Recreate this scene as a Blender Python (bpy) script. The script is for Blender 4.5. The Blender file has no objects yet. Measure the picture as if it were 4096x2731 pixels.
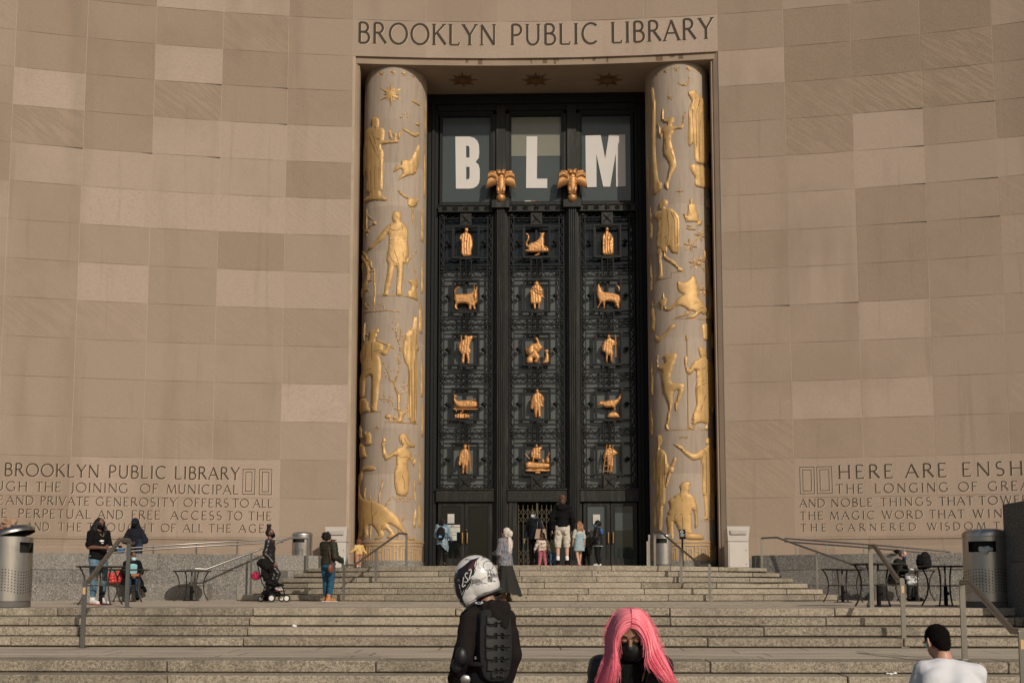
import bpy, bmesh, math, random
from mathutils import Vector, Matrix, Euler
from mathutils import noise as mnoise
random.seed(7)
R_ = math.radians
scene = bpy.context.scene
COL = scene.collection

# ------------------------------------------------------------------ camera
EYE = Vector((0.0, 0.0, 1.64))
PITCH, YAW = 0.0862, 0.0236
cam_d = bpy.data.cameras.new('camera')
cam = bpy.data.objects.new('camera', cam_d); COL.objects.link(cam)
cam.location = EYE
cam.rotation_euler = (math.pi/2 + PITCH, 0, YAW)
cam_d.lens = 35.0; cam_d.sensor_width = 36.0
cam_d.shift_x = 0.0; cam_d.shift_y = 626/4096
cam_d.clip_start = 0.1; cam_d.clip_end = 3000
cam_d.dof.use_dof = False
scene.camera = cam
scene.render.resolution_x = 1024; scene.render.resolution_y = 682
F = 35/36*4096

# ------------------------------------------------------------------ light
SUN_AZ, SUN_EL = R_(30), R_(30)      # azimuth to the right of straight behind the camera
sdir = Vector((math.sin(SUN_AZ)*math.cos(SUN_EL), -math.cos(SUN_AZ)*math.cos(SUN_EL), math.sin(SUN_EL)))
world = bpy.data.worlds.new('World'); scene.world = world
world.use_nodes = True
wn = world.node_tree.nodes; wl = world.node_tree.links
bg = wn['Background']; bg.inputs['Strength'].default_value = 0.06
sky = wn.new('ShaderNodeTexSky'); sky.sky_type = 'NISHITA'; sky.sun_disc = False
sky.sun_elevation = SUN_EL; sky.sun_rotation = math.atan2(sdir.x, sdir.y)
sky.dust_density = 2.5; sky.air_density = 1.0; sky.ozone_density = 0.6
wl.new(sky.outputs['Color'], bg.inputs['Color'])
sun_d = bpy.data.lights.new('sun', 'SUN'); sun = bpy.data.objects.new('sun', sun_d); COL.objects.link(sun)
sun_d.energy = 3.0; sun_d.angle = R_(0.55); sun_d.color = (1.0, 0.90, 0.775)
sun.rotation_euler = sdir.to_track_quat('Z', 'Y').to_euler()
sun.location = (20, -20, 30)
vs = scene.view_settings
vs.view_transform = 'Standard'; vs.look = 'None'; vs.exposure = 0.0; vs.gamma = 1.0
vs.use_curve_mapping = False

# ------------------------------------------------------------------ picture -> place helpers
RC = Euler((math.pi/2 + PITCH, 0, YAW)).to_matrix()
def ray(px, py):
    return (RC @ Vector(((px-2048)/F, (1991-py)/F, -1.0))).normalized()
def at(px, py, Y):                       # point at distance Y in front of the camera
    d = ray(px, py); return EYE + d*((Y-EYE.y)/d.y)
def ground(px, py, z):                   # point on the level z
    d = ray(px, py); return EYE + d*((z-EYE.z)/d.z)
def proj(p):
    v = RC.transposed() @ (Vector(p)-EYE)
    return 2048+F*v.x/-v.z, 1991-F*v.y/-v.z

# ------------------------------------------------------------------ mesh helpers
class MB:
    def __init__(s):
        s.v = []; s.f = []; s.t = []; s.tone = 0.0; s.w = []; s.vein = 0.0
    def face(s, *ids):
        s.f.append(ids); s.t.append(s.tone); s.w.append(s.vein)
    def quad(s, a, b, c, d):
        n = len(s.v); s.v += [Vector(a), Vector(b), Vector(c), Vector(d)]; s.face(n, n+1, n+2, n+3); return s
    def poly(s, pts):
        n = len(s.v); s.v += [Vector(p) for p in pts]; s.face(*range(n, n+len(pts))); return s
    def hexa(s, p):                       # 8 points: bottom 4 ccw, top 4 ccw
        n = len(s.v); s.v += [Vector(q) for q in p]
        for f in ((3,2,1,0),(4,5,6,7),(0,1,5,4),(1,2,6,5),(2,3,7,6),(3,0,4,7)):
            s.face(*[n+i for i in f])
        return s
    def box(s, x0, x1, y0, y1, z0, z1, M=None):
        p = [Vector(q) for q in ((x0,y0,z0),(x1,y0,z0),(x1,y1,z0),(x0,y1,z0),(x0,y0,z1),(x1,y0,z1),(x1,y1,z1),(x0,y1,z1))]
        if M is not None: p = [M @ q for q in p]
        return s.hexa(p)
    def bar(s, p, q, w, d=None, up=(0,0,1)):
        p = Vector(p); q = Vector(q); d = d or w
        t = (q-p).normalized(); u = Vector(up)
        if abs(t.dot(u)) > .95: u = Vector((0,1,0))
        a = t.cross(u).normalized()*(w/2); b = a.cross(t).normalized()*(d/2)
        return s.hexa([p-a-b, p+a-b, p+a+b, p-a+b, q-a-b, q+a-b, q+a+b, q-a+b])
    def tube(s, pts, r, n=8, caps=True):
        pts = [Vector(p) for p in pts]; m = len(pts); base = len(s.v)
        rr = r if isinstance(r, (list, tuple)) else [r]*m
        prev = None
        for i, p in enumerate(pts):
            if i == 0: t = pts[1]-p
            elif i == m-1: t = p-pts[i-1]
            else: t = (pts[i+1]-p).normalized()+(p-pts[i-1]).normalized()
            t = t.normalized() if t.length > 1e-9 else Vector((0,0,1))
            if prev is None:
                u = t.orthogonal().normalized()
            else:
                u = (prev - t*prev.dot(t)); u = u.normalized() if u.length > 1e-6 else t.orthogonal().normalized()
            prev = u; w = t.cross(u)
            for k in range(n):
                a = 2*math.pi*k/n
                s.v.append(p + (u*math.cos(a)+w*math.sin(a))*rr[i])
        for i in range(m-1):
            for k in range(n):
                k2 = (k+1) % n
                s.face(base+i*n+k, base+i*n+k2, base+(i+1)*n+k2, base+(i+1)*n+k)
        if caps:
            s.face(*[base+k for k in reversed(range(n))]); s.face(*[base+(m-1)*n+k for k in range(n)])
        return s
    def lathe(s, prof, c=(0,0,0), n=24, caps=True):
        c = Vector(c); base = len(s.v); m = len(prof)
        for r, z in prof:
            for k in range(n):
                a = 2*math.pi*k/n; s.v.append(c+Vector((r*math.cos(a), r*math.sin(a), z)))
        for i in range(m-1):
            for k in range(n):
                k2 = (k+1) % n
                s.face(base+i*n+k, base+i*n+k2, base+(i+1)*n+k2, base+(i+1)*n+k)
        if caps:
            s.face(*[base+k for k in reversed(range(n))]); s.face(*[base+(m-1)*n+k for k in range(n)])
        return s
    def ball(s, c, r, n=10, M=None):
        c = Vector(c); rx, ry, rz = r if isinstance(r, (tuple, list)) else (r, r, r); base = len(s.v); m = n//2+1
        for i in range(m+1):
            th = math.pi*i/m
            for k in range(n):
                a = 2*math.pi*k/n
                q = Vector((rx*math.sin(th)*math.cos(a), ry*math.sin(th)*math.sin(a), -rz*math.cos(th)))
                s.v.append(c + (M @ q if M is not None else q))
        for i in range(m):
            for k in range(n):
                k2 = (k+1) % n
                s.face(base+i*n+k, base+i*n+k2, base+(i+1)*n+k2, base+(i+1)*n+k)
        return s
    def mesh(s, name, bevel=0, smooth=False, weld=True, attrs=False):
        me = bpy.data.meshes.new(name); me.from_pydata(s.v, [], s.f)
        if attrs:
            a = me.attributes.new('tone', 'FLOAT', 'FACE'); a.data.foreach_set('value', s.t)
            a = me.attributes.new('vein', 'FLOAT', 'FACE'); a.data.foreach_set('value', s.w)
        bm = bmesh.new(); bm.from_mesh(me)
        if weld: bmesh.ops.remove_doubles(bm, verts=bm.verts, dist=1e-5)
        if bevel: bmesh.ops.bevel(bm, geom=list(bm.edges), offset=bevel, segments=1, affect='EDGES', clamp_overlap=True)
        if smooth is not False:
            for f in bm.faces: f.smooth = True
        bm.to_mesh(me); bm.free()
        if smooth is not False and smooth is not True:
            me.set_sharp_from_angle(angle=R_(smooth))
        return me

def tag(o, label=None, cat=None, group=None, kind=None):
    if label: o['label'] = label
    if cat: o['category'] = cat
    if group: o['group'] = group
    if kind: o['kind'] = kind
    return o
def link_mesh(name, me, mat=None, parent=None):
    o = bpy.data.objects.new(name, me); COL.objects.link(o)
    if mat is not None: me.materials.clear(); me.materials.append(mat)
    if parent is not None:
        o.parent = parent
        o.matrix_parent_inverse = world_of(parent).inverted()
    return o
def world_of(o):
    m = Matrix.LocRotScale(o.location, o.rotation_euler, o.scale)
    if o.parent: m = world_of(o.parent) @ o.matrix_parent_inverse @ m
    return m
def obj(name, mb, mat, parent=None, **k):
    return link_mesh(name, mb.mesh(name, **k), mat, parent)
def thing(name, loc, label, cat, group=None, rz=0.0):
    o = bpy.data.objects.new(name, None); COL.objects.link(o)
    o.empty_display_size = .2
    o.location = loc; o.rotation_euler = (0, 0, rz)
    return tag(o, label, cat, group)
def copy_tree(o, parent=None):
    c = o.copy(); COL.objects.link(c)
    if parent is not None: c.parent = parent
    for ch in [q for q in bpy.data.objects if q.parent == o]: copy_tree(ch, c)
    return c

# ------------------------------------------------------------------ materials
def newmat(name):
    m = bpy.data.materials.new(name); m.use_nodes = True
    nt = m.node_tree; b = nt.nodes['Principled BSDF']
    return m, nt, b
def N(nt, t, **k):
    n = nt.nodes.new(t)
    for a, v in k.items():
        if a.startswith('i_'):
            n.inputs[a[2:].replace('_', ' ')].default_value = v
        else: setattr(n, a, v)
    return n
def mixc(nt, fac, a, b, mode='MIX'):
    n = N(nt, 'ShaderNodeMix', data_type='RGBA', blend_type=mode)
    for i, v in ((0, fac), (6, a), (7, b)):
        if hasattr(v, 'is_linked'): nt.links.new(v, n.inputs[i])
        elif i == 0: n.inputs[0].default_value = v
        else: n.inputs[i].default_value = (*v, 1) if len(v) == 3 else v
    return n.outputs[2]
def math_(nt, op, a, b=0.0, c=None, clamp=False):
    n = N(nt, 'ShaderNodeMath', operation=op, use_clamp=clamp)
    for i, v in enumerate((a, b, c)):
        if v is None: continue
        if hasattr(v, 'is_linked'): nt.links.new(v, n.inputs[i])
        else: n.inputs[i].default_value = v
    return n.outputs[0]
def ramp(nt, src, p0, p1):
    n = N(nt, 'ShaderNodeMapRange', interpolation_type='SMOOTHSTEP')
    nt.links.new(src, n.inputs[0]); n.inputs[1].default_value = p0; n.inputs[2].default_value = p1
    return n.outputs[0]
def coord(nt, scale=(1,1,1), rot=(0,0,0), src='Object'):
    tc = N(nt, 'ShaderNodeTexCoord'); mp = N(nt, 'ShaderNodeMapping')
    mp.inputs['Scale'].default_value = scale; mp.inputs['Rotation'].default_value = rot
    nt.links.new(tc.outputs[src], mp.inputs['Vector']); return mp.outputs[0]
def noise_(nt, vec, scale, detail=3, rough=.55):
    n = N(nt, 'ShaderNodeTexNoise'); n.inputs['Scale'].default_value = scale
    n.inputs['Detail'].default_value = detail; n.inputs['Roughness'].default_value = rough
    nt.links.new(vec, n.inputs['Vector']); return n.outputs['Fac']
def bump(nt, b, h, strength=.3, dist=.01):
    n = N(nt, 'ShaderNodeBump'); n.inputs['Strength'].default_value = strength; n.inputs['Distance'].default_value = dist
    nt.links.new(h, n.inputs['Height']); nt.links.new(n.outputs[0], b.inputs['Normal'])
def base(nt, b, col):
    if hasattr(col, 'is_linked'): nt.links.new(col, b.inputs['Base Color'])
    else: b.inputs['Base Color'].default_value = (*col, 1)
_mc = {}
def plain(name, col, rough=.6, metal=0.0, var=.18, scale=8.0, bmp=0.0, spec=.5, sheen=0):
    key = (name, col, rough, metal)
    if key in _mc: return _mc[key]
    m, nt, b = newmat(name)
    v = coord(nt); n = noise_(nt, v, scale, 4)
    base(nt, b, mixc(nt, n, tuple(c*(1-var) for c in col), tuple(min(1, c*(1+var)) for c in col)))
    b.inputs['Roughness'].default_value = rough; b.inputs['Metallic'].default_value = metal
    b.inputs['Specular IOR Level'].default_value = spec
    if sheen: b.inputs['Sheen Weight'].default_value = sheen
    if bmp: bump(nt, b, noise_(nt, v, scale*3, 3), bmp, .01)
    _mc[key] = m; return m

def m_facade():
    m, nt, b = newmat('limestone_blocks')
    v = coord(nt)
    tone = N(nt, 'ShaderNodeAttribute', attribute_name='tone').outputs['Fac']
    vein = N(nt, 'ShaderNodeAttribute', attribute_name='vein').outputs['Fac']
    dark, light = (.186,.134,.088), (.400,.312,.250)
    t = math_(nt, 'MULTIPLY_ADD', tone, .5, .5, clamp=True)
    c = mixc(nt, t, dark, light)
    # mottling, stronger on the light blocks
    n1 = noise_(nt, coord(nt, (1,1,1.5)), 13, 6, .72)
    amt = math_(nt, 'MULTIPLY_ADD', t, .5, .08)
    c = mixc(nt, math_(nt, 'MULTIPLY', ramp(nt, n1, .44, .66), amt), c, (.26,.195,.142))
    n2 = noise_(nt, v, 45, 3, .6)
    c = mixc(nt, math_(nt, 'MULTIPLY', ramp(nt, n2, .42, .7), .35), c, (.42,.33,.25))
    # diagonal bedding veins on some blocks
    w = N(nt, 'ShaderNodeTexNoise'); w.inputs['Scale'].default_value = 2.2; w.inputs['Detail'].default_value = 5
    mp2 = N(nt, 'ShaderNodeMapping'); mp2.inputs['Scale'].default_value = (.5, 1, 5)
    nt.links.new(coord(nt, (1,1,1), (0, R_(-38), 0)), mp2.inputs['Vector']); nt.links.new(mp2.outputs[0], w.inputs['Vector'])
    vv = math_(nt, 'MULTIPLY', ramp(nt, w.outputs['Fac'], .44, .6), vein)
    c = mixc(nt, math_(nt, 'MULTIPLY', vv, .42), c, (.36,.27,.195))
    # broad weathering streaks
    n3 = noise_(nt, coord(nt, (.35,.35,.06)), 2.2, 4)
    c = mixc(nt, math_(nt, 'MULTIPLY', ramp(nt, n3, .5, .72), .30), c, (.16,.12,.08))
    n5 = noise_(nt, coord(nt, (.22,.22,.22)), 1.4, 4, .6)
    c = mixc(nt, math_(nt, 'MULTIPLY', ramp(nt, n5, .48, .68), .22), c, (.17,.125,.08))
    n6 = noise_(nt, coord(nt, (2.2,2.2,.10)), 2.0, 3)
    c = mixc(nt, math_(nt, 'MULTIPLY', ramp(nt, n6, .60, .74), .22), c, (.15,.115,.08))
    base(nt, b, c); b.inputs['Roughness'].default_value = .85
    bump(nt, b, math_(nt, 'ADD', math_(nt, 'MULTIPLY', n2, .5), vv), .25, .01)
    return m
def m_granite(name, dark, light, speck=(.5,.46,.40), sc=1.0, stain=.5, bmp=.5):
    m, nt, b = newmat(name)
    v = coord(nt)
    tone = N(nt, 'ShaderNodeAttribute', attribute_name='tone').outputs['Fac']
    n1 = noise_(nt, v, 26*sc, 4, .75)
    c = mixc(nt, ramp(nt, n1, .36, .64), dark, light)
    n2 = noise_(nt, v, 55*sc, 2, .6)
    c = mixc(nt, math_(nt, 'MULTIPLY', ramp(nt, n2, .585, .67), .8), c, speck)
    n4 = noise_(nt, coord(nt, (.6,1,1.4)), 1.7, 5, .7)
    c = mixc(nt, math_(nt, 'MULTIPLY', ramp(nt, n4, .54, .70), .45), c, tuple(min(1, 1.12*x) for x in light))
    c = mixc(nt, math_(nt, 'MULTIPLY', ramp(nt, n2, .42, .34), .6), c, tuple(.45*x for x in dark))
    n3 = noise_(nt, coord(nt, (1,1,.35)), 1.3, 5, .65)
    c = mixc(nt, math_(nt, 'MULTIPLY', ramp(nt, n3, .48, .68), stain), c, tuple(.55*x for x in dark))
    c = mixc(nt, math_(nt, 'ABSOLUTE', tone), c, mixc(nt, ramp(nt, tone, -.01, .01), tuple(.7*x for x in dark), tuple(min(1,1.25*x) for x in light)))
    vo = N(nt, 'ShaderNodeTexVoronoi'); vo.inputs['Scale'].default_value = 2.3; nt.links.new(v, vo.inputs['Vector'])
    c = mixc(nt, math_(nt, 'MULTIPLY', ramp(nt, vo.outputs['Distance'], .075, .045), .7), c, (.055,.048,.040))
    base(nt, b, c); b.inputs['Roughness'].default_value = .8
    bump(nt, b, n1, bmp, .012)
    return m
def m_pave():
    m, nt, b = newmat('granite_paving')
    v = coord(nt)
    br = N(nt, 'ShaderNodeTexBrick'); sx = N(nt, 'ShaderNodeSeparateXYZ'); nt.links.new(v, sx.inputs[0]); wn_ = N(nt, 'ShaderNodeTexWhiteNoise', noise_dimensions='1D')
    nt.links.new(math_(nt, 'FLOOR', math_(nt, 'DIVIDE', sx.outputs[1], .62)), wn_.inputs['W'])
    cx_ = N(nt, 'ShaderNodeCombineXYZ'); nt.links.new(math_(nt, 'MULTIPLY_ADD', wn_.outputs['Value'], 1.9, sx.outputs[0]), cx_.inputs[0]); nt.links.new(sx.outputs[1], cx_.inputs[1])
    nt.links.new(cx_.outputs[0], br.inputs['Vector'])
    br.inputs['Scale'].default_value = 1.0; br.inputs['Brick Width'].default_value = 1.9; br.inputs['Row Height'].default_value = .62
    br.inputs['Mortar Size'].default_value = .013; br.offset = 0.0
    br.inputs['Color1'].default_value = (.50,.43,.335,1); br.inputs['Color2'].default_value = (.42,.36,.28,1); br.inputs['Mortar'].default_value = (.06,.05,.04,1)
    n1 = noise_(nt, v, 24, 4, .7)
    c = mixc(nt, math_(nt, 'MULTIPLY', ramp(nt, n1, .4, .65), .35), br.outputs['Color'], (.17,.145,.115))
    n3 = noise_(nt, coord(nt, (.3,1,1)), 2.0, 5, .65)
    c = mixc(nt, math_(nt, 'MULTIPLY', ramp(nt, n3, .5, .68), .5), c, (.17,.14,.11))
    vo = N(nt, 'ShaderNodeTexVoronoi'); vo.inputs['Scale'].default_value = 2.1; nt.links.new(v, vo.inputs['Vector'])
    c = mixc(nt, math_(nt, 'MULTIPLY', ramp(nt, vo.outputs['Distance'], .085, .05), .75), c, (.07,.06,.05))
    base(nt, b, c); b.inputs['Roughness'].default_value = .75
    bump(nt, b, n1, .3, .006)
    return m
def m_gold(name='gilding', col=(.53,.345,.145), dark=(.28,.15,.05), rough=.60, metal=.45):
    m, nt, b = newmat(name)
    v = coord(nt)
    n1 = noise_(nt, v, 3.0, 5, .65); n2 = noise_(nt, v, 22, 3)
    c = mixc(nt, ramp(nt, n1, .38, .68), col, tuple(.72*a+.28*d for a, d in zip(col, dark)))
    c = mixc(nt, math_(nt, 'MULTIPLY', ramp(nt, n2, .56, .75), .5), c, dark)
    base(nt, b, c); b.inputs['Metallic'].default_value = metal
    nt.links.new(math_(nt, 'MULTIPLY_ADD', n1, .35, rough-.15), b.inputs['Roughness'])
    bump(nt, b, n2, .25, .01)
    return m
def m_bronze(name, col, rough=.45, streak=.5, hi=(.10,.095,.075)):
    m, nt, b = newmat(name)
    v = coord(nt)
    n1 = noise_(nt, coord(nt, (5,5,.5)), 2.0, 5, .6); n2 = noise_(nt, v, 9, 4, .7)
    c = mixc(nt, math_(nt, 'MULTIPLY', ramp(nt, n1, .48, .75), streak), col, hi)
    c = mixc(nt, math_(nt, 'MULTIPLY', ramp(nt, n2, .64, .76), .25), c, (.05,.06,.05))
    base(nt, b, c); b.inputs['Metallic'].default_value = .35
    nt.links.new(math_(nt, 'MULTIPLY_ADD', n2, .3, rough-.12), b.inputs['Roughness'])
    return m
def m_steel(name='brushed_steel', g=1.0):
    m, nt, b = newmat(name)
    n1 = noise_(nt, coord(nt, (3,3,.25)), 6, 4, .6); n2 = noise_(nt, coord(nt, (1,1,60)), 8, 2)
    n3 = noise_(nt, coord(nt), 2.2, 4)
    c = mixc(nt, n1, tuple(g*q for q in (.40,.385,.36)), tuple(g*q for q in (.56,.54,.505)))
    c = mixc(nt, math_(nt, 'MULTIPLY', ramp(nt, n3, .55, .75), .5), c, (.24,.21,.17))
    base(nt, b, c); b.inputs['Metallic'].default_value = .95
    nt.links.new(math_(nt, 'MULTIPLY_ADD', n1, .22, .24), b.inputs['Roughness'])
    b.inputs['Anisotropic'].default_value = .4
    bump(nt, b, n2, .06, .002)
    return m
M_FACADE = m_facade()
M_STEP = m_granite('step_granite', (.145,.120,.084), (.370,.315,.238), (.54,.48,.38))
M_USTEP = m_granite('upper_step_granite', (.160,.133,.094), (.375,.322,.245), (.52,.47,.38), stain=.5)
M_GRANITE = m_granite('dark_granite', (.100,.093,.080), (.225,.210,.185), (.58,.55,.49), sc=.8, stain=.25, bmp=.3)
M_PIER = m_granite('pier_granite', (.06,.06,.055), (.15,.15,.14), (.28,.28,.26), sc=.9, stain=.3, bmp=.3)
M_PAVE = m_pave()
M_GOLD = m_gold()
M_GOLD2 = m_gold('copper_gilding', (.53,.275,.105), (.20,.085,.027), .50, .58)
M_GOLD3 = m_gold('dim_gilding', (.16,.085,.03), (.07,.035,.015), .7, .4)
M_BRONZE = m_bronze('dark_bronze', (.0032,.0046,.0038), .6, .3, (.022,.022,.017))
M_BRONZE2 = m_bronze('bronze_mullion', (.0070,.0074,.0058), .52, .65, (.048,.044,.033))
M_STEEL = m_steel()
M_RAIL = m_steel('rail_steel', .62)
M_COLSTONE = None
# ================================================================== SETTING
Z_LOW, Z_TER, Z_LAND = 0.634, 1.233, 2.13
RW, YC = 63.0, -32.5                     # concave facade: radius and centre
def facade_hit(px, py):
    d = ray(px, py); a = d.x**2+d.y**2; b = 2*(d.y*(EYE.y-YC)); c = (EYE.y-YC)**2-RW**2
    t = (-b+math.sqrt(b*b-4*a*c))/(2*a); p = EYE+d*t
    return RW*math.atan2(p.x, p.y-YC), p.z
def fac(s, z, out=0.0):
    th = s/RW; r = RW-out
    return Vector((r*math.sin(th), YC+r*math.cos(th), z))

def struct(name, mb, mat, **k):
    o = obj(name, mb, mat, **k); o['kind'] = 'structure'; return o

# ground: one sheet to the horizon
g = MB(); g.quad((-900,-900,0), (900,-900,0), (900,900,0), (-900,900,0))
struct('ground', g, plain('plaza_asphalt', (.16,.145,.125), .85, var=.2, scale=1.5))

def stone_run(mb, x0, x1, rnd, lo, hi, first=None):
    xs = [x0]; x = x0 + (first if first else rnd.uniform(lo*.4, hi))
    while x < x1-.6: xs.append(x); x += rnd.uniform(lo, hi)
    xs.append(x1); return xs

# lower flights: straight granite blocks
rnd = random.Random(11)
def straight_flight(name, z_top, y_top, n, rise, tread, x0, x1):
    mb = MB()
    for k in range(n):
        z1 = z_top-k*rise; y = y_top-k*tread
        xs = stone_run(mb, x0, x1, rnd, 2.4, 4.6)
        for a, b in zip(xs, xs[1:]):
            mb.tone = rnd.uniform(-.35, .35); mb.vein = 0
            j = rnd.uniform(-.007, .007); jz = rnd.uniform(-.004, .004); g0 = rnd.uniform(.004, .012)
            mb.box(a+g0, b-g0, y+j, y+.62, z1-rise+rnd.uniform(.008, .022), z1+jz)
            # bedding behind the open joint
            mb.tone = -.9
            mb.box(a, b, y+.05, y+.6, z1-rise-.002, z1-.03)
    o = obj(name, mb, M_STEP, bevel=.012, attrs=True); o['kind'] = 'structure'; return o
straight_flight('lower_steps', Z_TER, 17.25, 4, (Z_TER-Z_LOW)/4, .385, -19, 9.35)
straight_flight('bottom_steps', Z_LOW, 13.2, 4, Z_LOW/4, .37, -19, 9.35)

def pave(name, pts, z):
    mb = MB(); mb.poly([(x, y, z) for x, y in pts])
    return struct(name, mb, M_PAVE)
pave('lower_landing', [(-19,13.6),(14,13.6),(14,16.3),(-19,16.3)], Z_LOW-.006)
pave('terrace', [(-26,17.6),(26,17.6),(26,28.6),(-26,28.6)], Z_TER-.006)

# upper flight: convex, six risers, the ends set back and a little low
mb = MB(); rnd = random.Random(5)
def uy(k, x): return 24.0+.374*k + (.0225+.0043*k)*x*x
for k in range(6):
    hw = 7.62-.25*k; z1 = Z_TER+(k+1)*(Z_LAND-Z_TER)/6; rise = (Z_LAND-Z_TER)/6
    xs = stone_run(mb, -hw, hw, rnd, 1.3, 2.5)
    for a, b in zip(xs, xs[1:]):
        mb.tone = rnd.uniform(-.3, .3)
        j = rnd.uniform(-.006, .006); g0 = rnd.uniform(.003, .008); jz = rnd.uniform(-.003, .003)
        a1, b1 = a+g0, b-g0
        za, zb = [-.05*(q/6.4)**2*(k+1)/6 for q in (a, b)]
        n = 3
        for i in range(n):
            p = a1+(b1-a1)*i/n; q = a1+(b1-a1)*(i+1)/n
            zp = za+(zb-za)*i/n; zq = za+(zb-za)*(i+1)/n
            bk = .95 if k < 5 else .6
            if abs(p) > hw-1.0 or abs(q) > hw-1.0: bk = 2.2
            lo = z1-rise+.008
            mb.hexa([(p, uy(k,p)+j, lo), (q, uy(k,q)+j, lo), (q, uy(k,q)+bk, lo), (p, uy(k,p)+bk, lo),
                     (p, uy(k,p)+j, z1+zp+jz), (q, uy(k,q)+j, z1+zq+jz), (q, uy(k,q)+bk, z1+zq+jz), (p, uy(k,p)+bk, z1+zp+jz)])
        mb.tone = -.9
        mb.hexa([(a, uy(k,a)+.04, z1-rise-.01), (b, uy(k,b)+.04, z1-rise-.01), (b, uy(k,b)+.5, z1-rise-.01), (a, uy(k,a)+.5, z1-rise-.01),
                 (a, uy(k,a)+.04, z1+za-.02), (b, uy(k,b)+.04, z1+zb-.02), (b, uy(k,b)+.5, z1+zb-.02), (a, uy(k,a)+.5, z1+za-.02)])
o = obj('upper_steps', mb, M_USTEP, attrs=True); o['kind'] = 'structure'
bv = o.modifiers.new('edge', 'BEVEL'); bv.width = .01; bv.segments = 1; bv.limit_method = 'ANGLE'

# granite walls with a stone bench at their foot
WPATH = [(6.1,27.9),(6.8,27.5),(7.5,27.1),(8.4,26.5),(9.3,26.0),(11,25.5),(14,24.9),(22,23.7)]
def wall_y(x):
    x = abs(x)
    for (a, ya), (b, yb) in zip(WPATH, WPATH[1:]):
        if x <= b: return ya+(yb-ya)*(x-a)/(b-a)
    return WPATH[-1][1]
# entrance landing and the two ramps that fall away behind the granite walls
mb = MB()
xs = [-7+i*.5 for i in range(29)]
for a, b in zip(xs, xs[1:]):
    za, zb = [Z_LAND-.008-.05*(min(6.4,abs(q))/6.4)**2 for q in (a, b)]
    mb.quad((a, min(27.8, uy(5,a))+.4, za), (b, min(27.8, uy(5,b))+.4, zb), (b, 28.6, Z_LAND-.008), (a, 28.6, Z_LAND-.008))
    mb.quad((a, 28.6, Z_LAND-.008), (b, 28.6, Z_LAND-.008), (b, 33.5, Z_LAND-.008), (a, 33.5, Z_LAND-.008))
struct('landing', mb, M_PAVE)
for sg in (-1, 1):
    mb = MB()
    for (a, ya), (b, yb) in zip(WPATH[1:], WPATH[2:]):
        q = [(sg*a, ya+.3), (sg*b, yb+.3), (sg*b, 31), (sg*a, 31)]
        pts = [(x, y, Z_LAND-.012-max(0, abs(x)-7)*.105) for x, y in q]
        mb.poly(pts if sg > 0 else pts[::-1])
    struct('ramp', mb, M_PAVE)

def granite_wall(sg, label):
    mb = MB(); rnd = random.Random(3+sg)
    levels = [Z_TER-.1, 1.62, 2.02, 2.44]
    for i, (l0, l1) in enumerate(zip(levels, levels[1:])):
        x = 6.1; first = True
        while x < 21.5:
            w = rnd.uniform(1.7, 2.6) if not first else rnd.uniform(.9, 2.0); first = False
            e = min(22, x+w); m = max(1, int((e-x)/.7))
            mb.tone = rnd.uniform(-.25, .3)
            for q in range(m):
                a = x+.003+(e-x-.006)*q/m; b = x+.003+(e-x-.006)*(q+1)/m
                ya, yb = wall_y(a), wall_y(b); t = .42; of = .0 if i < 2 else -.015
                pts = [(sg*a, ya+of), (sg*b, yb+of), (sg*b, yb+t), (sg*a, ya+t)]
                if sg < 0: pts = [pts[1], pts[0], pts[3], pts[2]]
                mb.hexa([(X, Y, l0+.002) for X, Y in pts]+[(X, Y, l1-.002) for X, Y in pts])
            mb.tone = -.8
            pts = [(sg*x, wall_y(x)+.02), (sg*e, wall_y(e)+.02), (sg*e, wall_y(e)+.3), (sg*x, wall_y(x)+.3)]
            if sg < 0: pts = [pts[1], pts[0], pts[3], pts[2]]
            mb.hexa([(X, Y, l0) for X, Y in pts]+[(X, Y, l1-.012) for X, Y in pts])
            x = e
    w = thing('granite_wall', (sg*12, 25.2, Z_TER), label, 'wall')
    obj('wall_stones', mb, M_GRANITE, w, attrs=True, weld=True)
    mb = MB(); lim = 8.6 if sg < 0 else 8.9; x = lim
    while x < 21:
        e = x+rnd.uniform(1.8, 2.8); mb.tone = rnd.uniform(-.2, .3)
        ya, yb = wall_y(x), wall_y(e); a, b = x+.003, e-.003
        pts = [(sg*a, ya-.40), (sg*b, yb-.40), (sg*b, yb+.01), (sg*a, ya+.01)]
        if sg < 0: pts = [pts[1], pts[0], pts[3], pts[2]]
        mb.hexa([(X, Y, Z_TER-.05) for X, Y in pts]+[(X, Y, 1.655) for X, Y in pts])
        x = e
    obj('bench', mb, M_GRANITE, w, attrs=True)
    return w
granite_wall(-1, 'speckled grey granite wall with stone bench, below the municipal generosity inscription')
granite_wall(1, 'dark speckled granite wall with stone bench, behind the bistro tables by the tall pier')

# tall granite pier at the right edge of the terrace
pr = thing('granite_pier', (at(4100, 2300, 16.9).x, 16.9, 0), 'tall dark granite pier beside the large round steel bin at the right edge', 'pier')
mb = MB(); rnd = random.Random(9)
x0 = at(4021, 2300, 17.55).x
zt = at(4021, 2016, 17.55).z
mb.tone = -.05
for zz0, zz1 in ((0, .6), (.604, 2.02), (2.024, zt)):
    mb.tone = rnd.uniform(-.1, .15)
    mb.box(x0, x0+1.6, 16.3, 17.55, zz0, zz1)
for zz0, zz1 in ((0, .6), (.604, 2.02), (2.024, zt)):
    mb.tone = rnd.uniform(-.1, .15)
    mb.box(x0+1.604, x0+3.2, 16.3, 17.55, zz0, zz1)
obj('pier_stones', mb, M_PIER, pr, attrs=True, bevel=.008)
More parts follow.
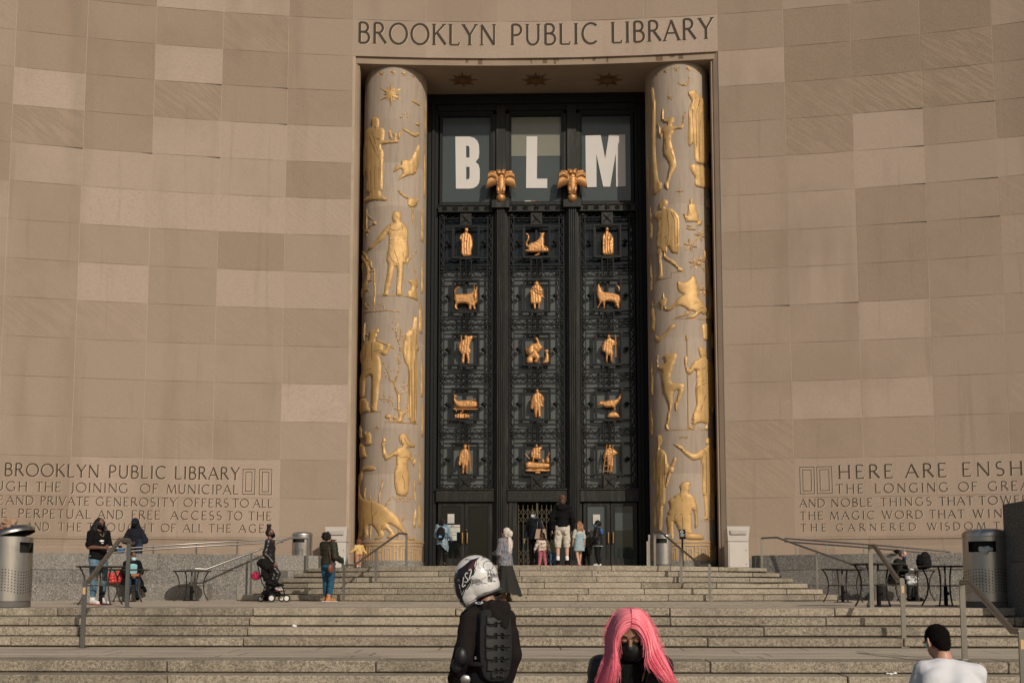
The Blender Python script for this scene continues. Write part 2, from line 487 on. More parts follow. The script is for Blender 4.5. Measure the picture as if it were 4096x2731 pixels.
# ================================================================== LIBRARY BUILDING
lib = thing('library_building', (0, 31, Z_LAND), 'concave limestone library facade with carved inscriptions around a tall recessed portal', 'building')
PW = 5.79                                   # half width of the portal along the arc
LEV = [25.6, 24.4, 23.2, 22.0, 20.8, 19.60, 18.38, 17.22] + [17.22-1.18*k for k in range(1, 13)]   # course lines, last 3.06
JW = 2.02
# stone tones read off the photograph: {row: {column: (tone, vein)}}; row 5 is the lintel course
TL = {4:{1:(.7,0),2:(.7,0),0:(-.3,0),3:(-.5,0),4:(-.4,0)}, 5:{0:(-.1,0),1:(-.15,.6),2:(-.4,0),3:(-.25,0),4:(-.45,0)},
      6:{0:(-.1,.2),1:(-.35,0),2:(.8,0),3:(-.5,0),4:(-.3,0)}, 7:{0:(-.25,0),1:(-.3,0),2:(-.45,.8),3:(-.3,0),4:(.8,0)},
      8:{0:(.6,1),1:(.55,.3),2:(.55,0),3:(-.4,0),4:(-.35,.9),5:(-.2,0)}, 9:{0:(-.45,.2),1:(.4,0),2:(.45,0),3:(.45,0),4:(.5,0)},
      10:{0:(.5,1),1:(.6,0),2:(.6,0),3:(.85,0),4:(-.1,.2)}, 11:{0:(-.2,0),1:(-.5,0),2:(-.2,.3),3:(-.1,0),4:(0,.2)},
      12:{0:(.3,.5),1:(.6,0),2:(-.15,0),3:(.6,0),4:(-.2,.3)}, 13:{0:(-.25,.3),1:(-.2,.3),2:(-.25,.2),3:(-.1,.6),4:(-.2,.6)},
      15:{0:(1.0,.1),1:(-.1,0),2:(-.1,0),3:(-.2,0)}, 17:{1:(.55,0),2:(.6,0),3:(.6,0)}, 18:{1:(.45,0),2:(.4,0),3:(.45,0)}}
TR = {5:{0:(-.2,0),1:(-.35,0),2:(-.3,0),3:(-.5,0)}, 6:{0:(.6,0),1:(-.4,0),2:(-.4,0),3:(-.45,.6),4:(-.4,0)}, 7:{0:(-.1,0),1:(-.3,.5),2:(-.4,.8),3:(-.35,.8)},
      8:{0:(-.1,.1),1:(-.25,.6),2:(.7,0),3:(-.1,0),4:(-.3,0)}, 9:{0:(0,0),1:(.2,.2),2:(.75,0),3:(.35,.2),4:(.4,0)}, 10:{0:(.05,0),1:(.5,0),2:(-.35,0),3:(-.1,.2),4:(-.2,.4)},
      11:{1:(.5,0),2:(-.3,0),3:(-.2,0)}, 12:{0:(.1,0),1:(.5,0),2:(-.3,.1),3:(-.1,0)}, 13:{0:(.05,0),1:(.1,0),2:(.55,0),3:(-.1,.4)},
      14:{0:(.1,0),1:(.0,0),2:(.1,.2)}, 15:{0:(.0,0),1:(.65,0),2:(.65,0),3:(.1,0)}, 17:{1:(.35,0),2:(.35,.1),3:(.35,0),4:(.3,0)}, 18:{1:(.28,0),2:(.3,0),3:(.3,.1),4:(.3,0)}}
mb = MB(); rnd = random.Random(21)
back = MB()
def block(s0, s1, z0, z1, tone, vein, gap=.014):
    o = rnd.uniform(-.0025, .0025); n = max(1, int((s1-s0)/.5)); mb.tone = tone; mb.vein = vein
    a, b = s0+gap/2, s1-gap/2; c, d = z0+.0012, z1-.0012
    for i in range(n):
        p = a+(b-a)*i/n; q = a+(b-a)*(i+1)/n
        mb.quad(fac(p,c,o), fac(q,c,o), fac(q,d,o), fac(p,d,o))
    # rebated edges
    mb.quad(fac(a,d,o), fac(b,d,o), fac(b,d,-.03), fac(a,d,-.03)); mb.quad(fac(b,c,o), fac(a,c,o), fac(a,c,-.03), fac(b,c,-.03))
    mb.quad(fac(a,c,o), fac(a,d,o), fac(a,d,-.03), fac(a,c,-.03)); mb.quad(fac(b,d,o), fac(b,c,o), fac(b,c,-.03), fac(b,d,-.03))
for r in range(len(LEV)-1):
    z1, z0 = LEV[r], LEV[r+1]
    for sg, T in ((-1, TL), (1, TR)):
        for c in range(10):
            a = PW+JW*c; b = a+JW
            t, v = T.get(r, {}).get(c, (None, 0))
            if t is None: t = rnd.choice([-.3,-.2,-.15,-.1,0,.05]) ; v = rnd.choice([0,0,.2,.5])
            t += rnd.uniform(-.10, .10) - (.10 if r < 9 else 0) - (.22 if sg > 0 else 0) - (.12 if sg > 0 and r < 10 and c > 1 else 0); v = max(v, .12)  # upper and right-hand blocks darkened: light falloff painted into the stone tone
            s0, s1 = (a, b) if sg > 0 else (-b, -a)
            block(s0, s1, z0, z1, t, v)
    if z0 > 18.3:
        w = 2*PW/5
        for c in range(5):
            t, v = (rnd.uniform(-.35, .0), .1)
            if r == 5: t, v = [(.1,0),(.5,.2),(.45,.1),(.55,.5),(.6,.2)][c]
            block(-PW+w*c, -PW+w*(c+1), z0, z1, t, v)
# pale mortar behind the joints
s = -26.2
while s < 26:
    e = s+.5
    lo = 2.1
    m0 = (s+e)/2
    if abs(m0) < PW: lo = 18.40
    back.quad(fac(s,lo,-.004), fac(e,lo,-.004), fac(e,25.6,-.004), fac(s,25.6,-.004)); s = e
M_MORTAR = plain('pale_mortar', (.37,.29,.21), .9, var=.25, scale=2)
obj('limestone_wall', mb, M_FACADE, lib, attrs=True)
mort = obj('mortar', back, M_MORTAR, lib)

# soot stains running along some of the joints
st = MB(); rnd = random.Random(4)
for (px, py, L) in ((880,334,70),(1080,366,60),(235,583,90),(285,575,60),(990,597,60),(590,613,50),(1140,494,40),(840,628,50),(3960,460,90),(3690,455,110),(3560,680,80),(3860,660,120),(4040,385,110),(3620,885,130),(3860,890,140),(3700,595,90),(3560,1150,90),(3080,1235,70)):
    s0, z0 = facade_hit(px, py); z0 = min(LEV, key=lambda q: abs(q-z0))
    l = L/135; 
    s1 = JW*round((s0-math.copysign(PW, s0))/JW)+math.copysign(PW, s0) if True else s0
    n = 8
    for i in range(n):
        a = s1-l+l*i/n; b = s1-l+l*(i+1)/n; h0 = .030*(i/n)*rnd.uniform(.6,1.2); h1 = .030*((i+1)/n)
        st.quad(fac(a,z0-h0,.004), fac(b,z0-h1,.004), fac(b,z0+.006,.004), fac(a,z0+.006,.004))
obj('soot_stain', st, plain('soot', (.06,.05,.038), .95, var=.4, scale=20), lib)

# base: moulded plinth on the wings, granite course at the very foot
for sg in (-1, 1):
    pl = MB()
    s = 7.9
    while s < 26:
        e = s+JW; pl.tone = random.uniform(-.4, .1); pl.vein = .0
        prof = [(3.06,.0),(3.03,.06),(2.98,.06),(2.96,.03),(2.90,.03),(2.87,.11),(2.80,.11),(2.77,.20),(2.70,.22),(2.30,.25),(1.0,.25)]
        tp = lambda q: (lambda t: t*t*(3-2*t))(max(0, min(1, (abs(q)-7.9)/.9)))+.004
        for i in range(4):
            a = s+.003+(JW-.006)*i/4; b = s+.003+(JW-.006)*(i+1)/4
            if sg < 0: a, b = -b, -a
            for (za, oa), (zb, ob) in zip(prof, prof[1:]):
                pl.quad(fac(a,zb,ob*tp(a)), fac(b,zb,ob*tp(b)), fac(b,za,oa*tp(b)), fac(a,za,oa*tp(a)))
        s = e
    a, b = (PW-.02, 7.9) if sg > 0 else (-7.9, -PW+.02)
    pl.tone = -.2
    pl.quad(fac(a,2.4,.001), fac(b,2.4,.001), fac(b,3.06,.001), fac(a,3.06,.001))
    obj('plinth_moulding', pl, M_FACADE, lib, attrs=True)
for sg in (-1, 1):
    gb = MB()
    a, b = (PW-.03, 7.95) if sg > 0 else (-7.95, -PW+.03)
    for i in range(4):
        p = a+(b-a)*i/4; q = a+(b-a)*(i+1)/4
        gb.quad(fac(p,1.9,.05), fac(q,1.9,.05), fac(q,2.40,.05), fac(p,2.40,.05)); gb.quad(fac(p,2.40,.05), fac(q,2.40,.05), fac(q,2.40,.0), fac(p,2.40,.0))
    obj('granite_base', gb, M_GRANITE, lib, attrs=True)

# portal: jambs, lintel fascia, soffit, walls behind the columns
M_REVEAL = plain('portal_limestone', (.27,.20,.14), .8, var=.22, scale=1.2, bmp=.1)
jb = MB()
SB = 18.17                                  # soffit level
for sg in (-1, 1):
    e = fac(sg*PW, 0); x, y = e.x, e.y
    lo = Z_LAND-.1
    def vq(p, q, z0=lo, z1=18.42):
        jb.quad((p[0],p[1],z0), (q[0],q[1],z0), (q[0],q[1],z1), (p[0],p[1],z1)) if sg < 0 else jb.quad((q[0],q[1],z0), (p[0],p[1],z0), (p[0],p[1],z1), (q[0],q[1],z1))
    P = [(x, y), (x-sg*.015, y+.02), (x-sg*.14, y+.10), (x-sg*.14, y+.14), (x-sg*.20, y+.14), (x-sg*.20, y+.36), (x-sg*.04, y+.40), (x-sg*.04, 32.75)]
    for p, q in zip(P, P[1:]): vq(p, q)
    vq((x-sg*.04, 32.70), (sg*3.5, 32.70))
obj('portal_jamb', jb, M_REVEAL, lib)
lf = MB(); n = 24; lf.tone = .1
fs = MB(); rnd = random.Random(2)
for i in range(n):
    a = -PW+2*PW*i/n; b = -PW+2*PW*(i+1)/n
    lf.quad(fac(a,18.38,0), fac(b,18.38,0), fac(b,18.38,-.06), fac(a,18.38,-.06))
    lf.quad(fac(a,SB,-.06), fac(b,SB,-.06), fac(b,18.38,-.06), fac(a,18.38,-.06))
    lf.quad(fac(a,SB,-.06), fac(b,SB,-.06), Vector((fac(b,0,-.06).x, 32.75, SB)), Vector((fac(a,0,-.06).x, 32.75, SB)))
obj('lintel_soffit', lf, M_REVEAL, lib)
for k in range(14):
    a = rnd.uniform(-2.4, 4.6); w = rnd.uniform(.02, .16); h = rnd.uniform(.06, .19)
    fs.quad(fac(a,SB+.19-h,-.056), fac(a+w,SB+.19-h,-.056), fac(a+w,SB+.195,-.056), fac(a,SB+.195,-.056))
obj('water_stain', fs, plain('rust_stain', (.13,.085,.05), .9, var=.5, scale=9), lib)
# gilded star rosettes under the soffit
def star_rosette(cx, cy):
    m = MB(); c = Vector((cx, cy, SB))
    for k in range(16):
        a = 2*math.pi*k/16; r = .52 if k % 2 == 0 else .34
        u = Vector((math.cos(a), math.sin(a), 0)); w = Vector((-math.sin(a), math.cos(a), 0))
        i0 = len(m.v); m.v += [c+u*r+Vector((0,0,-.004)), c+u*.14+w*.06+Vector((0,0,-.02)), c+u*.14-w*.06+Vector((0,0,-.02)), c+u*.16+Vector((0,0,-.09))]
        m.face(i0, i0+1, i0+3); m.face(i0, i0+3, i0+2)
    m.ball(c+Vector((0,0,-.03)), (.2,.2,.11), 12)
    return m
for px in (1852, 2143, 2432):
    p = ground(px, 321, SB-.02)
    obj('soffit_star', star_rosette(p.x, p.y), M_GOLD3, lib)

# ------------------------------------------------------------------ carved lettering
def arc(cx, cy, rx, ry, a0, a1, n=14):
    return [(cx+rx*math.cos(R_(a0+(a1-a0)*i/n)), cy+ry*math.sin(R_(a0+(a1-a0)*i/n))) for i in range(n+1)]
# glyph: (advance width, [ (points, weight) ... ], [serif positions (x, y)])   weight 1 thick, .55 thin
def G():
    T, t = 1.0, .72
    g = {}
    g['A'] = (.80, [([(.02,0),(.40,1)],t), ([(.38,1),(.78,0)],T), ([(.16,.36),(.64,.36)],t)], [(.03,0),(.78,0)])
    g['B'] = (.60, [([(.08,0),(.08,1)],T), ([(.08,1)]+arc(.28,.77,.22,.23,90,-90)+[(.08,.54)],T*.9), ([(.08,.54)]+arc(.30,.27,.26,.27,90,-90)+[(.08,0)],T*.9)], [])
    g['C'] = (.82, [(arc(.46,.5,.42,.5,48,312,22),T*.9)], [])
    g['D'] = (.82, [([(.08,0),(.08,1)],T), ([(.08,1)]+arc(.32,.5,.44,.5,90,-90,18)+[(.08,0)],T*.9)], [])
    g['E'] = (.56, [([(.08,0),(.08,1)],T), ([(.08,1),(.48,1),(.49,.9)],t), ([(.08,.52),(.42,.52)],t), ([(.08,0),(.50,0),(.52,.11)],t)], [])
    g['F'] = (.54, [([(.08,0),(.08,1)],T), ([(.08,1),(.48,1),(.49,.9)],t), ([(.08,.52),(.42,.52)],t)], [(.08,0)])
    g['G'] = (.86, [(arc(.46,.5,.42,.5,48,300,22),T*.9), ([(.74,.08),(.74,.42)],T)], [(.72,.42)])
    g['H'] = (.80, [([(.09,0),(.09,1)],T), ([(.70,0),(.70,1)],T), ([(.09,.52),(.70,.52)],t)], [(.09,0),(.09,1),(.70,0),(.70,1)])
    g['I'] = (.26, [([(.13,0),(.13,1)],T)], [(.13,0),(.13,1)])
    g['J'] = (.30, [([(.18,1),(.18,.0),(.10,-.14),(.0,-.18)],T)], [(.18,1)])
    g['K'] = (.70, [([(.09,0),(.09,1)],T), ([(.62,1),(.11,.46)],t), ([(.25,.6),(.70,0)],T)], [(.09,0),(.09,1),(.62,1)])
    g['L'] = (.56, [([(.09,0),(.09,1)],T), ([(.09,0),(.52,0),(.54,.12)],t)], [(.09,1)])
    g['M'] = (.98, [([(.06,0),(.18,1)],t), ([(.18,1),(.50,.06)],T), ([(.50,.06),(.82,1)],t), ([(.82,1),(.93,0)],T)], [(.06,0),(.93,0)])
    g['N'] = (.84, [([(.10,0),(.10,1)],t), ([(.08,1),(.74,0)],T), ([(.74,0),(.74,1)],t)], [(.10,0),(.74,1)])
    g['O'] = (.96, [(arc(.48,.5,.44,.5,0,360,28),T*.9)], [])
    g['P'] = (.58, [([(.09,0),(.09,1)],T), ([(.09,1)]+arc(.28,.74,.25,.26,90,-80)+[(.16,.47)],T*.9)], [(.09,0)])
    g['R'] = (.68, [([(.09,0),(.09,1)],T), ([(.09,1)]+arc(.28,.76,.23,.24,90,-90)+[(.09,.52)],T*.9), ([(.30,.52),(.68,0)],T)], [(.09,0)])
    g['S'] = (.54, [(arc(.27,.75,.20,.25,55,250,12)+arc(.27,.25,.23,.25,80,-140,12),T*.9)], [])
    g['T'] = (.68, [([(.34,0),(.34,1)],T), ([(.02,.9),(.04,1),(.64,1),(.66,.9)],t)], [(.34,0)])
    g['U'] = (.78, [([(.10,1),(.10,.34)]+arc(.38,.32,.28,.32,180,360,12)+[(.66,1)],T*.9)], [(.10,1),(.66,1)])
    g['V'] = (.78, [([(.04,1),(.39,0)],T), ([(.39,0),(.74,1)],t)], [(.04,1),(.74,1)])
    g['W'] = (1.12, [([(.04,1),(.32,0)],T), ([(.32,0),(.56,.98)],t), ([(.54,.98),(.82,0)],T), ([(.82,0),(1.08,1)],t)], [(.04,1),(1.08,1),(.55,1)])
    g['Y'] = (.74, [([(.04,1),(.37,.48)],T), ([(.70,1),(.37,.48)],t), ([(.37,.5),(.37,0)],T)], [(.04,1),(.70,1),(.37,0)])
    g["'"] = (.22, [([(.13,1),(.09,.78)],T)], [])
    g['X'] = (.74, [([(.04,1),(.70,0)],T), ([(.66,1),(.06,0)],t)], [(.04,1),(.70,0)])
    return g
GL = G()
def stroke_flat(pts, w):                      # list of quads (2-D) along a polyline
    out = []; L = []; Rr = []
    n = len(pts)
    for i, (x, y) in enumerate(pts):
        if i == 0: dx, dy = pts[1][0]-x, pts[1][1]-y
        elif i == n-1: dx, dy = x-pts[i-1][0], y-pts[i-1][1]
        else: dx, dy = pts[i+1][0]-pts[i-1][0], pts[i+1][1]-pts[i-1][1]
        l = math.hypot(dx, dy) or 1; nx, ny = -dy/l, dx/l
        # calligraphic thinning of near-horizontal runs of a curve
        L.append((x+nx*w/2, y+ny*w/2)); Rr.append((x-nx*w/2, y-ny*w/2))
    for i in range(n-1): out.append((Rr[i], Rr[i+1], L[i+1], L[i]))
    return out
def word_quads(txt, x0, x1, z0, h, wt=.125, gapk=.16):
    adv = [GL[c][0]+gapk for c in txt]; tot = sum(adv)-gapk
    sx = (x1-x0)/tot; q = []; x = 0
    # the letters keep their shape; spare room goes between them
    for c, a in zip(txt, adv):
        wd, strokes, serif = GL[c]; ox = x0+x*sx; k = min(sx, h*1.12); extra = (sx-k)*wd/2
        for pts, w in strokes:
            pp = [(ox+extra+px*k, z0+pz*h) for px, pz in pts]
            q += stroke_flat(pp, wt*h*w)
        for (px, pz) in serif:
            cx = ox+extra+px*k; cz = z0+pz*h; l = .095*h
            q += stroke_flat([(cx-l, cz), (cx+l, cz)], .05*h)
        x += a
    return q
M_CUT = plain('painted_carving_shade', (.05,.037,.025), .95, var=.25, scale=12)  # flat dark strokes: the shade inside the cut letters is painted on
M_CUT2 = plain('painted_carving_light', (.52,.41,.31), .9, var=.15, scale=12)  # pale offset strokes: the sunlit side of each cut, painted on
def carve(mbk, words, zoom, ycap):
    """words: (text, x left, x right); ycap(x) gives (cap top, baseline) at that x, all in picture units"""
    for txt, xa, xb in words:
        ya0, ya1 = ycap(xa); yb0, yb1 = ycap(xb)
        s0, z0 = facade_hit(*zoom(xa, ya1)); s1, z1 = facade_hit(*zoom(xb, yb1)); _, zt = facade_hit(*zoom((xa+xb)/2, (ya0+yb0)/2))
        zb = (z0+z1)/2; yield txt, s0, s1, zb, zt-zb
def run_lines(lines, zoom, boxes=()):
    for words, ycap in lines:
        mb = None
        items = list(carve(mb, words, zoom, ycap))
        zb = sum(i[3] for i in items)/len(items); h = sum(i[4] for i in items)/len(items)
        for txt, s0, s1, _, _ in items:
            mb = MB(); hl = MB()
            for q in word_quads(txt, s0, s1, zb, h):
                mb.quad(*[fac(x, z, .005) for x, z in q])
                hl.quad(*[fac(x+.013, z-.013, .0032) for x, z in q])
            o = obj('carved_word', mb, M_CUT, lib); obj('painted_lit_edge', hl, M_CUT2, o)
    for (xa, xb, yt, yb) in boxes:
        s0, z0 = facade_hit(*zoom(xa, yb)); s1, z1 = facade_hit(*zoom(xb, yt)); mb = MB(); hl = MB()
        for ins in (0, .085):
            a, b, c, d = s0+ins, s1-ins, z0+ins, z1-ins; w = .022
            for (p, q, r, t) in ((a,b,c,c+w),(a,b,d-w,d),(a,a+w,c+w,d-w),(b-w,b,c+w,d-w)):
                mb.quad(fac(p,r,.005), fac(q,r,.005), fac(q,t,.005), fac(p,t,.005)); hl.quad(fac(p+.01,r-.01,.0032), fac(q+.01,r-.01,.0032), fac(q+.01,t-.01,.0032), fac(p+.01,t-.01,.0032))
        o = obj('carved_panel', mb, M_CUT, lib); obj('painted_lit_edge', hl, M_CUT2, o)
z2 = lambda x, y: (1350+x/1.47, y/1.47)
z6 = lambda x, y: (x/2.045, 1800+y/2.045)
z8 = lambda x, y: (3000+x/2.146, 1800+y/2.146)
def lin(x0, t0, b0, x1, t1, b1):
    return lambda x: (t0+(t1-t0)*(x-x0)/(x1-x0), b0+(b1-b0)*(x-x0)/(x1-x0))
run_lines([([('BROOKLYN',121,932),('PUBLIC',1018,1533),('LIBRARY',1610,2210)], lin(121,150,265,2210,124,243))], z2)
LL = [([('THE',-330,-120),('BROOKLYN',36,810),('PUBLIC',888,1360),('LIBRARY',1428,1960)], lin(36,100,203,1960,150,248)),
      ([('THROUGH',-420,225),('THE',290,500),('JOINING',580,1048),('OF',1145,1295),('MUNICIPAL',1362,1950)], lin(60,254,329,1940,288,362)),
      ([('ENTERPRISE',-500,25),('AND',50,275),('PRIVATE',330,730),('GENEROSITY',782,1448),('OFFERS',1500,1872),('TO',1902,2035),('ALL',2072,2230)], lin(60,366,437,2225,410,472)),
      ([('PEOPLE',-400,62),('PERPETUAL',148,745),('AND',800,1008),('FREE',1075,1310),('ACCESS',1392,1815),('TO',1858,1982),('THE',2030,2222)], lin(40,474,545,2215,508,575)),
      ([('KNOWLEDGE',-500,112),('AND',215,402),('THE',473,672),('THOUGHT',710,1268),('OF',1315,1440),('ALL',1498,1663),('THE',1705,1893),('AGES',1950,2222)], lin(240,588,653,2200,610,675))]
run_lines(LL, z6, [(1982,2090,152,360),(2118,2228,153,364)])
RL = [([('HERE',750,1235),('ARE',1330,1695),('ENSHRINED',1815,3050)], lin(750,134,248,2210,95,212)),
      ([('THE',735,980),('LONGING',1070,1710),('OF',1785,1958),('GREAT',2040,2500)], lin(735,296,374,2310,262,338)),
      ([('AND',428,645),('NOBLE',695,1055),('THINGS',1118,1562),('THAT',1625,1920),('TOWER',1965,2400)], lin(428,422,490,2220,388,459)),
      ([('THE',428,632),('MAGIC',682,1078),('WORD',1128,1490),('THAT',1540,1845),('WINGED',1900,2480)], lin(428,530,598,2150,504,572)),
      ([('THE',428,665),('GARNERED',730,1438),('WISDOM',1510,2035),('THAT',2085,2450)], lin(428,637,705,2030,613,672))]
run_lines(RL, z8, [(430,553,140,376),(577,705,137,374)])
# ================================================================== GILDED COLUMNS
CX, CY, CR = 4.57, 31.5, 1.02
def m_colstone():
    m, nt, b = newmat('column_limestone')
    tone = N(nt, 'ShaderNodeAttribute', attribute_name='tone').outputs['Fac']
    c = mixc(nt, math_(nt, 'MULTIPLY_ADD', tone, .5, .5, clamp=True), (.27,.212,.160), (.42,.340,.265))
    n1 = noise_(nt, coord(nt, (3,3,.4)), 3, 5, .65)
    c = mixc(nt, math_(nt, 'MULTIPLY', ramp(nt, n1, .42, .7), .45), c, (.20,.16,.125))
    base(nt, b, c); b.inputs['Roughness'].default_value = .75
    bump(nt, b, noise_(nt, coord(nt), 30, 3), .12, .01)
    return m
M_COLSTONE = m_colstone()
M_GROOVE = plain('gilding_groove', (.17,.085,.022), .7, .2)
def tess(pts, step):
    """flat (s, z) outline -> cut into small cells, returned as (verts, faces)"""
    from mathutils.geometry import tessellate_polygon
    bm = bmesh.new()
    vs_ = [bm.verts.new((a, b, 0)) for a, b in pts]
    for t in tessellate_polygon([[Vector((a, b, 0)) for a, b in pts]]):
        if len(set(t)) == 3:
            try: bm.faces.new([vs_[k] for k in t])
            except ValueError: pass
    if not bm.faces: bm.free(); return [], []
    for ax in (0, 1):
        lo = min(p[ax] for p in pts); hi = max(p[ax] for p in pts); c = math.ceil(lo/step)*step
        while c < hi:
            co = [0,0,0]; no = [0,0,0]; co[ax] = c; no[ax] = 1
            bmesh.ops.bisect_plane(bm, geom=bm.verts[:]+bm.edges[:]+bm.faces[:], dist=1e-5, plane_co=co, plane_no=no)
            c += step
    bmesh.ops.recalc_face_normals(bm, faces=bm.faces[:])
    bm.verts.index_update()
    V = [(v.co.x, v.co.y) for v in bm.verts]
    Fc = []
    for f in bm.faces:
        ids = [v.index for v in f.verts]
        ar = sum(V[a][0]*V[b][1]-V[b][0]*V[a][1] for a, b in zip(ids, ids[1:]+ids[:1]))
        Fc.append(ids if ar > 0 else ids[::-1])
    bm.free(); return V, Fc
def edge_dist(p, pts):
    best = 9; x, y = p
    for (ax, ay), (bx, by) in zip(pts, pts[1:]+pts[:1]):
        dx, dy = bx-ax, by-ay; L = dx*dx+dy*dy
        t = 0 if L == 0 else max(0, min(1, ((x-ax)*dx+(y-ay)*dy)/L))
        d = (ax+t*dx-x)**2+(ay+t*dy-y)**2
        if d < best: best = d
    return math.sqrt(best)
def smooth_poly(pts, it=1):
    for _ in range(it):
        o = []
        n = len(pts)
        for i in range(n):
            a, b = pts[i], pts[(i+1) % n]
            o.append((a[0]*.8+b[0]*.2, a[1]*.8+b[1]*.2)); o.append((a[0]*.2+b[0]*.8, a[1]*.2+b[1]*.8))
        pts = o
    return pts
def pline(pts, w0, w1=None):                  # thick stroke outline from a polyline
    w1 = w0 if w1 is None else w1; L = []; Rr = []; n = len(pts)
    for i, (x, y) in enumerate(pts):
        a = pts[max(0,i-1)]; b = pts[min(n-1,i+1)]; dx, dy = b[0]-a[0], b[1]-a[1]; l = math.hypot(dx,dy) or 1
        w = (w0+(w1-w0)*i/(n-1))/2
        L.append((x-dy/l*w, y+dx/l*w)); Rr.append((x+dy/l*w, y-dx/l*w))
    return L+Rr[::-1]
def ellp(cx, cy, rx, ry=None, rot=0, n=12):
    ry = ry or rx; c, s = math.cos(R_(rot)), math.sin(R_(rot))
    return [(cx+rx*math.cos(a)*c-ry*math.sin(a)*s, cy+rx*math.cos(a)*s+ry*math.sin(a)*c) for a in [2*math.pi*i/n for i in range(n)]]
def starp(cx, cy, R, r, n=5, rot=-90):
    return [(cx+(R if i % 2 == 0 else r)*math.cos(R_(rot+180*i/n)), cy+(R if i % 2 == 0 else r)*math.sin(R_(rot+180*i/n))) for i in range(2*n)]
def col_hit(px, py, cx):
    d = ray(px, py); ox, oy = EYE.x-cx, EYE.y-CY
    a = d.x**2+d.y**2; b = 2*(ox*d.x+oy*d.y); c = ox*ox+oy*oy-CR**2
    q = b*b-4*a*c
    t = (-b-math.sqrt(max(0, q)))/(2*a); p = EYE+d*t
    return CR*math.atan2(p.x-cx, -(p.y-CY)), p.z
def on_col(cx, s, z, out=0):
    a = s/CR; r = CR+out
    return Vector((cx+r*math.sin(a), CY-r*math.cos(a), z))
def relief(name, parent, cx, pts, zoom, h=.035, soft=.09, fold=0.0, smooth=1, label=None):
    P2 = [col_hit(*zoom(x, y), cx) for x, y in pts]
    P2 = smooth_poly(P2, smooth) if smooth else P2
    h = .030+.25*h; soft = .032; fold *= .9
    V, Fc = tess(P2, .06)
    if not Fc: return None
    m = MB()
    for s, z in V:
        d = edge_dist((s, z), P2); k = min(1, d/soft); k = k*(2-k); k2 = min(1, d/.16)
        e = h*(.62*k+.38*k2*(2-k2)) + .005
        if fold: e += fold*k*math.sin(s*38+1.8*math.sin(z*1.7))
        m.v.append(on_col(cx, s, z, e))
    for f in Fc: m.face(*f)
    # rim down to the stone
    n = len(P2); b0 = len(m.v)
    for s, z in P2: m.v.append(on_col(cx, s, z, .010)); m.v.append(on_col(cx, s, z, -.01))
    for i in range(n):
        j = (i+1) % n; m.face(b0+2*i, b0+2*j, b0+2*j+1, b0+2*i+1)
    o = obj(name, m, M_GOLD, parent, smooth=40)
    if label: o['label'] = label
    return o
from mathutils.bvhtree import BVHTree
def bvh_of(o):
    M = world_of(o); me = o.data
    return BVHTree.FromPolygons([M @ v.co for v in me.vertices], [tuple(p.vertices) for p in me.polygons])
def decal(name, bvh, polys, zoom, mat, parent, off=.002, step=None, thick=0.0):
    """a thin mark lying on a surface: outlines seen in the photo, carried on to the surface"""
    m = MB()
    for pts in polys:
        V, Fc = tess([zoom(x, y) for x, y in pts], step or 8)
        ids = []; ok = True
        for x, y in V:
            h = bvh.ray_cast(EYE, ray(x, y))
            if h[0] is None: ok = False; ids.append(None); continue
            n = h[1] if h[1].dot(EYE-h[0]) > 0 else -h[1]
            ids.append(len(m.v)); m.v.append(h[0]+n*(off+thick*.5))
        for f in Fc:
            if all(ids[k] is not None for k in f): m.face(*[ids[k] for k in f])
    me = m.mesh(name, smooth=True, weld=False)
    return link_mesh(name, me, mat, parent)
def stroke_polys(pts, w):
    return [[a, b, c, d] for a, b, c, d in stroke_flat(pts, w)]
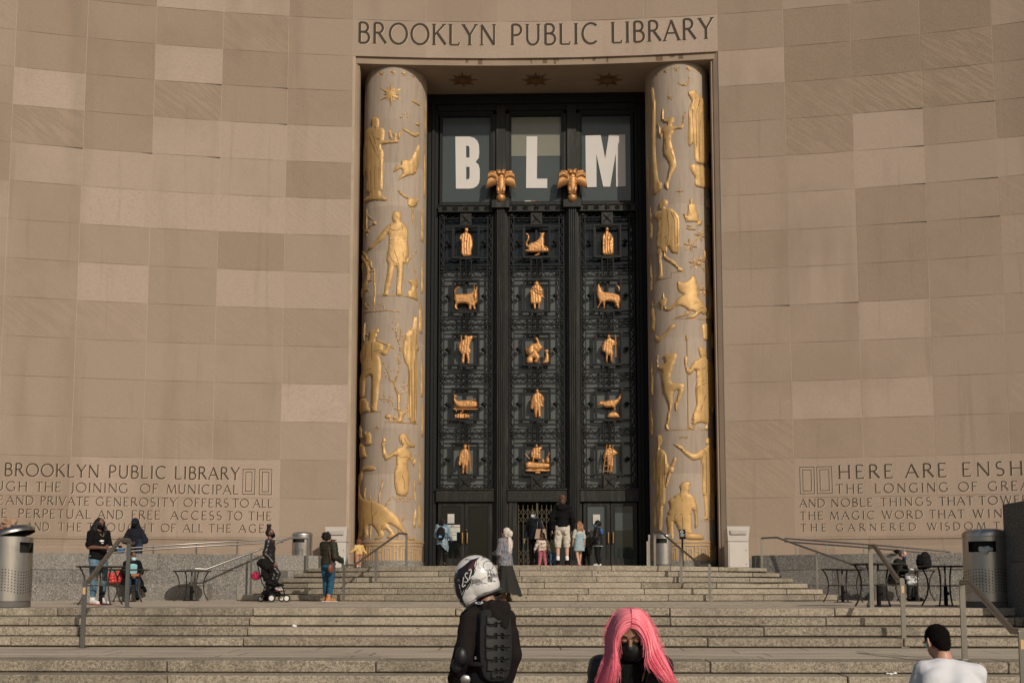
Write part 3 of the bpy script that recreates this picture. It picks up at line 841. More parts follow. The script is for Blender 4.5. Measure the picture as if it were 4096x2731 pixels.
def column(cx, label):
    c = thing('gilded_column', (cx, CY, Z_LAND), label, 'column', 'carved and gilded portal columns')
    mb = MB(); rnd = random.Random(int(cx*10)+50)
    zs = [2.2]; 
    while zs[-1] < SB-.9: zs.append(zs[-1]+1.42)
    zs[-1] = SB+.02
    for i, (a, b) in enumerate(zip(zs, zs[1:])):
        n = 48; off = rnd.randrange(12); tones = [rnd.uniform(-.9, .9) for _ in range(4)]
        for k in range(n):
            mb.tone = tones[((k+off)//12) % 4]*.55
            t0, t1 = 2*math.pi*k/n*CR, 2*math.pi*(k+1)/n*CR
            jt = .006
            mb.quad(on_col(cx,t0,a), on_col(cx,t1,a), on_col(cx,t1,b-jt), on_col(cx,t0,b-jt))
            mb.tone = -1; mb.quad(on_col(cx,t0,b-jt), on_col(cx,t1,b-jt), on_col(cx,t1,b), on_col(cx,t0,b))
    obj('shaft', mb, M_COLSTONE, c, attrs=True, smooth=True)
    bb = MB(); _, zf = col_hit(2142+(1 if cx > 0 else -1)*590, 2240, cx)
    bb.lathe([(CR+.03,Z_LAND-.1),(CR+.03,zf-.03),(CR-.02,zf),(CR-.1,zf+.02)], (cx,CY,0), 48)
    obj('granite_foot', bb, M_GRANITE, c, smooth=30)
    # gilded key-pattern band
    kb = MB()
    def ring(z, hh, out=.02):
        n = 64
        for k in range(n):
            t0, t1 = (-1.6+3.2*k/n)*CR, (-1.6+3.2*(k+1)/n)*CR
            kb.quad(on_col(cx,t0,z,out), on_col(cx,t1,z,out), on_col(cx,t1,z+hh,out), on_col(cx,t0,z+hh,out))
            kb.quad(on_col(cx,t0,z+hh,out), on_col(cx,t1,z+hh,out), on_col(cx,t1,z+hh,0), on_col(cx,t0,z+hh,0))
    _, za = col_hit(2142+(1 if cx > 0 else -1)*590, 2164, cx); _, zb = col_hit(2142+(1 if cx > 0 else -1)*590, 2177, cx)
    ring(za-.03, .055); ring(zb-.03, .04)
    z0, z1 = zf+.01, zb-.03
    def vb(s, a, b, w=.036): kb.hexa([on_col(cx,s-w/2,a,.018), on_col(cx,s+w/2,a,.018), on_col(cx,s+w/2,a,-.01), on_col(cx,s-w/2,a,-.01), on_col(cx,s-w/2,b,.018), on_col(cx,s+w/2,b,.018), on_col(cx,s+w/2,b,-.01), on_col(cx,s-w/2,b,-.01)])
    def hb(a, b, z, w=.036): vb((a+b)/2, z-w/2, z+w/2, b-a)
    per = .47
    for k in range(-3, 4):
        s = k*per+.1
        if abs(s) > 1.45: continue
        vb(s-.13, z0, z1-.08); vb(s+.02, z0, z1-.08); hb(s-.148, s+.038, z1-.09)      # outer key
        vb(s-.055, z0, z1-.20, .03)
        vb(s+.13, z0, z1); vb(s+.24, z0, z1); hb(s+.13, s+.24, z1-.17)
    obj('key_band', kb, M_GOLD, c)
    return c
ZA = lambda x, y: (1380+x/1.961, 200+y/1.96)
ZB = lambda x, y: (1380+x/2.239, 1000+y/2.24)
ZC = lambda x, y: (1380+x/2.411, 1650+y/2.412)
YA = lambda x, y: (2560+x/1.961, 200+y/1.96)
YB = lambda x, y: (2560+x/2.239, 1000+y/2.24)
YC_ = lambda x, y: (2560+x/2.411, 1650+y/2.412)
def conv(zf, pts): return [zf(x, y) for x, y in pts]
ID = lambda x, y: (x, y)

cl = column(-CX, 'carved stone column with gilded blacksmith, miner and long-necked dinosaur reliefs, by the toddler in yellow')
L = lambda name, pts, zf=ZA, **k: relief(name, cl, -CX, pts, zf, **k)
for x, y, r in ((150,212,11),(205,190,15),(287,182,21),(379,178,23),(463,188,23),(537,207,15),(585,238,8)): L('gilded_star', starp(x,y,r,r*.42), h=.015, soft=.04, smooth=0)
L('gilded_sun', starp(362,348,100,30,6)+[], h=.03, smooth=0); L('gilded_sun', starp(362,348,62,26,6,-60), h=.04, smooth=0)
for x, y, r in ((440,528,15),(473,502,19),(497,525,14)): L('gilded_star', starp(x,y,r,r*.35,4), h=.015, smooth=0)
L('robed_man_relief', [(210,535),(240,525),(268,540),(268,595),(262,608),(300,612),(312,640),(310,680),(305,710),(375,712),(385,700),(425,705),(420,728),(380,732),(300,742),(285,740),(283,765),(303,795),(303,860),(297,880),(296,1105),(278,1105),(285,1140),(325,1155),(335,1175),(310,1185),(215,1178),(160,1200),(150,1190),(165,1155),(195,1145),(198,1125),(173,1120),(172,930),(155,1005),(150,990),(152,820),(160,720),(165,635),(190,615),(212,605),(208,560)], fold=.008, h=.05)
L('hourglass_relief', [(372,655),(412,655),(398,683),(412,710),(372,710),(388,683)], h=.02, smooth=0)
L('wing_relief', [(372,708),(345,690),(343,640),(358,618),(370,660)]); L('wing_relief', [(412,705),(435,690),(441,640),(430,622),(415,660)])
L('flying_figure_relief', [(448,610),(465,612),(530,655),(582,640),(584,670),(550,686),(520,670),(455,630)], h=.04)
L('flying_figure_relief', [(578,730),(555,780),(510,870),(470,858),(440,868),(436,905),(405,905),(375,955),(390,960),(440,925),(455,960),(415,1015),(430,1018),(480,990),(555,975),(575,900),(585,800)], fold=.01, h=.06)
L('wheat_relief', [(515,390),(550,395),(588,430),(584,444),(540,415)]); L('wheat_relief', [(547,575),(570,565),(588,575),(586,600),(560,590)])
L('sword_relief', [(408,1095),(425,1098),(500,1160),(495,1175),(440,1140)]); L('sword_relief', [(523,1230),(539,1230),(537,1345),(530,1372),(524,1345)], smooth=0); L('sword_relief', [(545,1190),(580,1150),(576,1180),(550,1205)])
L('gear_relief', starp(528,1198,44,35,14), h=.045, smooth=0)
for q in ([(172,1245),(172,1455)],[(172,1280),(135,1350)],[(172,1280),(230,1345)],[(135,1382),(172,1408)],[(172,1408),(228,1362)]): L('governor_relief', pline(q,5), h=.012, smooth=0)
L('governor_relief', ellp(232,1358,15), h=.05, smooth=0); L('governor_relief', ellp(131,1382,8,18), smooth=0); L('governor_relief', [(155,1410),(190,1410),(190,1432),(155,1432)], smooth=0)
L('blacksmith_relief', conv(ZA,[(375,1340),(368,1325),(370,1290),(380,1268),(408,1262),(438,1275),(442,1305),(432,1345),(465,1365),(488,1395),(495,1440),(490,1490),(500,1560)])+conv(ZB,[(570,60),(555,75),(545,110),(530,120),(525,150),(520,260),(505,370),(515,410),(455,412),(462,330),(468,150),(445,148),(435,200),(415,300),(390,375),(390,412),(330,412),(350,385),(355,330),(375,220),(385,120),(370,95),(375,40)])+conv(ZA,[(343,1540),(345,1480),(340,1430),(300,1490),(245,1525),(215,1560),(180,1568),(190,1540),(240,1495),(310,1400),(345,1365),(385,1355)]), ID, h=.06, soft=.14, fold=.004)
L('hammer_relief', [(538,105),(560,65),(582,80),(560,135)], ZB, smooth=0); L('hammer_relief', pline([(578,85),(600,65),(622,25),(645,10)],8), ZB, smooth=0, h=.02)
L('anvil_relief', [(560,265),(640,270),(655,300),(652,330),(640,340),(640,395),(652,430),(652,455),(565,425),(560,370),(595,355),(600,320),(570,285)], ZB); L('anvil_relief', pline([(620,155),(643,285)],6), ZB, smooth=0, h=.02)
for q in ([(305,412),(550,415),(600,428),(652,455)],[(125,575),(180,550),(250,550),(320,545),(365,538),(400,540),(440,550),(505,548)],[(110,1470),(180,1450),(325,1447)],[(358,1538),(500,1545),(645,1556)]): L('ground_line_relief', pline(q,8), ZB, h=.012, smooth=0)
L('waterwheel_relief', pline([(128,40),(165,75),(190,110),(205,160),(210,210),(203,265),(188,310),(160,370),(128,425)],26), ZB, smooth=0)
for q in ([(128,235),(200,212)],[(165,110),(128,200)],[(128,290),(170,335)],[(208,130),(222,88)],[(208,208),(250,180)],[(195,285),(245,264)],[(175,360),(214,356)],[(140,410),(162,430)]): L('waterwheel_relief', pline(q,12), ZB, smooth=0, h=.02)
L('water_relief', pline([(140,5),(165,20),(190,45),(200,85),(235,100),(238,158),(265,172),(262,260),(270,350),(260,545)],12), ZB, h=.02)
for k in range(12): L('droplet_relief', ellp(178+(k%4)*12 if k < 6 else 275+(k%4)*24, 480+(k%3)*18+(0 if k<6 else 0), 9, 6, 30 if k<6 else -30, 8), ZB, smooth=0, h=.012)
L('miner_relief', [(222,715),(285,708),(290,700),(305,705),(305,740),(290,745),(290,770),(275,790),(270,815),(320,830),(345,850),(340,870),(352,890),(370,870),(370,840),(400,830),(415,850),(390,915),(370,943),(345,943),(320,920),(305,950),(320,990),(325,1060),(320,1160),(305,1200),(300,1300),(285,1420),(290,1445),(232,1448),(238,1300),(245,1100),(180,1150),(178,1250),(168,1325),(140,1325),(140,1150),(165,1080),(155,1030),(138,980),(140,930),(165,860),(190,822),(215,815),(220,770)], ZB, h=.06, soft=.14)
L('pickaxe_relief', pline([(270,797),(455,888)],13), ZB, smooth=0, h=.03); L('pickaxe_relief', pline([(186,750),(220,768)],10), ZB, smooth=0); L('pickaxe_relief', [(183,640),(170,690),(165,760),(175,825),(180,760),(182,690)], ZB)
L('rock_relief', [(116,1325),(185,1325),(195,1350),(210,1365),(207,1395),(225,1420),(222,1450),(112,1468)], ZB, fold=.006)
L('tree_relief', [(450,1540),(480,1500),(480,1480),(465,1400),(470,1310),(440,1230),(435,1180),(470,1090),(486,1050),(470,980),(488,900),(483,840),(455,775),(450,700),(456,640),(462,700),(465,770),(495,840),(502,900),(484,980),(498,1050),(480,1100),(458,1180),(460,1230),(490,1290),(505,1310),(490,1400),(505,1450),(540,1440),(552,1380),(560,1365),(553,1450),(520,1490),(515,1545)], ZB, h=.045, soft=.05)
for q in ([(440,1185),(400,1160),(390,1110),(350,1020)],[(500,1305),(520,1260),(550,1195)],[(475,1435),(435,1410),(425,1350),(330,1325)],[(487,840),(495,760),(503,710)]): L('branch_relief', pline(q,12,5), ZB, h=.02, smooth=0)
rnd = random.Random(8)
for (x, y) in ((430,648),(458,632),(432,705),(472,672),(503,715),(512,768),(510,810),(345,1010),(388,1040),(415,1070),(358,1085),(368,1132),(398,1120),(448,950),(500,1000),(445,1080),(516,1220),(530,1180),(558,1205),(548,1270),(350,1300),(396,1308),(322,1332),(358,1352),(388,1358),(432,1335)): L('leaf_relief', ellp(x,y,14,5,rnd.uniform(20,140),8), ZB, h=.015, smooth=0)
L('mushroom_relief', ellp(386,1488,29,22), ZB, smooth=0); L('mushroom_relief', [(392,1500),(412,1505),(415,1536),(393,1536)], ZB, smooth=0); L('mushroom_relief', ellp(447,1500,21,15), ZB, smooth=0); L('mushroom_relief', pline([(448,1510),(440,1536)],12), ZB, smooth=0)
L('robed_woman_relief', [(615,605),(636,592),(644,620),(646,1545),(580,1550),(580,1510),(560,1510),(568,1050),(530,1000),(512,900),(530,780),(560,720),(605,700)], ZB, h=.06, soft=.12, fold=.014)
L('drum_relief', starp(628,875,38,30,12), ZB, smooth=0, h=.09)
for q in ([(150,105),(165,160),(160,220),(182,235),(150,255),(125,240),(140,215),(130,150)],[(200,170),(215,200),(240,180),(255,230),(250,285),(285,298),(230,318),(180,300),(205,280),(190,210)],[(150,290),(170,310),(185,310),(195,390),(225,425),(175,440),(140,425),(150,400),(145,340)]): L('bird_relief', q, ZC, h=.025)
for q in ([(282,160),(310,122),(328,160)],[(295,145),(322,145)]): L('triangle_relief', pline(q,5), ZC, h=.01, smooth=0)
L('swimming_woman_relief', [(520,215),(560,190),(595,210),(620,260),(640,295),(672,305),(674,335),(650,330),(620,340),(600,320),(605,345),(630,365),(635,400),(660,480),(676,420),(676,360),(686,400),(665,530),(655,510),(615,430),(605,520),(622,620),(610,805),(500,800),(475,700),(475,580),(492,490),(495,400),(420,450),(390,465),(370,430),(350,300),(360,270),(365,240),(378,235),(390,255),(400,265),(380,310),(390,360),(410,415),(470,370),(500,335),(555,325),(553,305),(530,295),(520,260)], ZC, h=.075, soft=.17)
for k in range(4): L('wave_relief', pline(arc(490+k*46,800,28,30,0,180,8),5), ZC, h=.012, smooth=0)
for k in range(3): L('wave_relief', pline(arc(513+k*46,825,28,30,0,180,8),5), ZC, h=.012, smooth=0)
L('dinosaur_relief', [(160,560),(170,525),(210,512),(262,510),(295,530),(298,548),(260,560),(200,552),(175,570),(165,640),(145,720),(150,800),(200,835),(260,845),(330,870),(390,905),(440,950),(500,990),(540,1050),(570,1110),(610,1190),(650,1210),(668,1202),(680,1240),(660,1225),(620,1230),(580,1195),(540,1140),(500,1110),(440,1070),(410,1062),(440,1110),(490,1170),(480,1200),(410,1215),(405,1190),(435,1165),(400,1120),(360,1130),(385,1180),(350,1215),(285,1225),(290,1205),(325,1190),(320,1160),(270,1080),(220,1080),(225,1200),(160,1230),(170,1210),(190,1190),(185,1130),(155,1200),(130,1240),(118,1210),(145,1100),(125,1000),(112,880),(118,700),(140,610)], ZC, h=.05, soft=.14)
for q, w in (([(193,832),(192,780),(200,715)],13),([(240,838),(245,790)],12),([(328,865),(335,790),(358,700),(365,645)],17),([(390,900),(412,860),(440,818)],17),([(505,1220),(515,1140),(545,1060),(575,982)],15),([(252,1080),(250,1160),(242,1222)],13),([(112,1060),(112,1230)],6),([(125,1100),(122,1230)],5)): L('reed_relief', pline(q,w,w*.7), ZC, h=.03, smooth=0)
L('wheat_relief', [(663,620),(676,680),(684,850),(672,860),(662,760)], ZC); L('wheat_relief', [(682,900),(688,1000),(678,1120),(655,1090),(660,1010)], ZC)

CXR = 4.65
cr = column(CXR, 'carved stone column with gilded dragon, dancer and kneeling sculptor reliefs, behind the no-smoking sign')
Q = lambda name, pts, zf=YA, **k: relief(name, cr, CXR, pts, zf, **k)
for x, y, r in ((92,215,9),(130,185,14),(200,165,18),(287,150,24),(382,150,25),(462,160,18),(522,183,13),(236,372,23)): Q('gilded_star', starp(x,y,r,r*.42), h=.015, smooth=0)
Q('crescent_moon_relief', [(372,196),(388,225),(389,258),(362,282),(325,282),(290,250),(325,270),(352,268),(376,247),(380,225)], h=.03)
Q('dancer_relief', [(270,530),(272,560),(250,590),(265,600),(325,600),(333,560),(335,520),(350,485),(362,485),(355,510),(345,540),(345,590),(330,622),(270,622),(262,650),(245,680),(245,720),(260,780),(280,850),(287,905),(265,950),(240,1000),(225,1050),(225,1095),(205,1095),(190,1060),(195,1040),(212,1020),(215,980),(230,920),(225,880),(185,820),(180,770),(190,690),(188,640),(165,702),(150,670),(150,610),(132,575),(145,580),(160,610),(166,660),(180,610),(215,590),(215,570),(190,572),(168,540),(180,440),(188,480),(185,540),(215,545),(240,520)], h=.06, soft=.13)
Q('prophet_relief', [(375,340),(385,318),(415,310),(440,325),(465,360),(500,400),(512,450),(515,560),(525,700),(528,900),(470,900),(425,878),(420,720),(405,745),(388,760),(375,730),(380,480),(390,440),(405,400),(385,370)], h=.09, soft=.16, fold=.014)
Q('cliff_relief', [(388,905),(420,890),(450,905),(520,915),(545,950),(552,1100),(490,1085),(430,1070),(432,1000),(400,950)], h=.06, fold=.012)
Q('cliff_relief', [(538,560),(548,545),(552,820),(530,815),(495,760),(490,700),(525,660)], h=.04, fold=.01)
Q('standing_figure_relief', [(92,290),(108,300),(116,390),(122,400),(120,800),(145,1030),(175,1040),(170,1090),(120,1140),(95,1130),(93,1010),(88,700),(86,420)], h=.06, fold=.01)
Q('compass_star_relief', starp(315,1108,30,7,4), h=.015, smooth=0)
Q('caped_man_relief', [(155,1200),(180,1168),(215,1175),(220,1210),(195,1240),(250,1240),(290,1280),(310,1310),(310,1600),(250,1590),(215,1525),(210,1600),(135,1560),(135,1450),(145,1370),(135,1330),(108,1318),(108,1290),(140,1262),(165,1260),(155,1240)], h=.055, soft=.13, fold=.008)
Q('leg_relief', [(155,-20),(205,-20),(205,5),(190,60),(200,150),(205,250),(145,272),(150,260),(178,210),(165,90)], YB, h=.05); Q('leg_relief', [(205,0),(215,75),(260,105),(330,160),(340,190),(385,192),(385,170),(345,145),(300,90),(260,70),(225,45),(225,-10)], YB, h=.05)
Q('step_line_relief', pline([(140,272),(284,246),(284,200),(398,194)],5), YB, h=.01, smooth=0)
Q('castle_relief', [(388,1170),(412,1170),(412,1205),(440,1207),(440,1250),(455,1290),(460,1330),(490,1340),(480,1375),(440,1380),(450,1350),(360,1350),(345,1310),(335,1285),(350,1280),(365,1300),(375,1250),(375,1210),(388,1210)], h=.05, smooth=0, soft=.06)
for q in ((385,1380,20,5),(400,1403,40,7)): Q('cloud_relief', ellp(*q,8), h=.02, smooth=0)
Q('hawk_relief', [(515,1165),(540,1170),(545,1230),(550,1250),(508,1240),(520,1220)], h=.03)
def flower(cx, cy, r, zf):
    for k in range(6): 
        a = R_(60*k+15); Q('flower_relief', ellp(cx+r*.55*math.cos(a), cy+r*.55*math.sin(a), r*.45, r*.14, 60*k+15, 8), zf, h=.015, smooth=0)
flower(395,1530,55,YA); flower(472,1455,48,YA); flower(545,1385,40,YA)
flower(490,118,58,YB); flower(548,95,42,YB); flower(572,360,50,YB); flower(640,20,40,YB)
Q('tree_relief', [(575,615),(600,580),(622,500),(618,400),(590,300),(600,230),(590,130),(562,0),(580,0),(610,100),(625,200),(625,300),(645,400),(645,500),(640,600),(655,640)], YB, h=.05, soft=.06)
Q('branch_relief', pline([(600,230),(560,160),(500,122)],12,6), YB, h=.02, smooth=0); Q('branch_relief', pline([(618,410),(600,395),(575,365)],12,6), YB, h=.02, smooth=0)
Q('dragon_relief', [(170,455),(185,445),(205,435),(210,370),(220,420),(245,440),(235,470),(225,500),(245,520),(290,500),(340,430),(380,400),(390,400),(340,370),(330,270),(380,295),(430,270),(485,210),(490,250),(510,270),(505,300),(525,330),(515,365),(530,390),(520,420),(550,450),(575,490),(600,540),(575,585),(545,560),(520,580),(490,610),(415,610),(420,595),(470,580),(500,555),(460,540),(440,575),(390,595),(310,612),(330,595),(390,580),(415,545),(440,545),(400,510),(340,490),(290,535),(240,550),(215,525),(210,500),(195,535),(185,530),(185,490),(168,480)], YB, h=.05, soft=.09)
for e in ((505,260),(525,330),(530,390),(480,450)): Q('wing_rib_relief', pline([(410,345),e],5), YB, h=.075, smooth=0)
Q('ground_line_relief', pline([(285,620),(500,616),(580,622),(655,635)],6), YB, h=.012, smooth=0)
Q('arm_relief', [(135,750),(150,770),(175,780),(240,725),(265,680),(285,665),(320,658),(310,690),(270,725),(200,800),(170,828),(140,820)], YB, h=.05)
Q('mask_relief', [(555,700),(560,665),(590,650),(620,665),(628,705),(622,740),(622,815),(565,810),(562,740)], YB, h=.05); Q('mask_relief', [(636,760),(650,735),(660,760),(660,885),(640,880)], YB)
Q('lady_relief', conv(YB,[(205,945),(260,925),(332,920),(330,960),(310,1020),(290,1050),(290,1080),(275,1100),(272,1190),(380,1190),(400,1210),(390,1260),(365,1330),(340,1380),(330,1440),(318,1440),(308,1390),(310,1370),(325,1350),(350,1240),(290,1275),(295,1370),(280,1420),(268,1500),(255,1568)])+conv(YC_,[(270,110),(285,165),(265,168),(245,130),(250,95),(255,60)])+conv(YB,[(240,1550),(260,1400),(240,1330),(222,1290),(205,1230),(200,1070),(158,1075),(152,980),(165,920),(162,1040),(205,1025),(225,1010),(220,970)]), ID, h=.06, soft=.13)
Q('spear_relief', conv(YB,[(416,800),(426,800),(437,1568)])+conv(YC_,[(471,160),(462,160)])+conv(YB,[(428,1560)]), ID, h=.02, smooth=0); Q('spear_relief', ellp(420,785,14,30), YB, h=.03, smooth=0)
Q('bearded_king_relief', conv(YB,[(515,870),(560,862),(592,890),(595,940),(575,970),(630,985),(652,1060),(658,1200),(658,1400),(648,1470),(640,1400),(625,1400),(620,1500)])+conv(YC_,[(668,60),(655,90),(650,160),(625,165),(635,100),(560,95),(535,120),(510,160),(470,158),(480,135),(510,115),(490,95),(500,50)])+conv(YB,[(470,1540),(455,1530),(490,1420),(505,1380),(490,1230),(510,1180),(500,1060),(450,1118),(415,1110),(395,1000),(400,950),(430,930),(430,980),(425,1040),(445,1070),(470,1000),(520,975),(545,960),(530,940),(525,900)]), ID, h=.08, soft=.17, fold=.007)
Q('ground_line_relief', pline([(230,172),(460,162),(560,163),(705,178)],6), YC_, h=.012, smooth=0)
Q('scholar_relief', [(165,225),(190,208),(215,235),(212,290),(185,345),(230,360),(255,400),(270,510),(325,520),(330,545),(320,580),(270,580),(245,600),(248,720),(245,860),(240,890),(222,890),(215,1140),(185,1140),(175,880),(165,850),(157,400),(160,355),(180,330)], YC_, h=.06, fold=.012)
Q('scroll_relief', [(330,425),(360,440),(325,520),(260,720),(245,720),(250,660),(290,520)], YC_, h=.05, smooth=0)
Q('painter_relief', [(640,240),(685,232),(692,270),(690,335),(720,360),(732,450),(732,800),(715,820),(718,1040),(690,1035),(685,770),(668,820),(668,1030),(610,1030),(628,1000),(615,800),(600,780),(600,440),(510,465),(440,410),(390,355),(370,345),(320,300),(330,297),(400,315),(440,365),(520,400),(565,370),(610,345),(650,320),(632,290)], YC_, h=.06, soft=.14, fold=.005)
Q('ground_line_relief', pline([(595,1040),(735,1046)],7), YC_, h=.012, smooth=0)
for q in ([(378,235),(440,225),(460,230)],[(378,248),(420,236),(460,245),(430,262)]): Q('eye_relief', pline(q,5), YC_, h=.012, smooth=0)
Q('sculptor_relief', [(385,690),(430,658),(480,668),(488,695),(478,700),(480,745),(460,770),(500,790),(530,820),(538,870),(550,890),(550,915),(555,1050),(555,1090),(530,1120),(525,1090),(530,1040),(510,920),(500,970),(500,1165),(560,1165),(600,1180),(622,1215),(580,1225),(445,1220),(380,1150),(345,1060),(320,1050),(325,1180),(325,1225),(275,1225),(270,1060),(262,1000),(280,980),(265,960),(290,930),(285,860),(275,850),(300,820),(330,820),(330,800),(390,770),(395,740),(380,720)], YC_, h=.065, soft=.16, fold=.004)
for sgn, c_, cxx in ((1, cl, -CX), (-1, cr, CXR)):      # reliefs that wrap round towards the doors
    rnd = random.Random(31)
    z = 3.4
    while z < 16.6:
        h = rnd.uniform(.9, 1.9); s = sgn*CR*rnd.uniform(1.12, 1.35); w = rnd.uniform(.10, .22)
        pts = [(s-w/2,z),(s+w/2,z),(s+w*.7,z+h*.35),(s+w*.45,z+h*.7),(s+w*.2,z+h*.8),(s+w*.2,z+h),(s-w*.2,z+h),(s-w*.25,z+h*.8),(s-w*.5,z+h*.7),(s-w*.4,z+h*.35)]
        V, Fc = tess(pts, .1); m = MB()
        for a, b in V: m.v.append(on_col(cxx, a, b, .006+.04*min(1, edge_dist((a,b), pts)/.05)))
        for f in Fc: m.face(*f)
        obj('side_figure_relief', m, M_GOLD, c_, smooth=True); z += h+rnd.uniform(.15, .6)

# incised lines on the larger figures
def incise(prefix, parent, strokes, zoom, w=4.5):
    for o in [q for q in bpy.data.objects if q.parent == parent and q.name.startswith(prefix)][:1]:
        ps = []
        for st in strokes:
            pts = [zoom(x, y) for x, y in st]; ps += stroke_polys(pts, w/2.2)
        decal('incised_line', bvh_of(o), ps, ID, M_GROOVE, o, .004, 30)
incise('robed_man', cl, [[(212,640),(255,780),(300,850)],[(190,680),(240,800),(290,905)],[(166,760),(170,900),(158,985)],[(174,925),(296,915)],[(200,940),(205,1110)],[(230,935),(235,1100)],[(265,930),(268,1095)],[(225,600),(245,612),(262,605)],[(240,690),(272,700)]], ZA)
incise('blacksmith', cl, [[(345,1400),(400,1415),(455,1395)],[(358,1365),(370,1420)],[(445,1365),(450,1410)],[(347,1490),(490,1480)],[(347,1512),(495,1500)],[(405,1300),(418,1318)],[(340,1430),(360,1380)]], ZA)
incise('blacksmith', cl, [[(390,20),(420,90),(470,130)],[(440,5),(470,80),(480,130)],[(520,20),(525,130)],[(388,122),(450,148),(525,140)],[(382,215),(435,225)],[(468,225),(520,220)]], ZB)
incise('miner', cl, [[(225,745),(300,742)],[(255,905),(285,900),(310,890)],[(197,990),(318,1005)],[(238,830),(240,990)],[(247,1105),(252,1440)],[(168,1080),(235,1060)],[(190,830),(185,950),(165,990)]], ZB)
incise('dinosaur', cl, [[(185,1130),(182,1020)],[(270,1075),(268,1000),(310,950)],[(408,1062),(362,1085),(347,1128)],[(255,850),(262,1070)],[(270,525),(280,540)]], ZC)
incise('swimming', cl, [[(500,495),(604,490)],[(505,405),(550,432),(602,420)],[(550,600),(565,640),(575,670),(575,800)],[(524,232),(545,262),(550,300)],[(570,240),(600,300),(640,322)],[(500,340),(505,400)],[(555,330),(600,335)]], ZC)
incise('robed_woman', cl, [[(590,720),(590,905)],[(620,990),(622,1540)],[(600,1060),(598,1510)],[(575,1060),(580,1500)]], ZB)
incise('dancer', cr, [[(212,655),(248,660)],[(200,690),(206,780)],[(240,790),(262,840),(275,905)],[(232,915),(225,1000)]], YA)
incise('prophet', cr, [[(440,370),(410,470),(418,700)],[(470,390),(440,500),(445,760)],[(495,430),(470,600),(468,890)],[(388,350),(402,380)]], YA)
incise('caped', cr, [[(210,1250),(228,1400),(217,1515)],[(240,1262),(270,1330),(275,1560)],[(262,1270),(293,1330),(298,1560)],[(140,1450),(213,1470)],[(150,1320),(200,1330)],[(165,1275),(160,1330)]], YA)
incise('bearded', cr, [[(500,1060),(540,1070),(590,1050)],[(510,1190),(560,1170),(600,1160)],[(500,1250),(560,1200),(620,1180)],[(590,1300),(545,1430)],[(602,990),(615,1200),(628,1350)],[(525,960),(560,985)],[(520,895),(590,885)]], YB)
incise('painter', cr, [[(612,350),(640,400),(688,342)],[(640,420),(642,770)],[(690,560),(705,640)],[(600,440),(610,380)]], YC_)
incise('sculptor', cr, [[(385,785),(415,850)],[(332,980),(498,975)],[(345,1060),(332,992)],[(415,1150),(410,1000)],[(505,882),(546,892)],[(400,702),(484,692)],[(500,1165),(445,1150)],[(500,880),(505,970)]], YC_)
incise('scholar', cr, [[(190,355),(175,490)],[(215,365),(215,840)],[(233,405),(238,700)]], YC_)
incise('dragon', cr, [[(245,540),(300,510),(345,465)],[(480,490),(500,465),(520,470)],[(500,555),(535,520),(570,515)]], YB)
# ================================================================== BRONZE DOOR SCREEN
SY = 32.5
scn = thing('bronze_screen', (0, SY, Z_LAND), 'tall dark bronze door screen of three grilled bays between the gilded columns', 'door screen')
T1 = lambda x, y: (1700+x/2.556, 340+y/2.556)
T2 = lambda x, y: (1700+x/2.5565, 800+y/2.5565)
T3 = lambda x, y: (1700+x/2.5565, 1280+y/2.5565)
T4 = lambda x, y: (1700+x/2.5565, 1750+y/2.5565)
def PX(px, py=1300, Y=SY): return at(px, py, Y).x
def PZ(py, px=2142, Y=SY): return at(px, py, Y).z
BX = [(-3.197,-1.420), (-.859,.967), (1.521,3.311)]          # the three bays
ZTOP, ZWIN1, ZWIN0 = SB, PZ(462), PZ(808)
ZF1, ZF0 = PZ(825), PZ(850)                                  # rosette rail
ZG0 = PZ(1957); ZI0 = PZ(2006)                               # grille foot, inscription foot = door head
def part(name, mb, mat, parent=None, **k): return obj(name, mb, mat, parent or scn, **k)
# outer frame, head and mullions, stepped in section
fr = MB()
for sg in (-1, 1):
    for (a, b, y0) in ((3.31,3.42,-.02),(3.42,3.52,-.10),(3.52,3.66,-.04),(3.66,3.80,-.14)):
        x0, x1 = sorted((sg*a+.05, sg*b+.05)); fr.box(x0, x1, SY+y0, SY+.3, Z_LAND, ZTOP-.3)
fr.box(-3.76, 3.86, SY-.13, SY+.3, ZTOP-.34, ZTOP-.006); fr.box(-3.3, 3.4, SY-.06, SY+.3, ZTOP-.56, ZTOP-.34)
fr.box(-3.3, 3.4, SY-.02, SY+.3, ZWIN1+.06, ZTOP-.56)
part('outer_frame', fr, M_BRONZE, bevel=.008)
for (a, b) in ((-1.420,-.859),(.967,1.521)):
    m = MB(); c = (a+b)/2
    m.box(a, b, SY-.02, SY+.3, Z_LAND, ZTOP-.4)
    m.box(c-.20, c+.20, SY-.16, SY-.02, Z_LAND, ZF0+.05); m.box(c-.14, c+.14, SY-.26, SY-.16, Z_LAND, ZF0+.05)
    for q in (-.10,-.033,.033,.10): m.tube([(c+q,SY-.265,Z_LAND+.3),(c+q,SY-.265,ZF0+.03)], .027, 6)
    m.box(c-.30, c+.30, SY-.36, SY-.02, ZF0+.05, ZF1+.10)
    m.box(c-.16, c+.16, SY-.10, SY-.02, ZF1+.10, ZTOP-.4)
    part('mullion', m, M_BRONZE2, bevel=.006)
m = MB(); m.box(-3.9, 4.0, SY+.31, SY+.35, ZI0+.3, ZTOP); m.box(-3.9, BX[1][0]-.1, SY+.31, SY+.35, Z_LAND, ZI0+.3); m.box(BX[1][1]+.1, 4.0, SY+.31, SY+.35, Z_LAND, ZI0+.3)
part('backing', m, M_BRONZE)
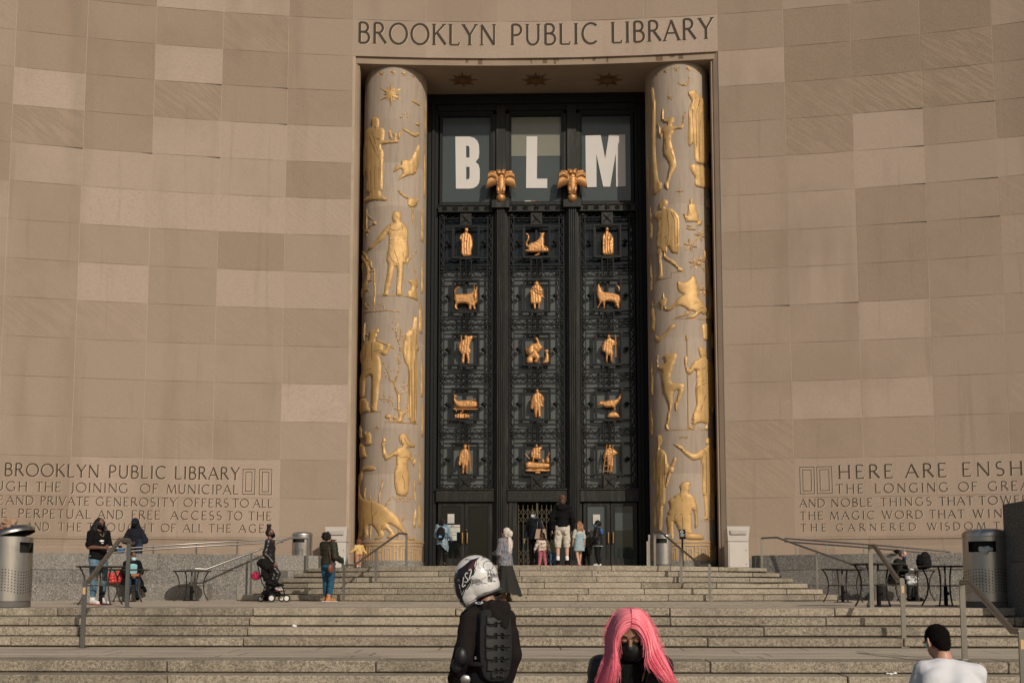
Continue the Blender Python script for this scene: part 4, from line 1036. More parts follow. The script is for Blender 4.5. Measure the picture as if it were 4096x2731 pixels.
# transom glazing
def m_glass(name, col, rough=.12, hi=None):
    mm, nt, b = newmat(name)
    n = noise_(nt, coord(nt, (1,1,.6)), .9, 3)
    base(nt, b, mixc(nt, n, col, hi or tuple(1.35*c for c in col)))
    b.inputs['Roughness'].default_value = rough; b.inputs['Specular IOR Level'].default_value = .35
    return mm
M_BLIND = m_glass('grey_blind_glass', (.050,.060,.060)); M_BLIND2 = m_glass('pale_blind_glass', (.155,.155,.125))
M_PANE = m_glass('grille_glass', (.080,.088,.084), .14); M_DARK = m_glass('dark_glass', (.006,.007,.006), .05)
M_DARKTOP = m_glass('dark_grille_glass', (.010,.014,.014), .12)
for i, (a, b) in enumerate(BX):
    m = MB(); m.box(a-.02, b+.02, SY+.10, SY+.12, ZWIN0-.1, ZWIN1+.1)
    p = part('transom_pane', m, M_BLIND)
    if i == 1:
        q = MB(); q.box(a+.02, b-.02, SY+.085, SY+.098, PZ(620), ZWIN1-.02); obj('raised_blind', q, M_BLIND2, p)
    f = MB()
    for x0, x1, z0, z1 in ((a-.02,a+.07,ZWIN0-.05,ZWIN1+.1),(b-.07,b+.02,ZWIN0-.05,ZWIN1+.1),(a+.07,b-.07,ZWIN1-.0,ZWIN1+.1),(a+.07,b-.07,ZF1,ZWIN0+.03)):
        f.box(x0, x1, SY-.0, SY+.09, z0, z1)
    part('transom_frame', f, M_BRONZE, bevel=.008)
    # rosette rail
    r = MB(); r.box(a-.04, b+.04, SY-.14, SY+.1, ZF0, ZF1)
    r.box(a-.04, b+.04, SY-.19, SY-.1, ZF0-.025, ZF0+.012); r.box(a-.04, b+.04, SY-.18, SY-.1, ZF1-.012, ZF1+.02)
    for k in range(5):
        x = a+(b-a)*(.1+.2*k); z = (ZF0+ZF1)/2
        for t in range(8): r.ball((x+.062*math.cos(t*math.pi/4), SY-.155, z+.062*math.sin(t*math.pi/4)), (.032,.03,.032), 6)
        r.ball((x, SY-.18, z), (.03,.03,.03), 6)
    part('rosette_rail', r, M_BRONZE2)
    # one sheet of glass behind the grille (darker behind the top row)
    zs = PZ(1075)
    m = MB(); m.box(a-.02, b+.02, SY+.16, SY+.18, ZG0, zs); part('grille_glass', m, M_PANE)
    m = MB(); m.box(a-.02, b+.02, SY+.16, SY+.18, zs, ZF0); part('grille_glass', m, M_DARKTOP)
rows_f = [(904,1035),(1119,1250),(1331,1464),(1550,1683),(1768,1904)]
bands = [(851,874),(1062,1087),(1277,1299),(1493,1515),(1714,1736),(1937,1956)]
RZ = [(PZ(b), PZ(a)) for a, b in rows_f]; BZ = [(PZ(b), PZ(a)) for a, b in bands]
FW = .46                                                     # half width of a picture frame
def scroll(m, cx, cz, sx, sz, r=.085):
    pts = []
    for k in range(15):
        a = R_(-90+k*26); rr = r*(1-.055*k)
        pts.append((cx+sx*rr*math.cos(a)*1.0, SY-.075, cz+sz*(rr*math.sin(a))))
    m.tube(pts, .017, 5)
for i, (a, b) in enumerate(BX):
    c = (a+b)/2; gm = MB()
    zt, zb = ZF0, ZG0
    for x in (a+.01, a+.155, b-.155, b-.01): gm.box(x-.016, x+.016, SY-.06, SY+.02, zb, zt)
    for sg, x in ((1, a+.085), (-1, b-.085)):                # wavy side bars
        n = int((zt-zb)/.16); pts = []
        for k in range(n+1):
            pts.append((x+sg*(.035 if k % 2 else -.035), SY-.03, zb+(zt-zb)*k/n))
        gm.tube(pts, .021, 5)
        for k in range(0, n, 2): gm.ball((x-sg*.055, SY-.03, zb+(zt-zb)*k/n), .028, 6)
    for (z0, z1) in BZ:                                      # zigzag bands
        gm.box(a, b, SY-.075, SY+.02, z0-.012, z0+.014); gm.box(a, b, SY-.075, SY+.02, z1-.014, z1+.012)
        zm = (z0+z1)/2
        for x in (a+.085, b-.085): gm.hexa([(x-.07,SY-.08,zm),(x,SY-.08,zm-.075),(x+.07,SY-.08,zm),(x,SY-.08,zm+.075),(x-.05,SY-.1,zm),(x,SY-.1,zm-.05),(x+.05,SY-.1,zm),(x,SY-.1,zm+.05)])
        for s0, s1 in ((a+.17, c-.2), (c+.2, b-.17)):
            n = 4; pts = []
            for k in range(n+1): pts.append((s0+(s1-s0)*k/n, SY-.05, z0+.03 if k % 2 == 0 else z1-.03))
            gm.tube(pts, .018, 5)
    for r, (z0, z1) in enumerate(RZ):
        zm = (z0+z1)/2
        for z in (z0+.03, z1-.03):
            gm.box(a+.15, c-FW, SY-.05, SY+.0, z-.022, z+.022); gm.box(c+FW, b-.15, SY-.05, SY+.0, z-.022, z+.022)
        gm.box(c-.035, c+.035, SY-.0, SY+.05, z0, z1)
        for sg in (-1, 1):                                   # side spindles
            x0 = c+sg*FW; x1 = (b-.15) if sg > 0 else (a+.15); xm = (x0+x1)/2
            gm.tube([(x0,SY-.04,zm),(xm-sg*.09,SY-.04,zm),(xm-sg*.05,SY-.04,zm),(xm,SY-.04,zm),(xm+sg*.05,SY-.04,zm),(xm+sg*.09,SY-.04,zm),(x1,SY-.04,zm)], [.012,.012,.05,.085,.05,.012,.012], 8)
    part('grille', gm, M_BRONZE)
    for r, (z0, z1) in enumerate(RZ):                        # square picture frames
        f = MB()
        for w0, w1, y0 in ((0,.048,-.11),(.048,.080,-.08)):
            A, B, C, D = c-FW+w0, c+FW-w0, z0+w0, z1-w0; w = w1-w0
            f.box(A, B, SY+y0, SY-.0, C, C+w); f.box(A, B, SY+y0, SY-.0, D-w, D); f.box(A, A+w, SY+y0, SY-.0, C+w, D-w); f.box(B-w, B, SY+y0, SY-.0, C+w, D-w)
        part('picture_frame', f, M_BRONZE)
    segs = [(RZ[r+1][1], RZ[r][0]) for r in range(4)]
    for (z0, z1) in segs:                                    # scrolled links between the frames
        s = MB()
        for sx in (-1, 1):
            s.box(c+sx*.185-.016, c+sx*.185+.016, SY-.11, SY-.03, z0+.01, z1-.01)
            for q in range(3):
                zc = z0+(z1-z0)*(.22+.28*q); scroll(s, c+sx*.10, zc, sx, 1, .075)
                s.tube([(c,SY-.075,zc-.1),(c+sx*.05,SY-.08,zc-.075),(c+sx*.10,SY-.075,zc-.075)], .016, 5)
        s.tube([(c,SY-.08,z0),(c,SY-.08,z1)], .03, 6)
        s.box(c-.19, c+.19, SY-.11, SY-.03, z1-.03, z1); s.box(c-.19, c+.19, SY-.11, SY-.03, z0, z0+.03)
        part('scroll_link', s, M_BRONZE)
    for z0, z1 in ((RZ[0][1]+.0, PZ(855)), (PZ(1955), RZ[4][0])):
        s = MB(); s.box(c-.19, c+.19, SY-.13, SY-.02, z0, z1); zm = (z0+z1)/2
        for t in (-1, 1): s.tube([(c-.14,SY-.13,zm-t*.15),(c,SY-.15,zm),(c+.14,SY-.13,zm+t*.15)], .02, 5)
        s.ball((c,SY-.14,zm), .05, 8)
        part('rosette_plaque', s, M_BRONZE2, bevel=.0)
    # inscription frieze with raised letters
    s = MB(); s.box(a-.06, b+.06, SY-.13, SY+.2, ZI0, ZG0-.02); s.box(a-.08, b+.08, SY-.17, SY+.2, ZG0-.025, ZG0+.02)
    fz = part('inscription_frieze', s, M_BRONZE2, bevel=.006)
    lines = [['FARTHER THAN ARROW HIGHER',"THAN WINGS FLY POET'S","SONG AND PROPHET'S WORD"], ['WHILE MEN HAVE WIT TO READ','AND WILL TO KNOW THE DOOR','TO LEARNING IS THE OPEN BOOK'], []][i]
    lt = MB(); hh = (ZG0-.06-ZI0-.05)/3
    for k, ln in enumerate(lines):
        words = ln.split(); tot = sum(sum(GL[ch][0]+.16 for ch in w) for w in words)+.45*(len(words)-1); x = a+.0; z = ZG0-.07-hh*(k+1)+.03
        for w in words:
            ww = sum(GL[ch][0]+.16 for ch in w)/tot*(b-a)
            for q in word_quads(w, x, x+ww*.96, z, hh*.72, wt=.16): lt.quad(*[(X, SY-.142, Z) for X, Z in q])
            x += ww+.45/tot*(b-a)
    if lines: obj('raised_letters', lt, plain('worn_bronze', (.045,.047,.038), .5, .3), fz)
# doors: glazed bronze leaves left and right, folding gate in the middle
M_PULL = plain('brass_pull', (.42,.24,.09), .35, .8)
for i, sides in ((0, ((130,407),(409,690))), (2, ((1618,1896),(1898,2172)))):
    for j, (xa, xb) in enumerate(sides):
        x0 = PX(1700+xa/2.5565, 2120); x1 = PX(1700+xb/2.5565, 2120)
        lf = MB(); zt = ZI0-.02; zb = Z_LAND+.02; gw = .13 if i == 0 else .13; gb = PZ(2231); gt = PZ(2023)
        lf.box(x0+.006, x0+gw, SY-.02, SY+.06, zb, zt); lf.box(x1-gw, x1-.006, SY-.02, SY+.06, zb, zt)
        lf.box(x0+gw, x1-gw, SY-.02, SY+.06, gt, zt); lf.box(x0+gw, x1-gw, SY-.02, SY+.06, zb, gb)
        lf.box(x0+gw-.02, x0+gw+.01, SY-.035, SY-.02, gb-.02, gt+.02); lf.box(x1-gw-.01, x1-gw+.02, SY-.035, SY-.02, gb-.02, gt+.02)
        d = part('door_leaf', lf, M_BRONZE2, bevel=.004)
        gl = MB(); gl.box(x0+gw-.01, x1-gw+.01, SY+.015, SY+.03, gb-.01, gt+.01); obj('pane', gl, M_DARK if i == 0 else m_glass('door_glass', (.016,.022,.022), .05), d)
        hx = x1-.075 if j == 0 else x0+.075
        h = MB(); za, zb2 = PZ(2130), PZ(2170); h.tube([(hx,SY-.02,za),(hx,SY-.09,za),(hx,SY-.09,zb2),(hx,SY-.02,zb2)], .022, 6); obj('handle', h, M_PULL, d)
        if i == 2: 
            q = MB(); q.box(x0+gw+.02, x1-gw-(.02 if j else .08), SY+.0165-.006, SY+.014, PZ(2120), PZ(2023)-.0 if j == 0 else PZ(2050)); obj('reflected_blind', q, m_glass('pale_door_blind', (.05,.062,.064), .1), d)
    if i == 0:
        m = MB(); hx = PX(1700+424/2.5565, 2118); m.lathe([(.035,0),(.03,.03),(.015,.05)], (0,0,0), 10)
        m.v = [Vector((hx+v.x, SY-.035-v.z, PZ(2119)+v.y)) for v in m.v]; part('lock_knob', m, M_PULL)
a, b = BX[1]
m = MB(); m.box(a-.02, PX(1700+945/2.5565,2120), SY-.06, SY+.2, Z_LAND, ZI0); m.box(a+.10, a+.13, SY-.08, SY-.06, Z_LAND, ZI0-.02); m.box(PX(1700+1345/2.5565,2120), b+.02, SY-.06, SY+.2, Z_LAND, ZI0)
part('gate_jamb', m, M_BRONZE2, bevel=.006)
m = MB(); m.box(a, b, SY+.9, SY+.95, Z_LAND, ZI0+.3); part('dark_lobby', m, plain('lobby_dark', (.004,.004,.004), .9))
gx0, gx1 = PX(1700+950/2.5565, 2120)+.02, PX(1700+1345/2.5565, 2120)-.02
gt_ = MB(); n = 8; zt = PZ(2018); zb = Z_LAND+.03
for k in range(n+1):
    x = gx0+(gx1-gx0)*k/n; gt_.box(x-.009, x+.009, SY-.01, SY+.01, zb, zt)
for zc, nn in ((PZ(2062), 2), (PZ(2225), 2)):
    w = (gx1-gx0)/n; hh = .24
    for q in range(nn):
        z0 = zc+(q-1)*hh
        for k in range(n):
            x = gx0+w*k
            gt_.bar((x,SY-.014,z0),(x+w,SY-.014,z0+hh),.013,.006,(0,1,0)); gt_.bar((x,SY+.014,z0+hh),(x+w,SY+.014,z0),.013,.006,(0,1,0))
gm = gt_; xm = (gx0+gx1)/2
gm.box(xm-.03, xm+.03, SY-.03, SY+.03, zb, PZ(2010))
part('folding_gate', gm, plain('gate_steel', (.085,.072,.045), .5, .5))

# ---- white letters in the transom windows
M_WHITE = plain('white_paper', (.56,.53,.50), .8, var=.06, scale=2)
def flat_letter(polys, label, ref):
    o_ = at(*T1(*ref), SY+.08)
    m = MB()
    for outer in polys:
        m2 = [at(*T1(x, y), SY+.08) for x, y in outer]
        bm_pts = [(p.x, p.z) for p in m2]
        V, Fc = tess(bm_pts, 5.0)
        b0 = len(m.v); m.v += [Vector((x, SY+.076, z)) for x, z in V]
        for f in Fc: m.face(*[b0+k for k in f])
    o = obj('window_letter', m, M_WHITE); tag(o, label, 'letter', 'white letters in the transom windows'); return o
def bowl(cx0, x1, yt, yb, r=55): return [(x1-r,yt)]+[(x1-r+r*math.sin(a), yt+r*1.1-r*1.1*math.cos(a)) for a in [k*math.pi/16 for k in range(1,9)]]+[(x1, yb-r)]
Bout = [(310,528),(455,528),(500,540),(535,570),(552,615),(555,690),(550,745),(518,788),(548,815),(560,860),(560,960),(552,1005),(530,1035),(495,1055),(455,1060),(316,1060)]
# the counters are left open: the letter is built from pieces around them
flat_letter([[(310,528),(420,528),(422,1060),(316,1060)], [(420,528),(455,528),(500,540),(535,570),(552,615),(555,690),(550,745),(518,788),(500,765),(455,742),(455,645),(446,624),(420,622)],
             [(420,742),(455,742),(500,765),(518,788),(500,812),(456,838),(422,838)], [(456,838),(500,812),(518,788),(548,815),(560,860),(560,960),(552,1005),(530,1035),(495,1055),(455,1060),(422,1060),(422,965),(446,963),(456,945)]],
            'large white letter B in the left window above the doors', (430,790))
flat_letter([[(1038,526),(1148,526),(1144,958),(1250,958),(1250,1054),(1033,1054)]], 'large white letter L in the middle window above the doors', (1140,790))
flat_letter([[(1640,518),(1797,513),(1842,755),(1880,510),(2047,508),(2052,1036),(1954,1040),(1950,700),(1893,1040),(1822,1040),(1752,705),(1754,1043),(1645,1046)]], 'large white letter M in the right window above the doors', (1845,780))

# ---- gilded figurines inside the picture frames
def inflate(pts, zoom, Y, depth, parent=None, name='figure', mat=None, holes=None, smooth=1, step=.035, fold=0.0):
    P2 = [at(*zoom(x, y), Y) for x, y in pts]; P2 = [(p.x, p.z) for p in P2]
    if smooth: P2 = smooth_poly(P2, smooth)
    V, Fc = tess(P2, step); m = MB()
    D = [edge_dist(p, P2) for p in V]
    def prof(d):
        k = min(1, d/(depth*1.15)); return depth*math.sqrt(max(0, 1-(1-k)**2))
    for (x, z), d in zip(V, D):
        h = prof(d)+.006
        if fold: h += fold*min(1, d/.03)*math.sin(x*75+1.5*math.sin(z*5))
        h += .008*min(1, d/.03)*(mnoise.noise(Vector((x*22, z*22, Y)))) 
        m.v.append(Vector((x, Y-h, z)))
    n = len(V)
    for (x, z), d in zip(V, D): m.v.append(Vector((x, Y+prof(d)*.5, z)))
    edges = {}
    for f in Fc:
        m.face(*f); m.face(*[n+k for k in reversed(f)])
        for p, q in zip(f, f[1:]+f[:1]): edges[(p,q)] = edges.get((p,q),0)+1
    for (p, q) in edges:
        if (q, p) not in edges: m.face(q, p, n+p, n+q)
    return m
def join(mbs):
    o = MB()
    for m in mbs:
        b = len(o.v); o.v += m.v; o.f += [tuple(b+k for k in f) for f in m.f]; o.t += m.t; o.w += m.w
    return o
def figurine(kind, label, shapes, zoom, extra=()):
    ms = [inflate(p, zoom, SY-.09-.03*(i > 0), d*.6, fold=fo, step=.025) for i, (p, d, fo) in enumerate(shapes)]
    for e in extra:
        pts, r = e; q = [at(*zoom(x, y), SY-.15) for x, y in pts]; t = MB(); t.tube(q, r, 6); ms.append(t)
    m = join(ms); o = obj(kind, m, M_GOLD2, None, smooth=50)
    tag(o, label, 'figurine', 'gilded figurines in the bronze grille'); return o
figurine('gilded_woman','gilded woman in a shawl and long apron, hand on hip, top of the left bay',[([(410,290),(440,288),(442,320),(432,335),(460,345),(478,375),(487,420),(485,490),(475,515),(475,578),(362,578),(368,420),(348,405),(345,395),(365,350),(405,335),(405,310)],.10,.008),([(405,288),(442,286),(443,325),(420,335),(405,320)],.07,0)],T2)
figurine('gilded_cat','gilded seated cat with a raised curling tail',[([(1020,340),(1050,340),(1068,365),(1068,400),(1045,440),(1050,465),(1075,440),(1130,425),(1165,390),(1175,365),(1168,330),(1182,334),(1200,338),(1222,325),(1222,350),(1215,375),(1220,430),(1215,465),(1250,480),(1265,500),(1265,535),(1020,535),(1020,508),(1060,505),(1025,470),(1025,440),(1048,390),(1048,365),(1025,355)],.10,0),([(1110,570),(1140,550),(1180,540),(1165,560),(1140,570)],.03,0)],T2,[([(1195,460),(1192,515)],.022),([(1215,470),(1250,495)],.025)])
figurine('gilded_woman','gilded woman in a pleated full-length skirt, top of the right bay',[([(1845,285),(1870,278),(1882,300),(1872,322),(1900,340),(1925,385),(1930,440),(1925,450),(1932,565),(1805,565),(1812,445),(1808,400),(1815,360),(1845,330),(1843,305)],.10,.012),([(1845,283),(1870,277),(1882,300),(1868,325),(1846,318)],.07,0)],T2)
figurine('gilded_ox','gilded long-horned ox with its tail swung over its back',[([(300,960),(295,930),(310,900),(340,885),(365,895),(360,908),(335,905),(315,930),(310,965),(360,960),(440,960),(490,935),(495,870),(510,875),(512,920),(520,900),(532,875),(540,890),(535,940),(540,1040),(510,1075),(525,1120),(495,1125),(490,1090),(475,1090),(475,1125),(445,1125),(445,1070),(400,1055),(335,1060),(325,1090),(345,1125),(300,1122),(298,1080),(310,1050),(292,1020)],.12,0),([(500,930),(535,930),(540,1000),(520,1040),(495,1030),(488,970)],.15,0)],T2)
figurine('gilded_man','gilded man draped in a tartan toga, bare knees',[([(1115,870),(1120,840),(1140,828),(1162,835),(1168,870),(1195,890),(1210,935),(1205,970),(1225,1000),(1215,1015),(1195,990),(1190,1050),(1180,1055),(1172,1100),(1182,1118),(1165,1118),(1155,1060),(1135,1060),(1135,1118),(1112,1118),(1108,1065),(1080,1060),(1075,1040),(1075,970),(1065,940),(1085,895)],.10,.006),([(1118,845),(1140,828),(1162,840),(1160,872),(1140,882),(1120,870)],.08,0)],T2,[([(1095,890),(1140,950),(1195,960)],.03),([(1110,885),(1160,930),(1200,930)],.025)])
figurine('gilded_wolf','gilded howling wolf beneath a small crescent moon',[([(1760,870),(1768,860),(1785,858),(1790,890),(1818,900),(1805,915),(1820,940),(1900,945),(1975,965),(1998,990),(1998,1040),(1985,1060),(1990,1110),(1955,1112),(1965,1090),(1930,1090),(1950,1070),(1920,1040),(1850,1035),(1840,1060),(1843,1100),(1830,1113),(1805,1113),(1825,1095),(1815,1040),(1790,1070),(1770,1113),(1750,1110),(1785,1050),(1755,985),(1752,930)],.11,0),([(1945,862),(1975,870),(1997,900),(1990,930),(1972,943),(1978,915),(1965,885)],.05,0)],T2)
figurine('gilded_man','gilded lookout shading his eyes with a rifle at his side',[([(398,160),(425,152),(435,165),(485,155),(492,175),(465,240),(455,290),(470,300),(468,345),(455,345),(460,415),(455,430),(460,450),(430,445),(430,420),(418,350),(410,350),(402,450),(380,445),(370,420),(378,345),(350,325),(338,300),(340,250),(360,215),(400,195)],.10,.005),([(398,162),(425,153),(432,175),(425,205),(402,195)],.08,0)],T3,[([(372,155),(372,340)],.022)])
figurine('gilded_hare','gilded seated hare bending over a small child figure',[([(1115,172),(1130,180),(1140,168),(1168,210),(1175,235),(1210,280),(1195,300),(1175,320),(1150,335),(1180,370),(1170,400),(1145,440),(1120,440),(1110,420),(1130,395),(1105,385),(1105,445),(1035,445),(1038,380),(1060,370),(1035,345),(1020,300),(1040,285),(1080,240),(1130,235),(1140,230)],.12,0),([(1215,320),(1225,300),(1255,297),(1268,320),(1255,335),(1268,360),(1268,442),(1185,442),(1215,420),(1235,355),(1230,325)],.08,0),([(1040,290),(1080,245),(1120,250),(1125,330),(1080,370),(1045,340)],.16,0)],T3,[([(1120,290),(1160,320),(1180,290)],.03)])
figurine('gilded_man','gilded frontiersman in a knee-length coat holding a long rifle upright',[([(1862,155),(1880,146),(1897,155),(1895,185),(1925,200),(1950,215),(1968,235),(1945,275),(1925,265),(1920,300),(1930,350),(1918,380),(1922,440),(1895,438),(1890,360),(1870,360),(1865,440),(1842,438),(1848,360),(1840,330),(1805,320),(1808,260),(1830,210),(1865,190)],.10,.005),([(1862,155),(1880,146),(1896,160),(1890,190),(1866,188)],.08,0)],T3,[([(1947,150),(1951,375)],.025)])
figurine('gilded_whale','gilded whale weathervane above a rope-like base',[([(290,745),(310,765),(345,775),(320,785),(312,810),(340,822),(420,815),(500,822),(535,835),(535,885),(500,900),(350,900),(310,880),(290,840),(290,800)],.13,0),([(310,955),(450,955),(462,1005),(300,1005)],.06,.015)],T3,[([(290,908),(537,908)],.025),([(290,905),(325,885),(305,905),(325,930)],.015),([(385,910),(385,935),(365,945),(375,958)],.022),([(465,820),(510,800),(513,822)],.015)])
figurine('gilded_man','gilded man in an open overcoat, one hand in his pocket',[([(1130,710),(1148,702),(1165,715),(1165,740),(1190,755),(1215,790),(1222,820),(1205,850),(1218,885),(1205,895),(1185,890),(1190,1000),(1160,1000),(1150,920),(1145,1000),(1120,1000),(1110,890),(1105,920),(1075,905),(1078,870),(1082,810),(1105,760),(1130,745)],.10,.005),([(1130,712),(1148,702),(1165,715),(1163,742),(1148,750),(1132,740)],.08,0)],T3,[([(1110,770),(1120,880)],.03),([(1188,770),(1205,850)],.03)])
figurine('gilded_raven','gilded raven with raised tail perched on a domed bust',[([(1760,885),(1770,845),(1790,825),(1830,830),(1880,815),(1950,810),(1985,780),(1995,745),(2005,760),(2005,800),(1975,850),(1945,885),(1955,925),(1930,930),(1920,890),(1850,895),(1800,870)],.11,0),([(1855,1000),(1870,960),(1890,940),(1945,935),(1980,960),(1998,1000)],.10,0)],T3)
figurine('gilded_man','gilded barefoot man in a hat holding a pole and a pail',[([(385,85),(400,68),(425,68),(437,85),(425,95),(425,115),(450,130),(465,180),(472,230),(460,260),(445,250),(440,345),(430,345),(445,370),(415,370),(410,270),(400,350),(398,370),(375,368),(380,345),(370,250),(340,285),(340,235),(350,160),(370,125),(395,115),(395,95)],.10,.004),([(392,88),(425,88),(425,115),(396,115)],.08,0),([(340,240),(365,235),(368,285),(340,285)],.06,0)],T4,[([(445,70),(450,180),(470,340)],.02)])
figurine('gilded_raft','gilded raft under a bellying sail with small riders',[([(1085,140),(1100,105),(1140,95),(1205,90),(1185,130),(1185,180),(1190,225),(1130,220),(1085,210),(1075,180)],.10,.006),([(1025,260),(1060,240),(1110,250),(1250,260),(1275,265),(1275,305),(1240,315),(1100,318),(1040,312),(1025,300)],.11,0),([(1022,330),(1060,315),(1120,325),(1180,312),(1240,325),(1278,318),(1275,345),(1100,348),(1030,345)],.06,0),([(1100,175),(1115,175),(1120,230),(1085,300),(1075,290),(1095,230)],.13,0),([(1190,215),(1215,215),(1230,255),(1185,260)],.13,0),([(1250,195),(1270,200),(1275,260),(1230,260)],.13,0),([(1125,345),(1180,345),(1178,368),(1122,368)],.06,0),([(1128,68),(1152,68),(1155,95),(1125,95)],.07,0)],T4,[([(1025,165),(1070,215)],.018),([(1275,150),(1235,230)],.018)])
figurine('gilded_man','gilded shirtless man leaning on a ladder, hand on hip',[([(1875,75),(1890,66),(1902,80),(1898,105),(1930,115),(1965,145),(1972,160),(1935,190),(1925,185),(1930,290),(1915,320),(1922,360),(1895,360),(1890,280),(1880,320),(1878,360),(1855,362),(1862,310),(1855,190),(1840,230),(1820,215),(1825,160),(1845,115),(1875,105)],.10,.003),([(1874,75),(1890,66),(1903,82),(1897,105),(1878,106)],.08,0)],T4,[([(1860,70),(1820,360)],.018),([(1922,70),(1890,360)],.018)]+[([(1853-8*k,120+55*k),(1915-7*k,120+55*k)],.014) for k in range(5)])

# ---- owls
def owl(px, label):
    b_ = at(px, 812, SY-.32); o_ = thing('owl_statue', b_, label, 'owl statue', 'gilded owls on the screen mullions')
    x, y, z = b_
    H = PZ(698)-b_.z
    bd = MB(); bd.ball((x,y,z+.155*H), (.155,.155,.155), 14); obj('globe', bd, M_GOLD2, o_, smooth=True)
    bd = MB()
    bd.lathe([(.05,.26),(.12,.30),(.145,.42),(.165,.60),(.160,.72),(.13,.80),(.13,.84),(.16,.90),(.155,.955),(.10,.99),(.02,1.0)], (0,0,0), 16)
    bd.v = [Vector((x+v.x, y+v.y*.85, z+v.z*H)) for v in bd.v]
    for s in (-1, 1):
        bd.tube([(x+s*.085,y-.04,z+.52*H),(x+s*.095,y-.09,z+.38*H),(x+s*.075,y-.08,z+.27*H)], [.05,.06,.035], 8)
        for t in (-1,0,1): bd.tube([(x+s*.075+t*.025,y-.08,z+.29*H),(x+s*.08+t*.035,y-.15,z+.25*H)], .016, 5)
        bd.tube([(x+s*.10,y-.04,z+.95*H),(x+s*.145,y-.05,z+1.03*H)], [.04,.008], 6)
        bd.lathe([(.0,.0),(.055,.01),(.06,.03),(.02,.035)], (0,0,0), 12); 
        for v in bd.v[-48:]: v.x, v.y, v.z = x+s*.065+v.x, y-.115-v.z, z+.905*H+v.y
        bd.tube([(x+s*.015,y-.14,z+.955*H),(x+s*.12,y-.13,z+.985*H)], [.012,.02], 5)
    bd.tube([(x,y-.13,z+.90*H),(x,y-.175,z+.86*H),(x,y-.16,z+.83*H)], [.022,.02,.004], 6)
    for r in range(6):
        for k in range(5): bd.ball((x+(k-2+.5*(r%2))*.052, y-.118+.012*abs(k-2), z+(.56+.04*r)*H), (.028,.022,.034), 6)
    obj('body', bd, M_GOLD2, o_, smooth=True)
    for s in (-1, 1):
        w = MB()
        for k in range(9):                         # primaries hanging from a raised shoulder
            f = k/8; x0 = x+s*(.12+.25*f); zt = z+(.84+.07*math.sin(f*2.6))*H-.03*f; zb = z+(.50-.06*f+ .06*(1-f))*H
            x1 = x+s*(.14+.36*f)
            w.tube([(x0,y-.05+.05*f,zt),((x0+x1)/2,y-.07+.05*f,(zt+zb)/2),(x1,y-.05+.06*f,zb)], [.045,.042,.018], 6)
        for k in range(8):
            f = k/7; x0 = x+s*(.13+.27*f); zt = z+(.86+.08*math.sin(f*2.6))*H; w.tube([(x0,y-.09+.05*f,zt+.01),(x0+s*.04,y-.11+.05*f,zt-.16)], [.035,.022], 6)
        w.tube([(x+s*.11,y-.05,z+.80*H),(x+s*.20,y-.06,z+.93*H),(x+s*.34,y-.04,z+.95*H),(x+s*.45,y,z+.82*H)], [.05,.055,.05,.03], 8)
        obj('wing', w, M_GOLD2, o_, smooth=True)
    return o_
owl(2003.5, 'gilded owl with spread wings on a globe, between the letters B and L')
owl(2289, 'gilded owl with spread wings on a globe, between the letters L and M')
# ================================================================== PEOPLE: builders
def cap(m, p, r, q, s, n=10):
    p = Vector(p); q = Vector(q)
    m.tube([p, q], [r, s], n); m.ball(p, r, n); m.ball(q, s, n)
WORK = bpy.data.scenes.new('workshop')        # an empty scene to evaluate the remesh in; removed at the end
def remesh(m, voxel, it=2, noise_amp=0.0, noise_sc=10.0, sub=False):
    me = m.mesh('tmp', weld=False); o = bpy.data.objects.new('tmp', me); WORK.collection.objects.link(o)
    r = o.modifiers.new('r', 'REMESH'); r.mode = 'VOXEL'; r.voxel_size = voxel; r.use_smooth_shade = True
    if it:
        s = o.modifiers.new('s', 'SMOOTH'); s.factor = .5; s.iterations = it
    WORK.view_layers[0].update(); dg = WORK.view_layers[0].depsgraph; ev = o.evaluated_get(dg)
    out = bpy.data.meshes.new_from_object(ev, depsgraph=dg)
    bpy.data.objects.remove(o); bpy.data.meshes.remove(me)
    if noise_amp:
        new = []
        for v in [(q.co.copy(), q.normal.copy()) for q in out.vertices]:
            q = v[0]*noise_sc; new.extend(v[0] + v[1]*noise_amp*(mnoise.noise(q)*.8 + 1.1*mnoise.noise(Vector((q.x*.6+q.z*.5, q.y*.6, q.z*1.9+3)))))
        out.vertices.foreach_set('co', new); out.update()
    for p in out.polygons: p.use_smooth = True
    return out
def lpart(name, me, mat, root):
    o = bpy.data.objects.new(name, me); COL.objects.link(o); o.parent = root
    me.materials.clear(); me.materials.append(mat); return o
def fabric(name, col, rough=.85, bmp=.25, var=.22, sc=14):
    return plain(name, col, rough, 0, var, sc, bmp, .15)
SKIN = {'dark': (.075,.034,.020), 'brown': (.135,.066,.040), 'mid': (.27,.15,.10), 'light': (.48,.28,.20), 'warm': (.25,.125,.08), 'pink': (.46,.24,.165)}
def skin(k): return plain('skin_'+k, SKIN[k], .5, 0, .08, 6)
J0 = dict(shL=(.165,.0,1.415), elL=(.215,.03,1.13), wrL=(.225,-.05,.89), shR=(-.165,.0,1.415), elR=(-.215,.03,1.13), wrR=(-.225,-.05,.89),
          hipL=(.088,0,.93), knL=(.095,-.015,.50), anL=(.10,.02,.085), hipR=(-.088,0,.93), knR=(-.095,-.015,.50), anR=(-.10,.02,.085),
          pel=(0,0,.96), neck=(0,.01,1.47))
class Fig:
    pass
